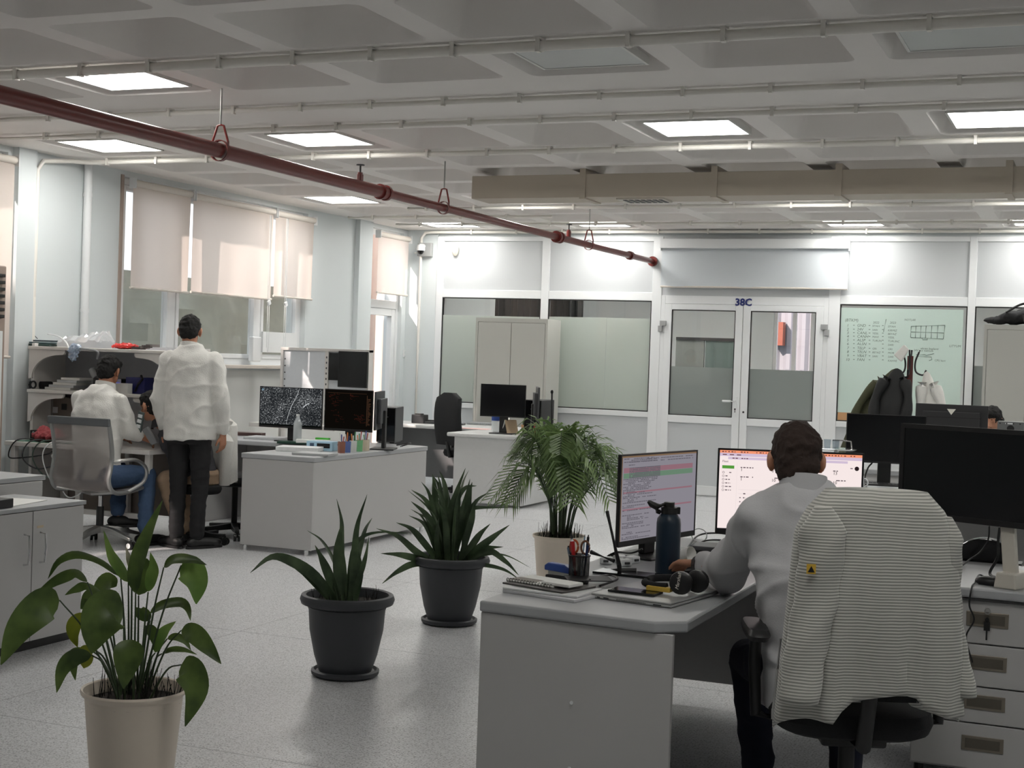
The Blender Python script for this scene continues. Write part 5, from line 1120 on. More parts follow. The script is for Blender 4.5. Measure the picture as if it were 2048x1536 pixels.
# ---- peace lily
LP = PD(268, 1400, 4.92); pl = cream_pot('peace_lily', 'peace lily with broad drooping leaves in a cream pot, left foreground', (LP.x, LP.y))
sticks(pl, .15, .33, 90, .03, .10, 4)
VD = (_fw*-1).normalized()
def cp_(cx, cy, dd): return PD(cx/2.867, 1000+cy/2.867, 4.92+dd)-Vector((LP.x, LP.y, 0))
px2m = 4.92/2860/2.867
leaves = [  # stem start, blade points (crop px + depth offset), width, material, twist
 ([(770, 1010, 0)], [(778, 530, -.02), (775, 430, -.02), (805, 300, 0), (860, 160, .03), (932, 2, .06)], 85, lily_m, .2),
 ([(740, 1010, .02)], [(735, 470, .0), (690, 385, .0), (640, 310, .02), (595, 175, .03)], 75, lily_l, .5),
 ([(752, 1000, .02)], [(756, 400, .02), (742, 340, .02), (722, 268, .02)], 34, spathe, .2),
 ([(800, 1010, -.02)], [(850, 525, .0), (872, 440, .0), (882, 380, .0), (862, 300, .0)], 70, lily_l, .3),
 ([(790, 1000, .04)], [(795, 545, .05), (812, 460, .06), (835, 390, .06), (842, 335, .06)], 125, lily_m, -.2),
 ([(735, 1000, .04)], [(690, 440, .05), (580, 350, .02), (440, 308, -.02), (335, 350, -.05), (275, 452, -.06)], 68, lily_m, 1.0),
 ([(690, 1000, -.02)], [(500, 470, -.02), (435, 418, -.04), (310, 465, -.08), (155, 590, -.10)], 80, lily_m, .9),
 ([(700, 1010, -.06)], [(340, 575, -.12), (250, 600, -.15), (110, 740, -.20), (5, 945, -.22)], 175, lily_m, .25),
 ([(700, 1000, .02)], [(600, 545, .04), (500, 490, .04), (430, 510, .02), (372, 545, .0)], 60, lily_m, .8),
 ([(710, 1000, .08)], [(560, 610, .10), (600, 500, .12), (640, 480, .12), (668, 495, .12)], 130, lily_m, .7),
 ([(690, 1010, .06)], [(530, 610, .08), (540, 560, .09), (500, 590, .09), (462, 625, .08)], 110, lily_m, .2),
 ([(720, 1010, -.08)], [(705, 612, -.12), (620, 640, -.16), (560, 740, -.19), (525, 880, -.19)], 225, lily_m, .15),
 ([(690, 1010, -.03)], [(490, 650, -.05), (430, 700, -.06), (420, 770, -.06), (445, 845, -.06)], 75, lily_y, .5),
 ([(770, 1020, -.10)], [(755, 800, -.17), (740, 870, -.19), (725, 960, -.20), (708, 1082, -.19)], 145, lily_m, .2),
 ([(690, 1020, -.08)], [(525, 890, -.10), (430, 900, -.12), (360, 970, -.14), (325, 1105, -.15)], 90, lily_m, .3),
 ([(800, 1010, .0)], [(940, 385, .02), (1000, 342, .0), (1100, 345, -.03), (1185, 372, -.06)], 62, lily_m, .9),
 ([(800, 1015, .02)], [(1040, 375, .0), (1090, 400, -.02), (1130, 480, -.03), (1125, 597, -.03)], 145, lily_l, .3),
 ([(800, 1010, .03)], [(860, 650, .04), (930, 605, .04), (1030, 590, .02), (1075, 625, .0), (1092, 692, -.01)], 62, lily_m, .9),
 ([(830, 1010, .02)], [(890, 875, .02), (915, 800, .02), (950, 745, .03), (1008, 696, .04)], 66, lily_l, .4),
 ([(840, 1010, .02)], [(1040, 748, .0), (1110, 765, -.03), (1190, 845, -.06), (1268, 940, -.08)], 100, lily_m, .5),
 ([(840, 1010, .05)], [(960, 795, .06), (1010, 785, .06), (1060, 810, .06), (1095, 862, .05)], 42, lily_m, .6),
 ([(850, 1020, -.06)], [(1040, 945, -.12), (1090, 985, -.15), (1125, 1100, -.17), (1062, 1298, -.17)], 150, lily_m, .25),
 ([(840, 1010, .07)], [(930, 880, .09), (990, 858, .10), (1060, 862, .10), (1130, 886, .10)], 36, lily_m, .9),
 ([(790, 1010, .06)], [(860, 690, .08), (830, 655, .08), (800, 640, .08), (780, 615, .08)], 80, lily_m, .3),
 ([(690, 1010, .05)], [(480, 850, .06), (425, 880, .06), (420, 950, .05), (432, 1035, .05)], 60, lily_m, .5),
 ([(700, 1010, .0)], [(520, 850, .0), (490, 880, -.02), (490, 930, -.02), (480, 965, -.02)], 85, lily_y, .4),
 ([(800, 1005, .05)], [(840, 720, .06), (870, 750, .06), (880, 790, .06), (890, 850, .06)], 55, lily_m, .3)]
for st, bl, w, m_, tw in leaves:
    b0 = cp_(*bl[0]); s0 = cp_(*st[0]); s0.z = .32; b1 = cp_(*bl[1]); mid = s0.lerp(b0, .55)+Vector((0, 0, .04))
    lf_ = ribbon([cp_(*q) for q in bl], w*px2m*1.2, lilyp, VD, tw*.8, .22, wave=.06).build('leaf' if m_ is not spathe else 'flower', m_, pl, True)
    MB().tube(bez([s0, mid, b0+(b0-b1)*.02], 6), [.0042-.0018*i/12 for i in range(13)], 6).build('leaf_stalk', stem_m, pl, True)
# ---- two snake plants
def sans(plant, D0, crop, leaves_, sc, base_rand, seed, loc):
    r = random.Random(seed); pm2 = D0/2860/crop[2]; o = Vector((*loc, 0))
    for pts, w, dd in leaves_:
        Q = [PD(crop[0]+x/crop[2], crop[1]+y/crop[2], D0+dd*(i/max(1, len(pts)-1)))-o for i, (x, y) in enumerate(pts)]
        if Q[0].z > .36: Q[0].z = .36
        ribbon(Q, w*pm2, sansp, VD, r.uniform(-.5, .5), .25, wave=.03).build('leaf', sans_m, plant, True)
    for _ in range(base_rand):
        a = r.uniform(0, 2*PI); ln = r.uniform(.28, .52); le = r.uniform(.03, .26); q = r.uniform(.01, .09); b0 = Vector((q*math.cos(a), q*math.sin(a), .345)); dv = Vector((math.cos(a), math.sin(a), 0))
        ribbon([b0, b0+dv*le*.25+Vector((0, 0, ln*.5)), b0+dv*le*.6+Vector((0, 0, ln*.85)), b0+dv*le+Vector((0, 0, ln))], r.uniform(.028, .045), sansp, VD, r.uniform(-1.2, 1.2), .3).build('leaf', sans_m, plant, True)
b1 = PZ(690, 1350, 0.0); s1 = dark_pot('snake_plant', 'sparse snake plant with few long leaves in the nearer dark grey pot', (b1.x, b1.y)); sticks(s1, .17, .352, 70, .02, .07, 5)
cr = (480, 920, 3.2)
sans(s1, 6.72, cr, [([(655, 930), (640, 740), (630, 560), (648, 412)], 88, .0), ([(662, 900), (655, 520), (650, 380), (618, 248)], 36, .08), ([(700, 925), (728, 640), (750, 420), (814, 220)], 46, .03), ([(630, 925), (580, 760), (530, 640), (480, 545)], 66, -.05), ([(610, 925), (520, 820), (430, 740), (338, 684)], 62, -.08), ([(620, 925), (480, 745), (330, 648), (200, 622), (65, 722)], 70, -.25), ([(700, 930), (770, 740), (805, 620), (826, 488)], 42, -.02), ([(680, 930), (710, 640), (760, 510), (880, 462), (1090, 470)], 30, .15), ([(725, 930), (755, 790), (770, 690), (762, 590)], 56, .05), ([(690, 930), (720, 760), (735, 640), (745, 530)], 50, .08), ([(640, 930), (612, 840), (602, 780), (600, 735)], 28, -.02)], 1, 2, 8, (b1.x, b1.y))
b2 = PZ(898, 1246, 0.0); s2 = dark_pot('snake_plant', 'bushy snake plant with many leaves in the farther dark grey pot', (b2.x, b2.y)); sticks(s2, .17, .352, 40, .02, .06, 6)
D2 = .384*-b2.x+.923*b2.y
sans(s2, D2, cr, [([(1310, 670), (1330, 400), (1380, 220), (1444, 50)], 46, .05), ([(1330, 670), (1400, 400), (1440, 260), (1472, 120)], 40, .1), ([(1290, 670), (1250, 470), (1190, 350), (1095, 265)], 56, -.05), ([(1280, 660), (1190, 540), (1100, 440), (1000, 400)], 50, -.1), ([(1270, 670), (1130, 590), (1010, 490), (872, 438)], 46, -.15), ([(1260, 665), (1130, 630), (1020, 605), (900, 598)], 48, -.2), ([(1260, 670), (1120, 660), (1010, 710), (908, 792)], 50, -.25), ([(1420, 670), (1520, 570), (1620, 490), (1725, 415)], 60, -.05), ([(1430, 670), (1540, 570), (1610, 560), (1685, 556)], 34, .0), ([(1430, 670), (1580, 580), (1700, 650), (1784, 738)], 40, -.12), ([(1430, 680), (1560, 670), (1690, 700), (1790, 765)], 32, -.2), ([(1360, 660), (1430, 330), (1500, 305), (1710, 305)], 42, .25), ([(1400, 670), (1490, 540), (1540, 470), (1602, 408)], 46, .05), ([(1440, 680), (1560, 610), (1700, 610), (1860, 690)], 14, -.1), ([(1280, 660), (1220, 480), (1170, 400), (1080, 355)], 34, .1), ([(1300, 670), (1270, 430), (1240, 300), (1230, 195)], 46, .05), ([(1290, 670), (1250, 380), (1190, 290), (1075, 195)], 18, .1), ([(1400, 670), (1470, 420), (1490, 330), (1505, 250)], 46, .0), ([(1340, 680), (1380, 300), (1440, 180), (1515, 165)], 36, .15), ([(1290, 690), (1265, 560), (1262, 460), (1272, 370)], 40, -.15)], 1, 26, 9, (b2.x, b2.y))
# ---- palm
pp_ = PD(1117, 1100, 9.6); pa = cream_pot('areca_palm', 'feathery areca palm in a cream pot beside the foreground desk', (pp_.x, pp_.y)); sticks(pa, .15, .33, 140, .03, .12, 7)
rp_ = random.Random(12)
for k in range(25):
    a = 2*PI*k/25*3.2+rp_.uniform(-.3, .3); up = rp_.uniform(.25, 1.0); L = rp_.uniform(.62, .95); q = rp_.uniform(.01, .07)
    b0 = Vector((q*math.cos(a), q*math.sin(a), .33)); dv = Vector((math.cos(a), math.sin(a), 0)); rad = L*(.72-.45*up); hgt = .30+.46*up
    P = bez([b0, b0+dv*rad*.15+Vector((0, 0, hgt*.55)), b0+dv*rad*.55+Vector((0, 0, hgt)), b0+dv*rad*1.05+Vector((0, 0, hgt*(.82 if up > .6 else .55)))], 8)
    m = MB(); m.tube(P, [.006-.0045*i/(len(P)-1) for i in range(len(P))], 5)
    fr_ = m.build('frond_stem', stem_m, pa, True)
    lm = MB(); N = len(P)-1; cnt = 25
    for i in range(cnt):
        f = .34+.66*i/(cnt-1); x = f*N; j = min(N-1, int(x)); p = P[j].lerp(P[j+1], x-j); d = (P[j+1]-P[j]).normalized(); sd = d.cross(Vector((0, 0, 1))).normalized(); upv = sd.cross(d)
        ll = .26*(1-.55*abs(f-.62)/.4)*rp_.uniform(.85, 1.1)
        for s in (-1, 1):
            ld = (d*.62+sd*s*.75+upv*.28).normalized(); t1 = p+ld*ll*.55; t2 = p+ld*ll+Vector((0, 0, -.42*ll*rp_.uniform(.4, 1.5))); wv_ = ld.cross(upv).normalized()*.0078
            lm.add([p-wv_*.5, p+wv_*.5, t1+wv_, t1-wv_, t2], [(0, 1, 2, 3), (3, 2, 4)])
    lm.build('frond_leaflets', palm_m, fr_)
st = PD(1104, 784, 9.6)-Vector((pp_.x, pp_.y, 0)); MB().tube([(st.x+.03, st.y, .32), (st.x, st.y, st.z)], [.008, .0065], 8).build('support_stake', black_m, pa, True)
MB().sphere((st.x, st.y, st.z), (.01, .01, .014)).build('stake_cap', black_m, pa, True)
# ================================================================ SMALL THINGS
def V(*a): return Vector(a)
def bookm(c): return mat('cover_'+c, c, .5)
def flat(name, label, cat, c, sz, rz, m_, z=None, group=None, tilt=None, bev=.0015):
    """a thin box whose underside lies at c.z"""
    o = MB(); o.box(-sz[0]/2, sz[0]/2, -sz[1]/2, sz[1]/2, 0, sz[2]); ob = o.build(name, m_, None, bev=bev); ob.location = c; ob.rotation_euler = (0, 0, rz) if tilt is None else (*tilt, rz); return tag(ob, label, cat, group)
def cable(label, pts, r, m_=black_m, group=None, n=10):
    return tag(MB().tube(bez(pts, n), r, 6).build('cable', m_, None, True), label, 'cable', group)
Z0 = DZ+.0005
# ---- near desk: bottle
b = PZ(1334, 1146, DZ); t = thing('steel_bottle', 'tall navy blue steel bottle with black flip lid beside the monitor', 'bottle', (b.x, b.y, DZ), .5)
navy_b = mat('navy_enamel', '0f2435', .42, var=.03)
MB().lathe([(0, 0), (.043, 0), (.046, .006), (.0465, .19), (.044, .208), (.034, .222), (.030, .226), (0, .226)], 30).build('body', navy_b, t, True)
m = MB(); m.lathe([(.0, .226), (.031, .226), (.032, .25), (.024, .252), (.020, .256), (.020, .270), (0, .272)], 22); m.box(.028, .040, -.012, .012, .226, .252); m.build('lid', black_m, t, True)
M_ = Matrix.Translation(V(-.030, 0, .255)); sp_ = MB(); sp_.tube([(-.018, 0, .262), (-.05, -.002, .252), (-.072, -.004, .262), (-.084, -.004, .272)], [.008, .014, .012, .006], 8); sp_.tube([(-.055, 0, .252), (-.044, 0, .235), (-.034, 0, .228)], [.012, .011, .007], 8); sp_.build('flip_cap', black_m, t, True)
# pencil cup
b = PZ(1157, 1166, DZ); t = thing('pencil_cup', 'black wire mesh pencil cup full of pens and scissors', 'pencil cup', (b.x, b.y, DZ))
cupm = film_mat('black_wire_mesh', '1a1b1c', .3, .04, .25); MB().lathe([(.0, .002), (.034, .002), (.036, .004), (.038, .10)], 24).build('mesh_wall', cupm, t, True)
MB().lathe([(.036, .097), (.040, .097), (.041, .101), (.036, .103)], 24).build('rim', black_m, t, True); MB().cyl((0, 0, 0), (0, 0, .004), .036, n=20).build('bottom', black_m, t)
for i, (x, y, dx, dy, L, r, c, lab_) in enumerate(((-.015, .0, -.022, .01, .165, .004, '1b1d22', 'black pen standing in the mesh cup'), (.015, .01, .012, .0, .16, .005, '111113', 'thick black marker in the mesh cup'), (-.006, -.012, -.016, -.01, .145, .009, 'b3262a', 'red marker in the mesh cup'), (.004, .014, .004, .012, .158, .003, '8aa3b8', 'blue grey brush in the mesh cup'), (-.02, .012, -.03, .012, .115, .008, '5f7487', 'slate blue eraser pen in the mesh cup'), (.02, -.01, .016, -.008, .135, .005, '23355e', 'navy pen in the mesh cup'))):
    o = thing('pen', lab_, 'pen', (b.x+x, b.y+y, DZ+.006)); MB().tube([(0, 0, 0), (dx*.8, dy*.8, L*.8), (dx, dy, L)], [r*.6, r, r], 8).build('barrel', mat('pen_'+c, c, .4), o, True); MB().tube([(dx, dy, L), (dx*1.06, dy*1.06, L*1.05)], [r*.8, r*.5], 8).build('pen_end', black_m if i != 2 else pvc, o, True)
o = thing('scissors', 'scissors with orange and grey ring handles in the mesh cup', 'scissors', (b.x+.002, b.y-.006, DZ+.008)); 
MB().prism([(-.006, 0), (.006, 0), (.008, .10), (-.008, .10)], 'y', -.001, .001).build('blades', steel, o)
for s in (-1, 1): MB().tube([V(s*.021+.015*math.cos(a), 0, .122+.023*math.sin(a)) for a in [2*PI*i/18 for i in range(19)]], .0042, 8, False).build('ring_handle', mat('orange_handle', 'b4562e', .45) if s < 0 else mat('brown_handle', '6e4a34', .5), o, True)
# stapler
b = PZ(1122, 1158, DZ); t = thing('stapler', 'blue and purple stapler behind the pencil cup', 'stapler', (b.x, b.y, DZ), -.25)
MB().box(-.06, .065, -.016, .016, 0, .012).build('base', black_m, t, bev=.003); MB().box(-.05, .05, -.012, .012, .014, .028).build('magazine', steel, t); MB().prism([(-.065, .028), (.065, .024), (.065, .036), (.02, .055), (-.05, .056), (-.065, .046)], 'y', -.017, .017).build('top_arm', mat('blue_plastic', '33509a', .35), t, bev=.004)
# magazines and papers at the near left corner
mags = [('glossy magazine at the bottom of the stack on the desk corner', (1110, 1188), (.29, .21, .010), -.22, 'c6c6c9'), ('pale brochure in the middle of the stack on the desk corner', (1105, 1180), (.28, .20, .007), -.10, 'd8d9da'), ('dark printed magazine on the desk corner stack', (1098, 1172), (.26, .19, .006), -.3, '4a4745')]
z = DZ
for lab_, (px, py), sz, rz, c in mags:
    q = PZ(px, py, z); flat('magazine', lab_, 'magazine', (q.x, q.y, z+.0003), sz, rz, mat('cover_'+c, c, .35, var=.35 if c[0] == '4' else .06, scale=22), group='papers on the desk corner'); z += sz[2]+.0006
q = PZ(1085, 1164, z); t = thing('spiral_notebook', 'spiral notebook with black white pattern open on the magazine stack', 'notebook', (q.x, q.y, z+.0005), -.28)
MB().box(-.10, .10, -.075, .075, 0, .005).build('pages', paper_m, t, bev=.001); MB().box(-.099, .01, -.070, .0, .0052, .0058).build('printed_photo', mat('photo_print', '6f655c', .5, var=.9, scale=50), t)
for i in range(16): MB().tube([V(-.095+i*.0125, -.075+.006*math.cos(a), .004+.006*math.sin(a)) for a in [2*PI*j/8 for j in range(9)]], .0011, 5, False).build('spiral_ring', black_m, t)
q = PZ(1112, 1170, z); flat('notepad', 'small white notepad lying on the spiral notebook', 'notepad', (q.x+.03, q.y-.02, z+.0065), (.115, .085, .010), -.25, paper_m)
# dark leather folder with cable clutter
q = PZ(1176, 1176, DZ); flat('black_folder', 'black folder between the magazines and the laptop', 'folder', (q.x-.01, q.y+.03, DZ+.026), (.16, .11, .004), .5, black_m)
# laptop, phone, headphones
la, lb, lc_, ld = [PZ(*p, DZ) for p in ((1172, 1196), (1318, 1216), (1378, 1180), (1238, 1162))]
u = (lb-la); rz = math.atan2(u.y, u.x); cen = (la+lb+lc_+ld)/4; W_ = .30; H_ = .36
cen = la+V(math.cos(rz), math.sin(rz), 0)*.15+V(-math.sin(rz), math.cos(rz), 0)*.20
silver = mat('silver_laptop', 'b3b4b3', .35, .4, var=.02)
t = thing('laptop', 'closed silver laptop on the near desk, phone and headphones on it', 'laptop', (cen.x+.01, cen.y, DZ), rz)
MB().box(-.15, .15, -.19, .19, .002, .011).build('base_case', silver, t, bev=.003); MB().box(-.149, .149, -.189, .189, .0118, .018).build('screen_lid', silver, t, bev=.003)
for i in range(26): MB().box(-.05+i*.0042, -.048+i*.0042, -.1905, -.1902, .0045, .009).build('vent_slot', black_m, t)
for a, b_ in ((-.125, -.113), (-.10, -.08), (.085, .115)): MB().box(a, b_, -.1905, -.1902, .0045, .0085).build('side_port', black_m, t)
ML = Matrix.Translation(t.location) @ RZ(rz); top_z = DZ+.0185
def onl(x, y): p = ML @ V(x, y, 0); return V(p.x, p.y, top_z)
p_ = onl(-.035, -.085); ph = thing('smartphone', 'black smartphone lying face up on the laptop', 'phone', tuple(p_), rz+.08)
MB().box(-.085, .085, -.042, .042, 0, .008).build('phone_body', black_m, ph, bev=.003); MB().box(-.082, .082, -.039, .039, .008, .0085).build('phone_screen', black_gl, ph)
p_ = onl(.035, -.045); flat('yellow_box', 'small yellow box beneath the headphones', 'box', tuple(p_+V(0, 0, .009)), (.085, .03, .016), rz+.1, mat('yellow_card', 'c9a846', .5))
p_ = onl(.06, .01); hp = thing('headphones', 'black folded over-ear headphones resting on the laptop', 'headphones', tuple(p_+V(0, 0, .001)), rz)
MB().tube(bez([(-.10, -.01, .028), (-.105, .055, .03), (-.05, .105, .032), (.015, .10, .034), (.05, .06, .036)], 6), .013, 10).build('headband', black_fab, hp, True); MB().tube(bez([(-.10, -.01, .028), (-.09, -.035, .026), (-.05, -.05, .024), (.0, -.05, .026)], 6), .012, 10).build('headband_pad', black_fab, hp, True)
for (x, y, a) in ((.050, -.045, .25), (.075, .03, .15)):
    e = MB(); e.lathe([(0, -.02), (.030, -.02), (.038, -.012), (.040, .0), (.038, .012), (.03, .018), (0, .018)], 22, (x, y, .043), Matrix.Rotation(a, 4, 'Z') @ Matrix.Rotation(PI/2, 4, 'X')); ec = e.build('ear_cup', black_m, hp, True)
text_mesh('script_logo', 'Marshall', .017, mat('logo_ivory', 'e4e1d6', .4), hp, (.0505, -.0672, .022), (PI/2, -PI/2+.15, .25), align='LEFT', shear=.3)
# plastic bag, paper, adapters, drive, mouse, cables
q = PZ(1372, 1160, DZ); t = thing('plastic_bag', 'small clear plastic bag with yellow stripe near the man\'s elbow', 'bag', (q.x, q.y, DZ), .4)
clearp = film_mat('clear_plastic', 'e8e8e4', .4, .25, .45); m = MB(); rs = [[V(-.06+.12*i/10, -.035+.07*j/8, .002+.020*math.sin(PI*i/10)*math.sin(PI*j/8)+.004*math.sin(i*2.1+j*1.7)*math.sin(PI*i/10)) for i in range(11)] for j in range(9)]; m.rings(rs, False, False, closed=False); m.build('film', clearp, t, True); MB().box(.015, .022, -.03, .03, .018, .0195).build('yellow_stripe', mat('yellow_print', 'd9bd4a', .5), t)
q = PZ(1300, 1132, DZ); t = tag(MB().lathe([(.004, 0), (.035, .16)], 14, tuple(q+V(.03, .0, .03)), Matrix.Rotation(1.35, 4, 'Y') @ Matrix.Rotation(.3, 4, 'X')).build('paper_cone', paper_m, None, True), 'rolled white paper cone lying before the steel bottle', 'paper')
for i, (px, py, sx) in enumerate(((1212, 1128, .05), (1250, 1132, .045), (1265, 1126, .05), (1238, 1124, .05))):
    q = PZ(px, py, DZ); t = thing('power_adapter', ['leftmost white power adapter behind the pencil cup', 'white power adapter nearest the paper cone', 'white power adapter under the monitor foot', 'white power adapter between two others behind the cup'][i], 'adapter', (q.x, q.y, DZ), .3+i*.4, 'white power adapters'); MB().box(-sx/2, sx/2, -.02, .02, 0, .028).build('adapter_body', pvc, t, bev=.006); MB().box(-.01, .01, -.026, -.02, .01, .018).build('socket', dark_grey, t)
q = PZ(1432, 1108, DZ); t = thing('docking_box', 'dark grey flat box with cables below the bright screen', 'dock', (q.x, q.y, DZ), .1); MB().box(-.10, .10, -.08, .08, .001, .038).build('dock_body', mat('dock_grey', '4d4e50', .5), t, bev=.004); MB().box(-.08, .08, -.0815, -.08, .012, .022).build('port_row', black_m, t)
q = PZ(1372, 1104, DZ); t = flat('external_drive', 'small grey external drive right of the steel bottle', 'drive', (q.x, q.y, DZ+.001), (.10, .07, .014), .3, mat('drive_grey', '8a8c8e', .4, .4))
q = PZ(1386, 1146, DZ); t = thing('mouse', 'black mouse under the left hand of the seated man', 'mouse', (q.x, q.y, DZ), .9); MB().sphere((0, 0, .012), (.055, .03, .018)).build('shell', black_m, t, True); MB().box(-.03, .03, -.02, .02, 0, .006).build('mouse_foot', black_m, t)
q = PZ(1420, 1122, DZ); t = thing('keyboard', 'black keyboard in front of the seated man', 'keyboard', (q.x+.14, q.y+.06, DZ), -.1); MB().box(-.20, .20, -.06, .06, 0, .012).build('key_base', black_m, t, bev=.003)
for r_ in range(5):
    k_ = MB(); [k_.box(-.195+i*.026, -.173+i*.026, -.055+r_*.022, -.036+r_*.022, .012, .016) for i in range(15)]; tag(k_.build('key_row', dark_grey, t), kind='stuff')
def dz(px, py, h=0.): q = PZ(px, py, DZ+h); return (q.x, q.y, q.z)
cable('black cable looping left of the bright screen', [dz(1372, 1100, .004), dz(1395, 1072, .01), dz(1430, 1066, .03), dz(1470, 1072, .03), dz(1500, 1085, .01)], .004)
cable('second black cable arching behind the dark grey box', [dz(1392, 1088, .004), dz(1420, 1080, .02), dz(1460, 1082, .02), dz(1490, 1090, .005)], .0035)
cable('thin white cable ring beside the bright screen', [V(*dz(1398, 1084, .0))+V(.035*math.cos(a), .0, .03+.03*math.sin(a)) for a in [2*PI*i/14 for i in range(15)]], .0025, pvc)
cable('black cable under the left monitor', [dz(1215, 1112, .004), dz(1235, 1104, .02), dz(1262, 1106, .03), dz(1285, 1098, .05)], .004)
cable('black cable running along the desk behind the pencil cup', [dz(1180, 1160, .03), dz(1215, 1150, .01), dz(1235, 1158, .01), dz(1200, 1172, .012)], .004)
q = PZ(1240, 1146, DZ); t = thing('tripod', 'small black folding phone tripod leaning by the left monitor', 'tripod', tuple(q))
P1 = PD(1214, 1022, 5.42)-q; P2 = PD(1238, 1130, 5.38)-q; P3 = PD(1182, 1104, 5.45)-q; P4 = PD(1228, 1122, 5.38)-q
MB().tube([P1, P2, V(P2.x+.005, P2.y, .004)], [.007, .009, .008], 8).build('main_leg', black_m, t, True); MB().tube([P3, P4], [.009, .008], 8).build('side_arm', black_m, t, True); MB().tube([V(-.07, .03, .006), V(.0, 0, .01), V(.06, .015, .012)], [.006, .009, .010], 8).build('folded_leg', black_m, t, True)
q = PZ(1255, 1150, DZ); flat('tablet', 'silver edged black tablet lying in front of the adapters', 'tablet', (q.x, q.y, DZ+.001), (.24, .11, .009), -.05, black_gl)
# ---- right end of the main desk
q = PZ(1975, 1172, DZ); t = thing('mouse', 'black wired mouse at the right desk edge', 'mouse', (q.x, q.y+.03, DZ), -.3); MB().sphere((0, 0, .014), (.052, .03, .020)).build('shell', black_m, t, True); MB().box(-.03, .03, -.02, .02, 0, .006).build('mouse_foot', black_m, t)
e0 = PZ(1946, 1178, DZ); cable('black cable hanging over the desk edge before the drawers', [dz(1972, 1155, .012), dz(1958, 1150, .02), dz(1950, 1165, .006), (e0.x-.005, 5.56, DZ+.006), (e0.x-.01, 5.545, DZ-.06), tuple(PY(1948, 1240, 5.55)), tuple(PY(1932, 1275, 5.55)), tuple(PY(1945, 1325, 5.55))], .0032)
cable('thick black cable hanging below the switched off monitor', [tuple(PD(2000, 1052, 5.6)), tuple(PD(1996, 1085, 5.6)), tuple(PD(1995, 1115, 5.65)), dz(1980, 1148, .006), dz(2010, 1158, .006), dz(2060, 1166, .006)], .006)
cable('thin black cable hanging below the switched off monitor', [tuple(PD(1979, 1050, 5.65)), tuple(PD(1976, 1080, 5.65)), tuple(PD(1960, 1105, 5.7)), tuple(PD(1938, 1120, 5.75)), dz(1926, 1130, .004)], .0035)
q = PZ(2030, 1176, DZ); t = thing('cable_bag', 'clear bag of cables at the right desk edge', 'bag', (q.x, q.y+.03, DZ)); m = MB(); m.rings([[V(-.07+.14*i/8, -.03+.06*j/6, .002+.018*math.sin(PI*i/8)*math.sin(PI*j/6)) for i in range(9)] for j in range(7)], False, False, closed=False); m.build('film', clearp, t, True)
# ---- right rear desk things
q = PZ(1800, 975, DZ); t = thing('keyboard', 'black keyboard on the right rear desk', 'keyboard', (q.x-.06, q.y+.12, DZ), -.12); MB().box(-.22, .22, -.07, .07, 0, .014).build('key_base', black_m, t, bev=.003); k_ = MB(); [k_.box(-.21+i*.028, -.187+i*.028, -.06+j*.025, -.04+j*.025, .014, .018) for i in range(15) for j in range(5)]; tag(k_.build('keys', dark_grey, t), kind='stuff')
q = PZ(1716, 978, DZ); t = thing('mug', 'white mug half hidden behind the bright screen', 'mug', (q.x, q.y, DZ)); MB().lathe([(0, 0), (.036, 0), (.038, .09), (.034, .09), (.033, .006), (0, .006)], 20).build('cup', pvc, t, True); MB().tube([V(.037+.026*math.sin(a), 0, .045+.028*math.cos(a)) for a in [PI*i/10 for i in range(11)]], .005, 8).build('handle', pvc, t, True)
cable('black cable behind the mug on the right rear desk', [tuple(PD(1745, 925, 10.0)), tuple(PD(1735, 938, 10.0)), dz(1728, 968, .01), dz(1740, 980, .005)], .006)
q = PD(1672, 905, 9.3); t = thing('glass_tray', 'chrome rack holding two drinking glasses behind the bright screen', 'rack', (q.x, q.y, .7405)); zt_ = PD(1672, 899, 9.3).z-.7405
MB().cyl((0, 0, 0), (0, 0, .012), .09, n=24).build('foot', pvc, t, True); MB().cyl((0, 0, .012), (0, 0, zt_-.004), .014, n=12).build('post', pvc, t, True); MB().lathe([(0, zt_-.006), (.12, zt_-.002), (.135, zt_+.006), (.13, zt_+.008), (.0, zt_)], 28).build('tray', chrome, t, True)
MB().tube([V(.10, 0, zt_+.006), V(.09, .02, zt_+.055), V(.03+.0, .03, zt_+.06), V(-.03, .03, zt_+.058)], .005, 8).build('wire_handle', chrome, t, True)
for i, x in enumerate((-.055, .0)):
    g = thing('drinking_glass', ['left drinking glass on the chrome rack', 'right drinking glass on the chrome rack'][i], 'glass', (q.x+x, q.y-.02, .7405+zt_+.0045), 0, 'glasses on the rack'); MB().lathe([(0, 0), (.02, 0), (.024, .06), (.022, .06), (.018, .004), (0, .004)], 18).build('tumbler', glass_mat('tumbler_glass', (.85, .88, .9)), g, True)
# metering device above the big monitor
q = PD(2018, 850, 11.4); t = thing('box_stack', 'white cardboard boxes carrying the grey device at the right', 'boxes', (q.x, 12.0, .7405)); hz = PD(2018, 862, 11.6).z-.7405; hz = max(.2, hz)
MB().box(-.16, .5, -.13, .13, 0, hz*.5-.001).build('lower_box', paper_m, t, bev=.004); MB().box(-.15, .45, -.12, .12, hz*.5, hz).build('upper_box', paper_m, t, bev=.004)
dv = thing('test_device', 'grey rack device with a round fan on the white boxes', 'device', (q.x+.02, 12.0, .7405+hz+.001)); MB().box(-.10, .10, -.08, .08, 0, .085).build('device_case', mat('device_grey', '6a6c6c', .5), dv, bev=.003); MB().cyl((0, -.081, .03), (0, -.084, .03), .028, n=18).build('fan', black_m, dv); MB().box(-.04, .02, -.0825, -.08, .065, .075).build('label_strip', pvc, dv)
for i in range(4): MB().cyl((-.08+i*.05, -.08, .07), (-.08+i*.05, -.084, .07), .006, n=8).build('knob', black_m, dv)
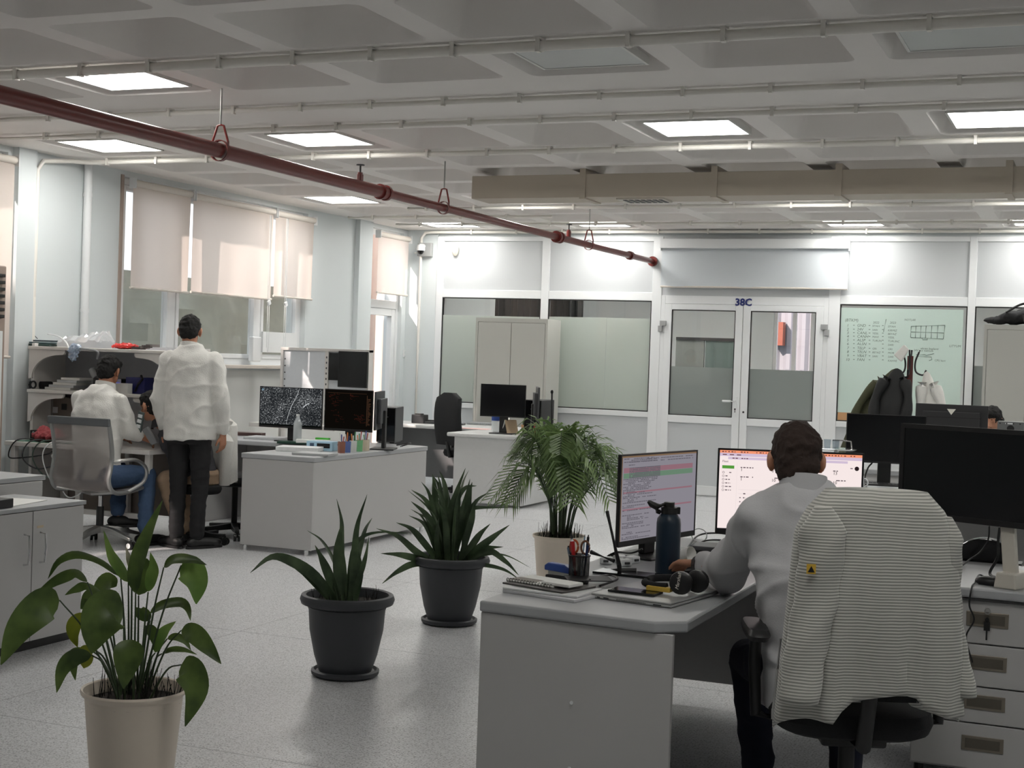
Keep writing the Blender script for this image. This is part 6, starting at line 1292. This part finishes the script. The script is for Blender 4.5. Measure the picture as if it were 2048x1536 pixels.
# bag on the right cabinet
t = thing('black_bag', 'black sports bag lying on top of the right tall cabinet', 'bag', (xc+.42, 15.78, 2.062)); m = MB()
for (x, w, h) in ((-.3, .1, .07), (-.15, .16, .13), (0, .19, .16), (.15, .19, .15), (.3, .13, .10)): m.sphere((x, 0, h*.55), (.16, w*.95, h*.55), 14, 8)
remesh(m, 'bag_body', black_fab, t, .012, 5, .010, (12, 12, 12)); MB().tube(bez([(-.22, -.12, .12), (-.05, -.17, .21), (.15, -.17, .20), (.28, -.12, .10)], 6), .012, 8).build('bag_strap', black_m, t, True); MB().tube(bez([(-.05, -.18, .10), (-.03, -.2, .02), (.02, -.2, -.02+.025), (.05, -.19, .05)], 5), .008, 6).build('buckle_strap', black_m, t, True)
# ---- coat rack
cq = PD(1821, 712, 14.6); t = thing('coat_rack', 'dark red coat stand with curved black hooks before the written glass', 'coat rack', (cq.x, cq.y, 0)); hz = cq.z
MB().cyl((0, 0, .02), (0, 0, hz), .034, .030, n=14).build('post', mat('maroon_paint', '4a1714', .4), t, True); MB().lathe([(0, 0), (.22, 0), (.22, .015), (.05, .03), (0, .03)], 24).build('base', black_m, t, True)
for a in (0.05, PI-.05, PI/2, -PI/2):
    c_, s_ = math.cos(a), math.sin(a); MB().tube(bez([(c_*.09, s_*.09, hz+.06), (c_*.05, s_*.05, hz-.06), (c_*.06, s_*.06, hz-.16), (c_*.13, s_*.13, hz-.19), (c_*.16, s_*.16, hz-.14)], 6), .009, 8).build('hook', black_m, t, True)
def coat(label, c, m_, ln, w, d, lean, seed, quilt=0.):
    t = thing('hanging_coat', label, 'coat', tuple(c)); m = MB(); rs = []; r = random.Random(seed); ph_ = r.uniform(0, 6)
    for i in range(20):
        f = i/19; ww = w*(.22+.78*min(1, f*1.9)**.7); dd = d*(.35+.65*min(1, f*2)); rs.append([V(lean*f*ln+ww*math.cos(a)*(1+.08*math.sin(4*a+ph_+f*3)*f)+quilt*math.sin(f*60), dd*math.sin(a)*(1+.2*math.sin(6*a+f*4)*f), -ln*f-.02*abs(math.cos(a))) for a in [2*PI*j/36 for j in range(36)]])
    m.rings(rs).build('coat_body', m_, t, True)
    for s in (-1, 1): MB().tube(bez([(s*w*.45+lean*.12*ln, -d*.6, -.12*ln), (s*w*.85+lean*.45*ln, -d*1.0, -.42*ln), (s*w*.75+lean*.75*ln, -d*1.05, -.82*ln)], 6), [.05+.01*math.sin(i*.9) for i in range(13)], 10).build('sleeve', m_, t, True)
    return t
olive = mat('olive_cloth', '3c3d28', .85, var=.1, scale=40); dkj = mat('black_padded_cloth', '131415', .7, var=.15, scale=30)
coat('olive green parka hanging leftmost on the coat rack', cq+V(-.14, .02, -.13), olive, .95, .22, .07, -.38, 1); coat('black padded jacket hanging in front on the coat rack', cq+V(-.11, -.12, -.13), dkj, .75, .19, .08, -.10, 2, .004)
coat('white lab coat hanging on the right hook of the coat rack', cq+V(.17, -.02, -.15), fleece, .95, .13, .05, .16, 3); m = thing('hat', 'white folded cap on the upper left hook of the coat rack', 'cap', tuple(cq+V(-.06, -.05, .005))); q_ = MB(); q_.prism([(-.10, .0), (.0, .11), (.05, .06), (-.02, -.07)], 'y', -.03, .03); q_.build('folded_cloth', fleece, m, bev=.012)
# ---- writing on the glass
wr = thing('marker_writing', 'handwritten list of pins and drawings in dark marker on the glass pane', 'writing', (0, YF+.0078, 0)); mk = mat('marker_ink', '64786f', .6)
def wp_(px, py): p = PY(px, py, YF+.0078); return p
def wtxt(s_, px, py, size): p = wp_(px, py); text_mesh('handwriting', s_, size, mk, wr, (p.x, 0, p.z), (PI/2, .01, 0), .0002, shear=.15)
def wpx(cx, cy): return (1670+cx/12.8, 620+cy/12.8)
wtxt('(BTKM)', *wpx(250, 290), .046)
wtxt('2022', *wpx(970, 345), .034); wtxt('2023', *wpx(1400, 350), .034)
rows_ = [('1', 'GND', 'SIYAH', 'SIYAH -', 425), ('2', '24V', 'SARI', 'KIRMIZI', 525), ('3', 'CANL', 'YESIL', 'BEYAZ', 615), ('4', 'CANH', 'MAVI', 'YESIL', 705), ('5', 'ALSP', 'TURUNCU', 'TURUNCU', 800), ('6', 'ALSN', '', 'SARI', 895), ('7', 'TELP', 'GRI', 'GRI', 1005), ('8', 'TELN', 'BEYAZ', 'MOR', 1100), ('9', 'VBAT', 'SARI', 'SARI', 1200), ('10', 'FAN', '', 'KAHVE', 1300)]
for a_, b_, c_, d_, y_ in rows_:
    wtxt(a_, *wpx(300-(30 if a_ == '10' else 0), y_), .042); wtxt('-', *wpx(450, y_), .07); wtxt(b_, *wpx(560, y_), .043); wtxt('-', *wpx(850, y_+8), .07)
    if c_: wtxt(c_[:5], *wpx(950, y_+6), .030)
    wtxt('-', *wpx(1190, y_+10), .07); wtxt(d_[:6], *wpx(1350, y_+20), .031)
def wline(*pts, r=.0035): MB().tube([V(p.x, 0, p.z) for p in [wp_(*q) for q in pts]], r, 4).build('drawn_line', mk, wr)
def w2(cx, cy): return (1790+cx/12.8, 610+cy/12.8)
wline(w2(400, 830), w2(415, 545)); wline(w2(415, 545), w2(1280, 520)); wline(w2(1280, 520), w2(1235, 870)); wline(w2(400, 830), w2(1235, 870)); wline(w2(410, 690), w2(1250, 715))
for a_ in (530, 660, 790, 935, 1090): wline(w2(a_+8, 530), w2(a_-12, 850))
wline(w2(690, 850), w2(710, 890), w2(830, 890), w2(825, 850)); wline(wpx(1310, 235), wpx(1240, 560)); wline(w2(540, 1270), w2(760, 1270), w2(800, 1290), w2(1000, 1245)); wline(w2(560, 1310), w2(790, 1325), w2(930, 1330), w2(945, 1400), w2(870, 1425))
wtxt('NOTLAR', *w2(240, 400), .03); wtxt('ekran baglanti', *w2(650, 1135), .034); wtxt('CPU kart', *w2(1010, 1440), .03); wtxt('LITYUM', *w2(1385, 1075), .035); wtxt('24V guc kablosu', *w2(470, 1180), .032)
# ---- far desk things
FZ = .7405
q = PZ(991, 865, .74); t = thing('water_bottle', 'clear water bottle with blue label on the far desk', 'bottle', (q.x, q.y, FZ)); pet = film_mat('clear_bottle', 'e6edf0', .4, .2, .55)
MB().lathe([(0, 0), (.044, .0), (.046, .02), (.043, .08), (.046, .10), (.046, .20), (.040, .235), (.018, .275), (.015, .29), (0, .29)], 22).build('bottle_wall', pet, t, True); MB().lathe([(.0462, .125), (.0468, .127), (.0468, .165), (.0462, .167)], 22).build('label_band', mat('label_blue', '2f4f9e', .4), t, True); MB().cyl((0, 0, .288), (0, 0, .308), .017, n=14).build('cap', mat('cap_blue', '33449a', .4), t, True)
q = PZ(1020, 868, .74); t = thing('desk_calendar', 'white and brown tent calendar beside the water bottle', 'calendar', (q.x, q.y, FZ), -.5)
MB().prism([(-.05, 0), (-.045, 0), (.002, .145), (-.003, .147)], 'x', -.075, .075, Matrix.Identity(4)).build('front_leaf', mat('kraft_card', 'b6a084', .7), t); MB().prism([(.05, 0), (.055, 0), (.004, .147), (-.001, .147)], 'x', -.075, .075).build('back_leaf', paper_m, t)
t.rotation_euler = (0, 0, -.5+PI/2)
q = PZ(1048, 863, .74); t = thing('wicker_basket', 'small brown basket with a cactus on the far desk', 'basket', (q.x, q.y+.05, FZ)); MB().lathe([(0, 0), (.04, 0), (.055, .07), (.05, .07), (.038, .006), (0, .006)], 16).build('basket_wall', mat('tan_wicker', 'b08a62', .8, var=.2, scale=60), t, True); MB().sphere((-.02, 0, .09), (.02, .02, .035)).build('cactus', sans_m, t, True)
q = PZ(1052, 868, .74); t = thing('pen_pot', 'red pot with red pens on the far desk', 'pencil cup', (q.x+.09, q.y-.02, FZ)); MB().lathe([(0, 0), (.028, 0), (.032, .06), (.029, .06), (.026, .004), (0, .004)], 16).build('pot_wall', mat('red_plastic', 'b8402f', .4), t, True)
for i in range(4): MB().tube([(0, 0, .01), (.02*math.cos(i*1.7), .02*math.sin(i*1.7), .12)], .004, 6).build('red_pen', mat('red_pen', 'c23a30', .4), t)
q = PZ(1066, 862, .74); t = thing('pen_tray', 'grey box of pens at the right end of the far desk', 'box', (q.x+.06, q.y+.06, FZ)); MB().box(-.06, .06, -.04, .04, 0, .07).build('box_wall', mat('mid_grey', '97999a', .5), t, bev=.003)
for i in range(4): MB().tube([(-.04+i*.025, 0, .06), (-.05+i*.03, .01, .12)], .004, 6).build('pen', mat('pen_dark_red', '8a2f2f', .4) if i % 2 else black_m, t)
q = PZ(945, 858, .74); flat('pink_paper', 'pink sheet at the edge of the far desk', 'paper', (q.x, q.y+.05, FZ), (.34, .22, .003), .1, mat('pink_sheet', 'e6bcb8', .7)); q = PZ(965, 850, .74); flat('newspaper', 'crumpled printed papers behind the water bottle', 'paper', (q.x, q.y+.1, FZ+.0035), (.4, .26, .02), .2, mat('printed_grey', '8f9294', .7, var=.5, scale=60))
q = PD(937, 830, 15.4); t = thing('desk_phone', 'pale grey desk telephone behind the far chair', 'telephone', (q.x, 14.95, FZ), .2); MB().prism([(-.09, 0), (.09, 0), (.09, .11), (-.09, .03)], 'x', -.08, .08).build('phone_base', mat('phone_grey', 'c3c3ba', .4), t, bev=.006); MB().tube([(-.06, -.07, .07), (-.065, 0, .11), (-.06, .07, .14)], [.022, .014, .022], 10).build('handset', mat('phone_grey', 'c3c3ba', .4), t, True)
for i, (px, py, sx, sy, sz_, c, lab_) in enumerate(((815, 838, .16, .12, .10, '2b2b2d', 'black boxy printer unit on the left part of the far desk'), (850, 838, .26, .16, .03, '3c3d3f', 'dark pile of gadgets on the left part of the far desk'), (880, 842, .18, .12, .02, '56585a', 'grey pile of cables near the far chair'))):
    q = PZ(px, py+10, .74); t = thing('gadget', lab_, 'device', (max(q.x, -7.6), 14.85+.05*i, FZ), .1*i); MB().box(-sx/2, sx/2, -sy/2, sy/2, 0, sz_).build('gadget_case', mat('gadget_'+c, c, .5), t, bev=.006); MB().box(-sx*.3, sx*.2, -sy*.3, sy*.3, sz_, sz_+.012).build('gadget_top', black_m, t, bev=.003)
# ---- middle desk clutter
def mdp(px, py): q = PZ(px, py, .74); return V(min(max(q.x, mx0+.08), mx1-.08) if q.y < my1-.75 else q.x, min(max(q.y, my0+.08), my1-.1), FZ)
items = [('closed_laptop', 'closed grey laptop at the front edge of the middle desk', 'laptop', (630, 910), (.30, .20, .018), .12, 'a9abac'), ('paper_pile', 'untidy pile of white papers on the middle desk', 'paper', (600, 902), (.34, .22, .035), .3, 'd3d4d4'), ('printed_board', 'long green circuit board on the middle desk', 'circuit board', (598, 888), (.36, .10, .02), .35, '1d4034'), ('white_strip', 'white plastic strip on top of the paper pile', 'strip', (590, 893), (.28, .05, .03), .4, 'e0e1e0'), ('papers', 'loose papers near the pale jacket on the middle desk', 'paper', (535, 878), (.35, .25, .02), .1, 'b9bbbd'), ('dark_board', 'dark electronics board behind the loose papers', 'circuit board', (545, 868), (.3, .12, .03), .2, '4a3430')]
for nm, lab_, cat_, (px, py), sz, rz, c in items:
    p = mdp(px, py); flat(nm, lab_, cat_, (p.x, p.y, FZ+.0005+{'paper_pile': .0, 'white_strip': .036}.get(nm, 0)), sz, rz, mat('item_'+c, c, .5, var=.12, scale=40), bev=.003)
p = mdp(628, 880); t = thing('bench_meter', 'light blue meter with dark display on the middle desk', 'meter', (-5.78, 9.98, FZ), .15); MB().box(-.11, .11, -.06, .06, 0, .075).build('meter_case', mat('light_blue', '9dbdd0', .45), t, bev=.004); MB().box(-.02, .09, -.062, -.06, .025, .06).build('meter_display', black_gl, t); MB().box(-.08, -.045, -.062, -.06, .02, .06).build('meter_buttons', mat('meter_navy', '33485e', .5), t)
for i in range(2):
    t = thing('terminal_block', ['upper green terminal block behind the blue meter', 'lower green terminal block behind the blue meter'][i], 'connector', (-5.96, 10.30-.12*i, FZ), .1, 'green connectors'); MB().box(-.06, .06, -.02, .02, 0, .05+.03*(1-i)).build('block_body', mat('bright_green', '49b53c', .45), t, bev=.003); MB().box(-.05, .05, -.023, -.02, .02, .03).build('contact_row', dark_grey, t)
t = thing('plastic_bottle', 'clear plastic bottle in front of the speckled picture screen', 'bottle', (-6.36, 10.56, FZ)); MB().lathe([(0, 0), (.034, 0), (.036, .02), (.036, .17), (.016, .22), (.014, .235), (0, .235)], 20).build('bottle_wall', pet, t, True); MB().cyl((0, 0, .233), (0, 0, .25), .016, n=12).build('cap', pvc, t, True)
for i, (px, c, lab_) in enumerate(((683, '8a5a4a', 'brown red pen holder on the middle desk'), (694, '5a6fa8', 'blue pen holder on the middle desk'), (706, 'c9cbc4', 'clear pen holder with pens on the middle desk'), (718, '6fae7c', 'green pen holder on the middle desk'), (731, 'c8bba6', 'beige cup with orange marker on the middle desk'))):
    q = PX(px, 895, mx1-.09); t = thing('pen_holder', lab_, 'pencil cup', (mx1-.09, q.y, FZ), .1, 'pen holders along the middle desk edge'); MB().lathe([(0, 0), (.03, 0), (.033, .09), (.030, .09), (.027, .004), (0, .004)], 4 if i < 4 else 16).build('holder_wall', mat('holder_'+c, c, .4), t)
    for k in range(3): MB().tube([(.0, .0, .01), (.018*math.cos(k*2.1+i), .018*math.sin(k*2.1+i), .13+.015*k)], .0045, 6).build('pen', mat('pencol%d' % ((i+k) % 5), ('a8322c', '2d3f86', 'e2e2dc', 'e08a4a', '2f7a4a')[(i+k) % 5], .4), t)
p = PZ(760, 890, .74); cable('black cable coiled at the foot of the desktop tower', [(mx1-.1, p.y-.1, FZ+.006), (mx1-.06, p.y, FZ+.03), (mx1-.14, p.y+.1, FZ+.02), (mx1-.2, p.y+.02, FZ+.006)], .006)
# ---- low cabinet tops
q = PZ(70, 1005, .722); flat('paper_sheet', 'white sheets spread on the low cabinet top', 'paper', (-5.1, 5.62, .7225), (.30, .42, .003), .2, paper_m); flat('black_tray', 'flat black folder on the low cabinet top', 'folder', (-4.98, 5.42, .7260), (.10, .30, .006), .25, black_m)
q = PZ(8, 1016, .722); flat('black_box', 'small black box at the edge of the low cabinet top', 'box', (-4.95, q.y-.02, .7225), (.10, .13, .045), .1, black_m, bev=.004)
for i in range(2): q = PZ(30, 978, .80); flat('notebook', ['lower small pale notebook on the taller cabinet', 'upper small pale notebook on the taller cabinet'][i], 'notebook', (-5.55, q.y, .8005+i*.0205), (.12, .15, .02), .1+.1*i, paper_m, group='small notebooks')
q = PZ(8, 985, .80); t = thing('pen_cup', 'dark grey pen cup with a red pen on the taller cabinet', 'pencil cup', (-5.52, q.y-.06, .8005)); MB().lathe([(0, 0), (.035, 0), (.035, .10), (.032, .10), (.032, .004), (0, .004)], 18).build('cup_wall', mat('cup_slate', '45484c', .5), t, True)
for k in range(3): MB().tube([(0, 0, .01), (.02*math.cos(k*2), .02*math.sin(k*2), .15)], .006, 6).build('pen', (mat('red_plastic', 'b8402f', .4), black_m, black_m)[k], t)
q = PZ(20, 965, .80); t = thing('tent_card', 'white tent calendar standing on the taller cabinet', 'calendar', (-5.68, q.y+.05, .8005), .2); MB().prism([(-.07, 0), (-.065, 0), (.003, .19), (-.002, .19)], 'y', -.1, .1).build('front_leaf', paper_m, t); MB().prism([(.07, 0), (.065, 0), (-.002, .19), (.003, .19)], 'y', -.1, .1).build('back_leaf', paper_m, t)
# ---- work bench contents
s1, s2 = 1.4955, 1.1455; ys = by0+.42
def bp(px, py, y): return PY(px, py, y)
t = thing('bubble_wrap', 'sheet of crumpled bubble wrap on the top bench shelf', 'bubble wrap', (bp(170, 680, ys).x, ys, s1)); m = MB(); rb_ = random.Random(4)
g = [[V(-.20+.42*i/20, -.10+.2*j/8, .03+.11*(.45+.55*i/20)*math.sin(PI*(.08+.84*j/8))+rb_.uniform(-.012, .012)) for i in range(21)] for j in range(9)]; m.rings(g, False, False, closed=False); m.rings([[V(p.x, p.y, .002) for p in g[0]], g[0]], False, False, closed=False); m.rings([[V(p.x, p.y, .002) for p in g[-1]], g[-1]], False, False, closed=False)
m.build('bubble_sheet', film_mat('bubble_plastic', 'd5d9dd', .5, .25, .25), t)
t = thing('board_pile', 'pile of circuit boards and cables at the left of the top bench shelf', 'circuit boards', (bp(92, 685, ys).x, ys, s1)); 
for i in range(3): MB().cbox((.02*i, .01*i, .012+.016*i), (.24, .2, .012), .2*i).build('board', mat('board_teal%d' % i, ('3d5550', '4d6468', '2f3f46')[i], .5, var=.4, scale=60), t)
cable('grey wire arching over the pile of boards', [tuple(V(bp(50, 680, ys).x, ys, s1+.05)), tuple(bp(48, 662, ys)), tuple(bp(62, 665, ys)), tuple(V(bp(75, 680, ys).x, ys, s1+.06))], .003, dark_grey); cable('white wire hanging off the top bench shelf', [tuple(bp(95, 668, ys)), tuple(bp(115, 672, ys)), tuple(bp(132, 684, ys-.15)), tuple(V(bp(138, 700, by0+.18).x, by0+.185, s1-.02))], .006, pvc)
bbg = thing('blue_bag', 'crumpled pale blue plastic bag hanging over the top bench shelf', 'bag', (bp(146, 705, by0+.17).x, by0+.17, s1-.08)); m = MB(); m.sphere((0, 0, .03), (.045, .02, .06), 12, 8); m.sphere((.02, -.005, .08), (.06, .025, .03), 12, 8); remesh(m, 'bag_film', film_mat('pale_blue_film', 'b9cde4', .5, .2, .2), bbg, .006, 1, .014, (50, 50, 50))
t = thing('red_packet', 'bright red foil packet on the top bench shelf', 'packet', (bp(250, 688, ys).x, ys, s1)); m = MB(); m.sphere((0, 0, .024), (.10, .08, .024), 16, 8); m.cbox((.0, 0, .02), (.18, .13, .02)); remesh(m, 'foil', mat('red_foil', 'c9302c', .3), t, .006, 2, .008, (40, 40, 40))
t = thing('dark_parts', 'dark metal parts right of the red packet on the top shelf', 'parts', (bp(290, 690, ys).x, ys, s1)); 
for i in range(4): MB().cbox((-.06+.04*i, .02*(i % 2), .012+.008*i), (.07, .09, .02), .4*i).build('part_block', mat('part_dark%d' % (i % 2), ('3b3535', '6a6462')[i % 2], .5), t)
y2 = by0+.40
t = thing('black_case', 'black zipped tool case on the second bench shelf', 'case', (bp(77, 765, y2).x, y2, s2)); xf(padded(.26, .12, .06, p=5), Matrix.Translation((0, 0, .031))).build('case_body', black_fab, t, True); MB().tube([(-.04, -.065, .03), (0, -.075, .035), (.04, -.065, .03)], .006, 6).build('handle', black_m, t, True)
for i in range(5): flat('white_box', ['lowest flat white box of the stack on the second shelf', 'second flat white box of the stack on the second shelf', 'third flat white box of the stack on the second shelf', 'fourth flat white box of the stack on the second shelf', 'topmost flat white box of the stack on the second shelf'][i], 'box', (bp(130+i*6, 770, y2).x, y2, s2+.0003+i*.0208), (.26-.02*i, .18, .02), .05*(i % 3), mat('pale_card%d' % (i % 2), ('d8d8d4', 'bfc2c4')[i % 2], .6), group='flat white boxes on the bench')
t = thing('power_supply', 'bench power supply with glowing blue display on the second shelf', 'power supply', (bp(222, 758, y2).x, y2+.04, s2)); MB().box(-.14, .14, -.09, .09, 0, .11).build('supply_case', black_m, t, bev=.004); MB().box(.085, .14, -.093, -.09, .0, .11).build('supply_panel', mat('panel_grey', 'b9bcc4', .5), t); MB().box(.098, .128, -.095, -.093, .055, .08).build('supply_display', emit_mat('blue_display', '3a3cff', 2.0), t)
for i in range(2): flat('white_box', ['lower white carton under the power supply front', 'upper white carton under the power supply front'][i], 'box', (bp(240, 775, y2-.14).x, y2-.13, s2+.0003+i*.0405), (.18, .06, .04), 0, mat('pale_card0', 'd8d8d4', .6), group='cartons before the power supply')
t = thing('blue_box', 'dark blue box with a black strap on the second bench shelf', 'box', (bp(279, 760, y2).x, y2, s2)); MB().box(-.08, .10, -.07, .07, 0, .13).build('box_body', mat('deep_blue', '22265c', .45), t, bev=.003); MB().tube([(.02, -.08, .02), (.06, -.09, .08), (.09, -.08, .12), (.06, -.06, .145)], .010, 6).build('strap', black_m, t, True)
for i, z in enumerate((.0,)): pass
lampb = thing('desk_lamp', 'white clip spotlight hanging under the top bench shelf', 'lamp', (bp(157, 730, y2).x, by1-.03, 1.30)); MB().tube([(0, 0, 0), (.0, -.06, .03), (.02, -.12, .02)], .008, 8).build('arm', pvc, lampb, True); MB().lathe([(.02, 0), (.03, .05), (.034, .09)], 16, (.02, -.12, .02), Matrix.Rotation(2.4, 4, 'Y'), cap0=True).build('shade', pvc, lampb, True)
cable('grey hose hanging from the top bench shelf', [tuple(V(bp(185, 690, ys).x, ys-.2, s1+.01)), tuple(V(bp(190, 692, ys).x, by0+.17, s1)), tuple(bp(193, 702, by0+.17)), tuple(bp(194, 718, by0+.2))], .008, mat('hose_grey', '9a9c9e', .5))
bz = bt+.0005
t = thing('test_rack', 'grey steel test rack panel at the back of the bench top', 'rack', (bp(80, 850, by1-.1).x+.13, by1-.12, bz)); MB().box(-.24, .30, -.06, .06, 0, .34).build('rack_body', mat('rack_taupe', '8d857c', .5, .3), t, bev=.004)
MB().box(.02, .07, -.066, -.06, .02, .33).build('rack_rail', alu, t)
for i in range(5): MB().box(-.2+.09*i, -.15+.09*i, -.064, -.06, .24-.03*(i % 2), .29-.03*(i % 2)).build('rack_label', pvc if i % 2 else dark_grey, t)
t = thing('red_cloth', 'crumpled dark red antistatic bag on the bench top', 'bag', (bp(103, 862, by0+.15).x, by0+.12, bz)); m = MB(); m.sphere((0, 0, .05), (.14, .09, .05), 16, 8); m.sphere((-.05, 0, .07), (.08, .06, .04), 12, 8); remesh(m, 'cloth', mat('dusty_red', 'a3474c', .6), t, .008, 2, .022, (22, 22, 22))
t = thing('black_connector', 'black connector block left of the red bag on the bench', 'connector', (bp(72, 862, by0+.1).x, by0+.1, bz)); MB().box(-.035, .035, -.03, .03, 0, .09).build('block_body', black_m, t, bev=.004); MB().cyl((0, -.03, .07), (0, -.033, .07), .012, n=10).build('socket', steel, t)
flat('green_mat', 'green cutting mat with cables on the bench top', 'mat', (bp(80, 875, by0+.1).x+.1, by0+.14, bz), (.5, .28, .004), .0, mat('mat_green', '3f6a5a', .6))
for i, (x0_, mid, c) in enumerate(((-.30, -.12, black_m), (-.16, -.2, dark_grey), (-.06, -.26, mat('cable_green', '3e4f46', .5)), (.04, -.34, pvc), (.14, -.40, pvc))):
    xx = bp(60, 880, by0-.06).x+.1; cable(['black cable drooping over the left bench edge', 'grey cable drooping over the bench edge', 'dark green cable drooping over the bench edge', 'white cable drooping low below the bench', 'long white cable looping below the bench'][i], [(xx+x0_+.2, by0+.15, bz+.012), (xx+x0_+.05, by0-.03, bz+.012), (xx+x0_, by0-.07, bt-.12), (xx+x0_+.15, by0-.07, bt+mid), (xx+x0_+.36, by0-.06, bt+mid*.7), (xx+x0_+.42, by0-.06, bt-.06)], .0055, c)
# devices in the hands
q = PD(300, 872, 10.9); hv = thing('handheld_tester', 'silver handheld tester passed between the two men', 'device', tuple(q)); M_ = Matrix.Rotation(-.5, 4, 'Y') @ Matrix.Rotation(.3, 4, 'X'); m = MB(); m.box(-.028, .028, -.012, .012, -.07, .07, M_); m.build('tester_case', mat('tester_grey', '8b8d8f', .35, .5), hv, bev=.006)
q = PD(280, 843, 10.95); hv2 = thing('circuit_module', 'upright circuit module with white parts held by the seated man', 'circuit board', tuple(q)); M_ = Matrix.Rotation(.18, 4, 'Y'); MB().box(-.026, .026, -.006, .006, -.085, .075, M_).build('module_board', mat('module_grey', '55605f', .5), hv2)
for i in range(3): MB().box(-.018, .018, -.014, -.006, -.05+.04*i, -.025+.04*i, M_).build('component', pvc, hv2)
# air conditioner at the left edge
ac = thing('air_conditioner', 'tall floor standing air conditioner at the left edge of the photo', 'air conditioner', (PX(12, 600, -7.85).x, PX(12, 600, -7.85).y, 0)); zt_ = PX(10, 532, -7.85).z
MB().box(-.22, .0, -.52, 0, 0, zt_).build('cabinet', mat('taupe_plastic', '9b8a80', .5), ac, bev=.01); MB().box(.0, .006, -.50, -.03, .05, zt_-.5).build('front_panel', pvc, ac, bev=.003)
for i in range(7): MB().box(.0, .02, -.48, -.03, zt_-.40+i*.052, zt_-.375+i*.052).build('louvre', black_m, ac, bev=.004)
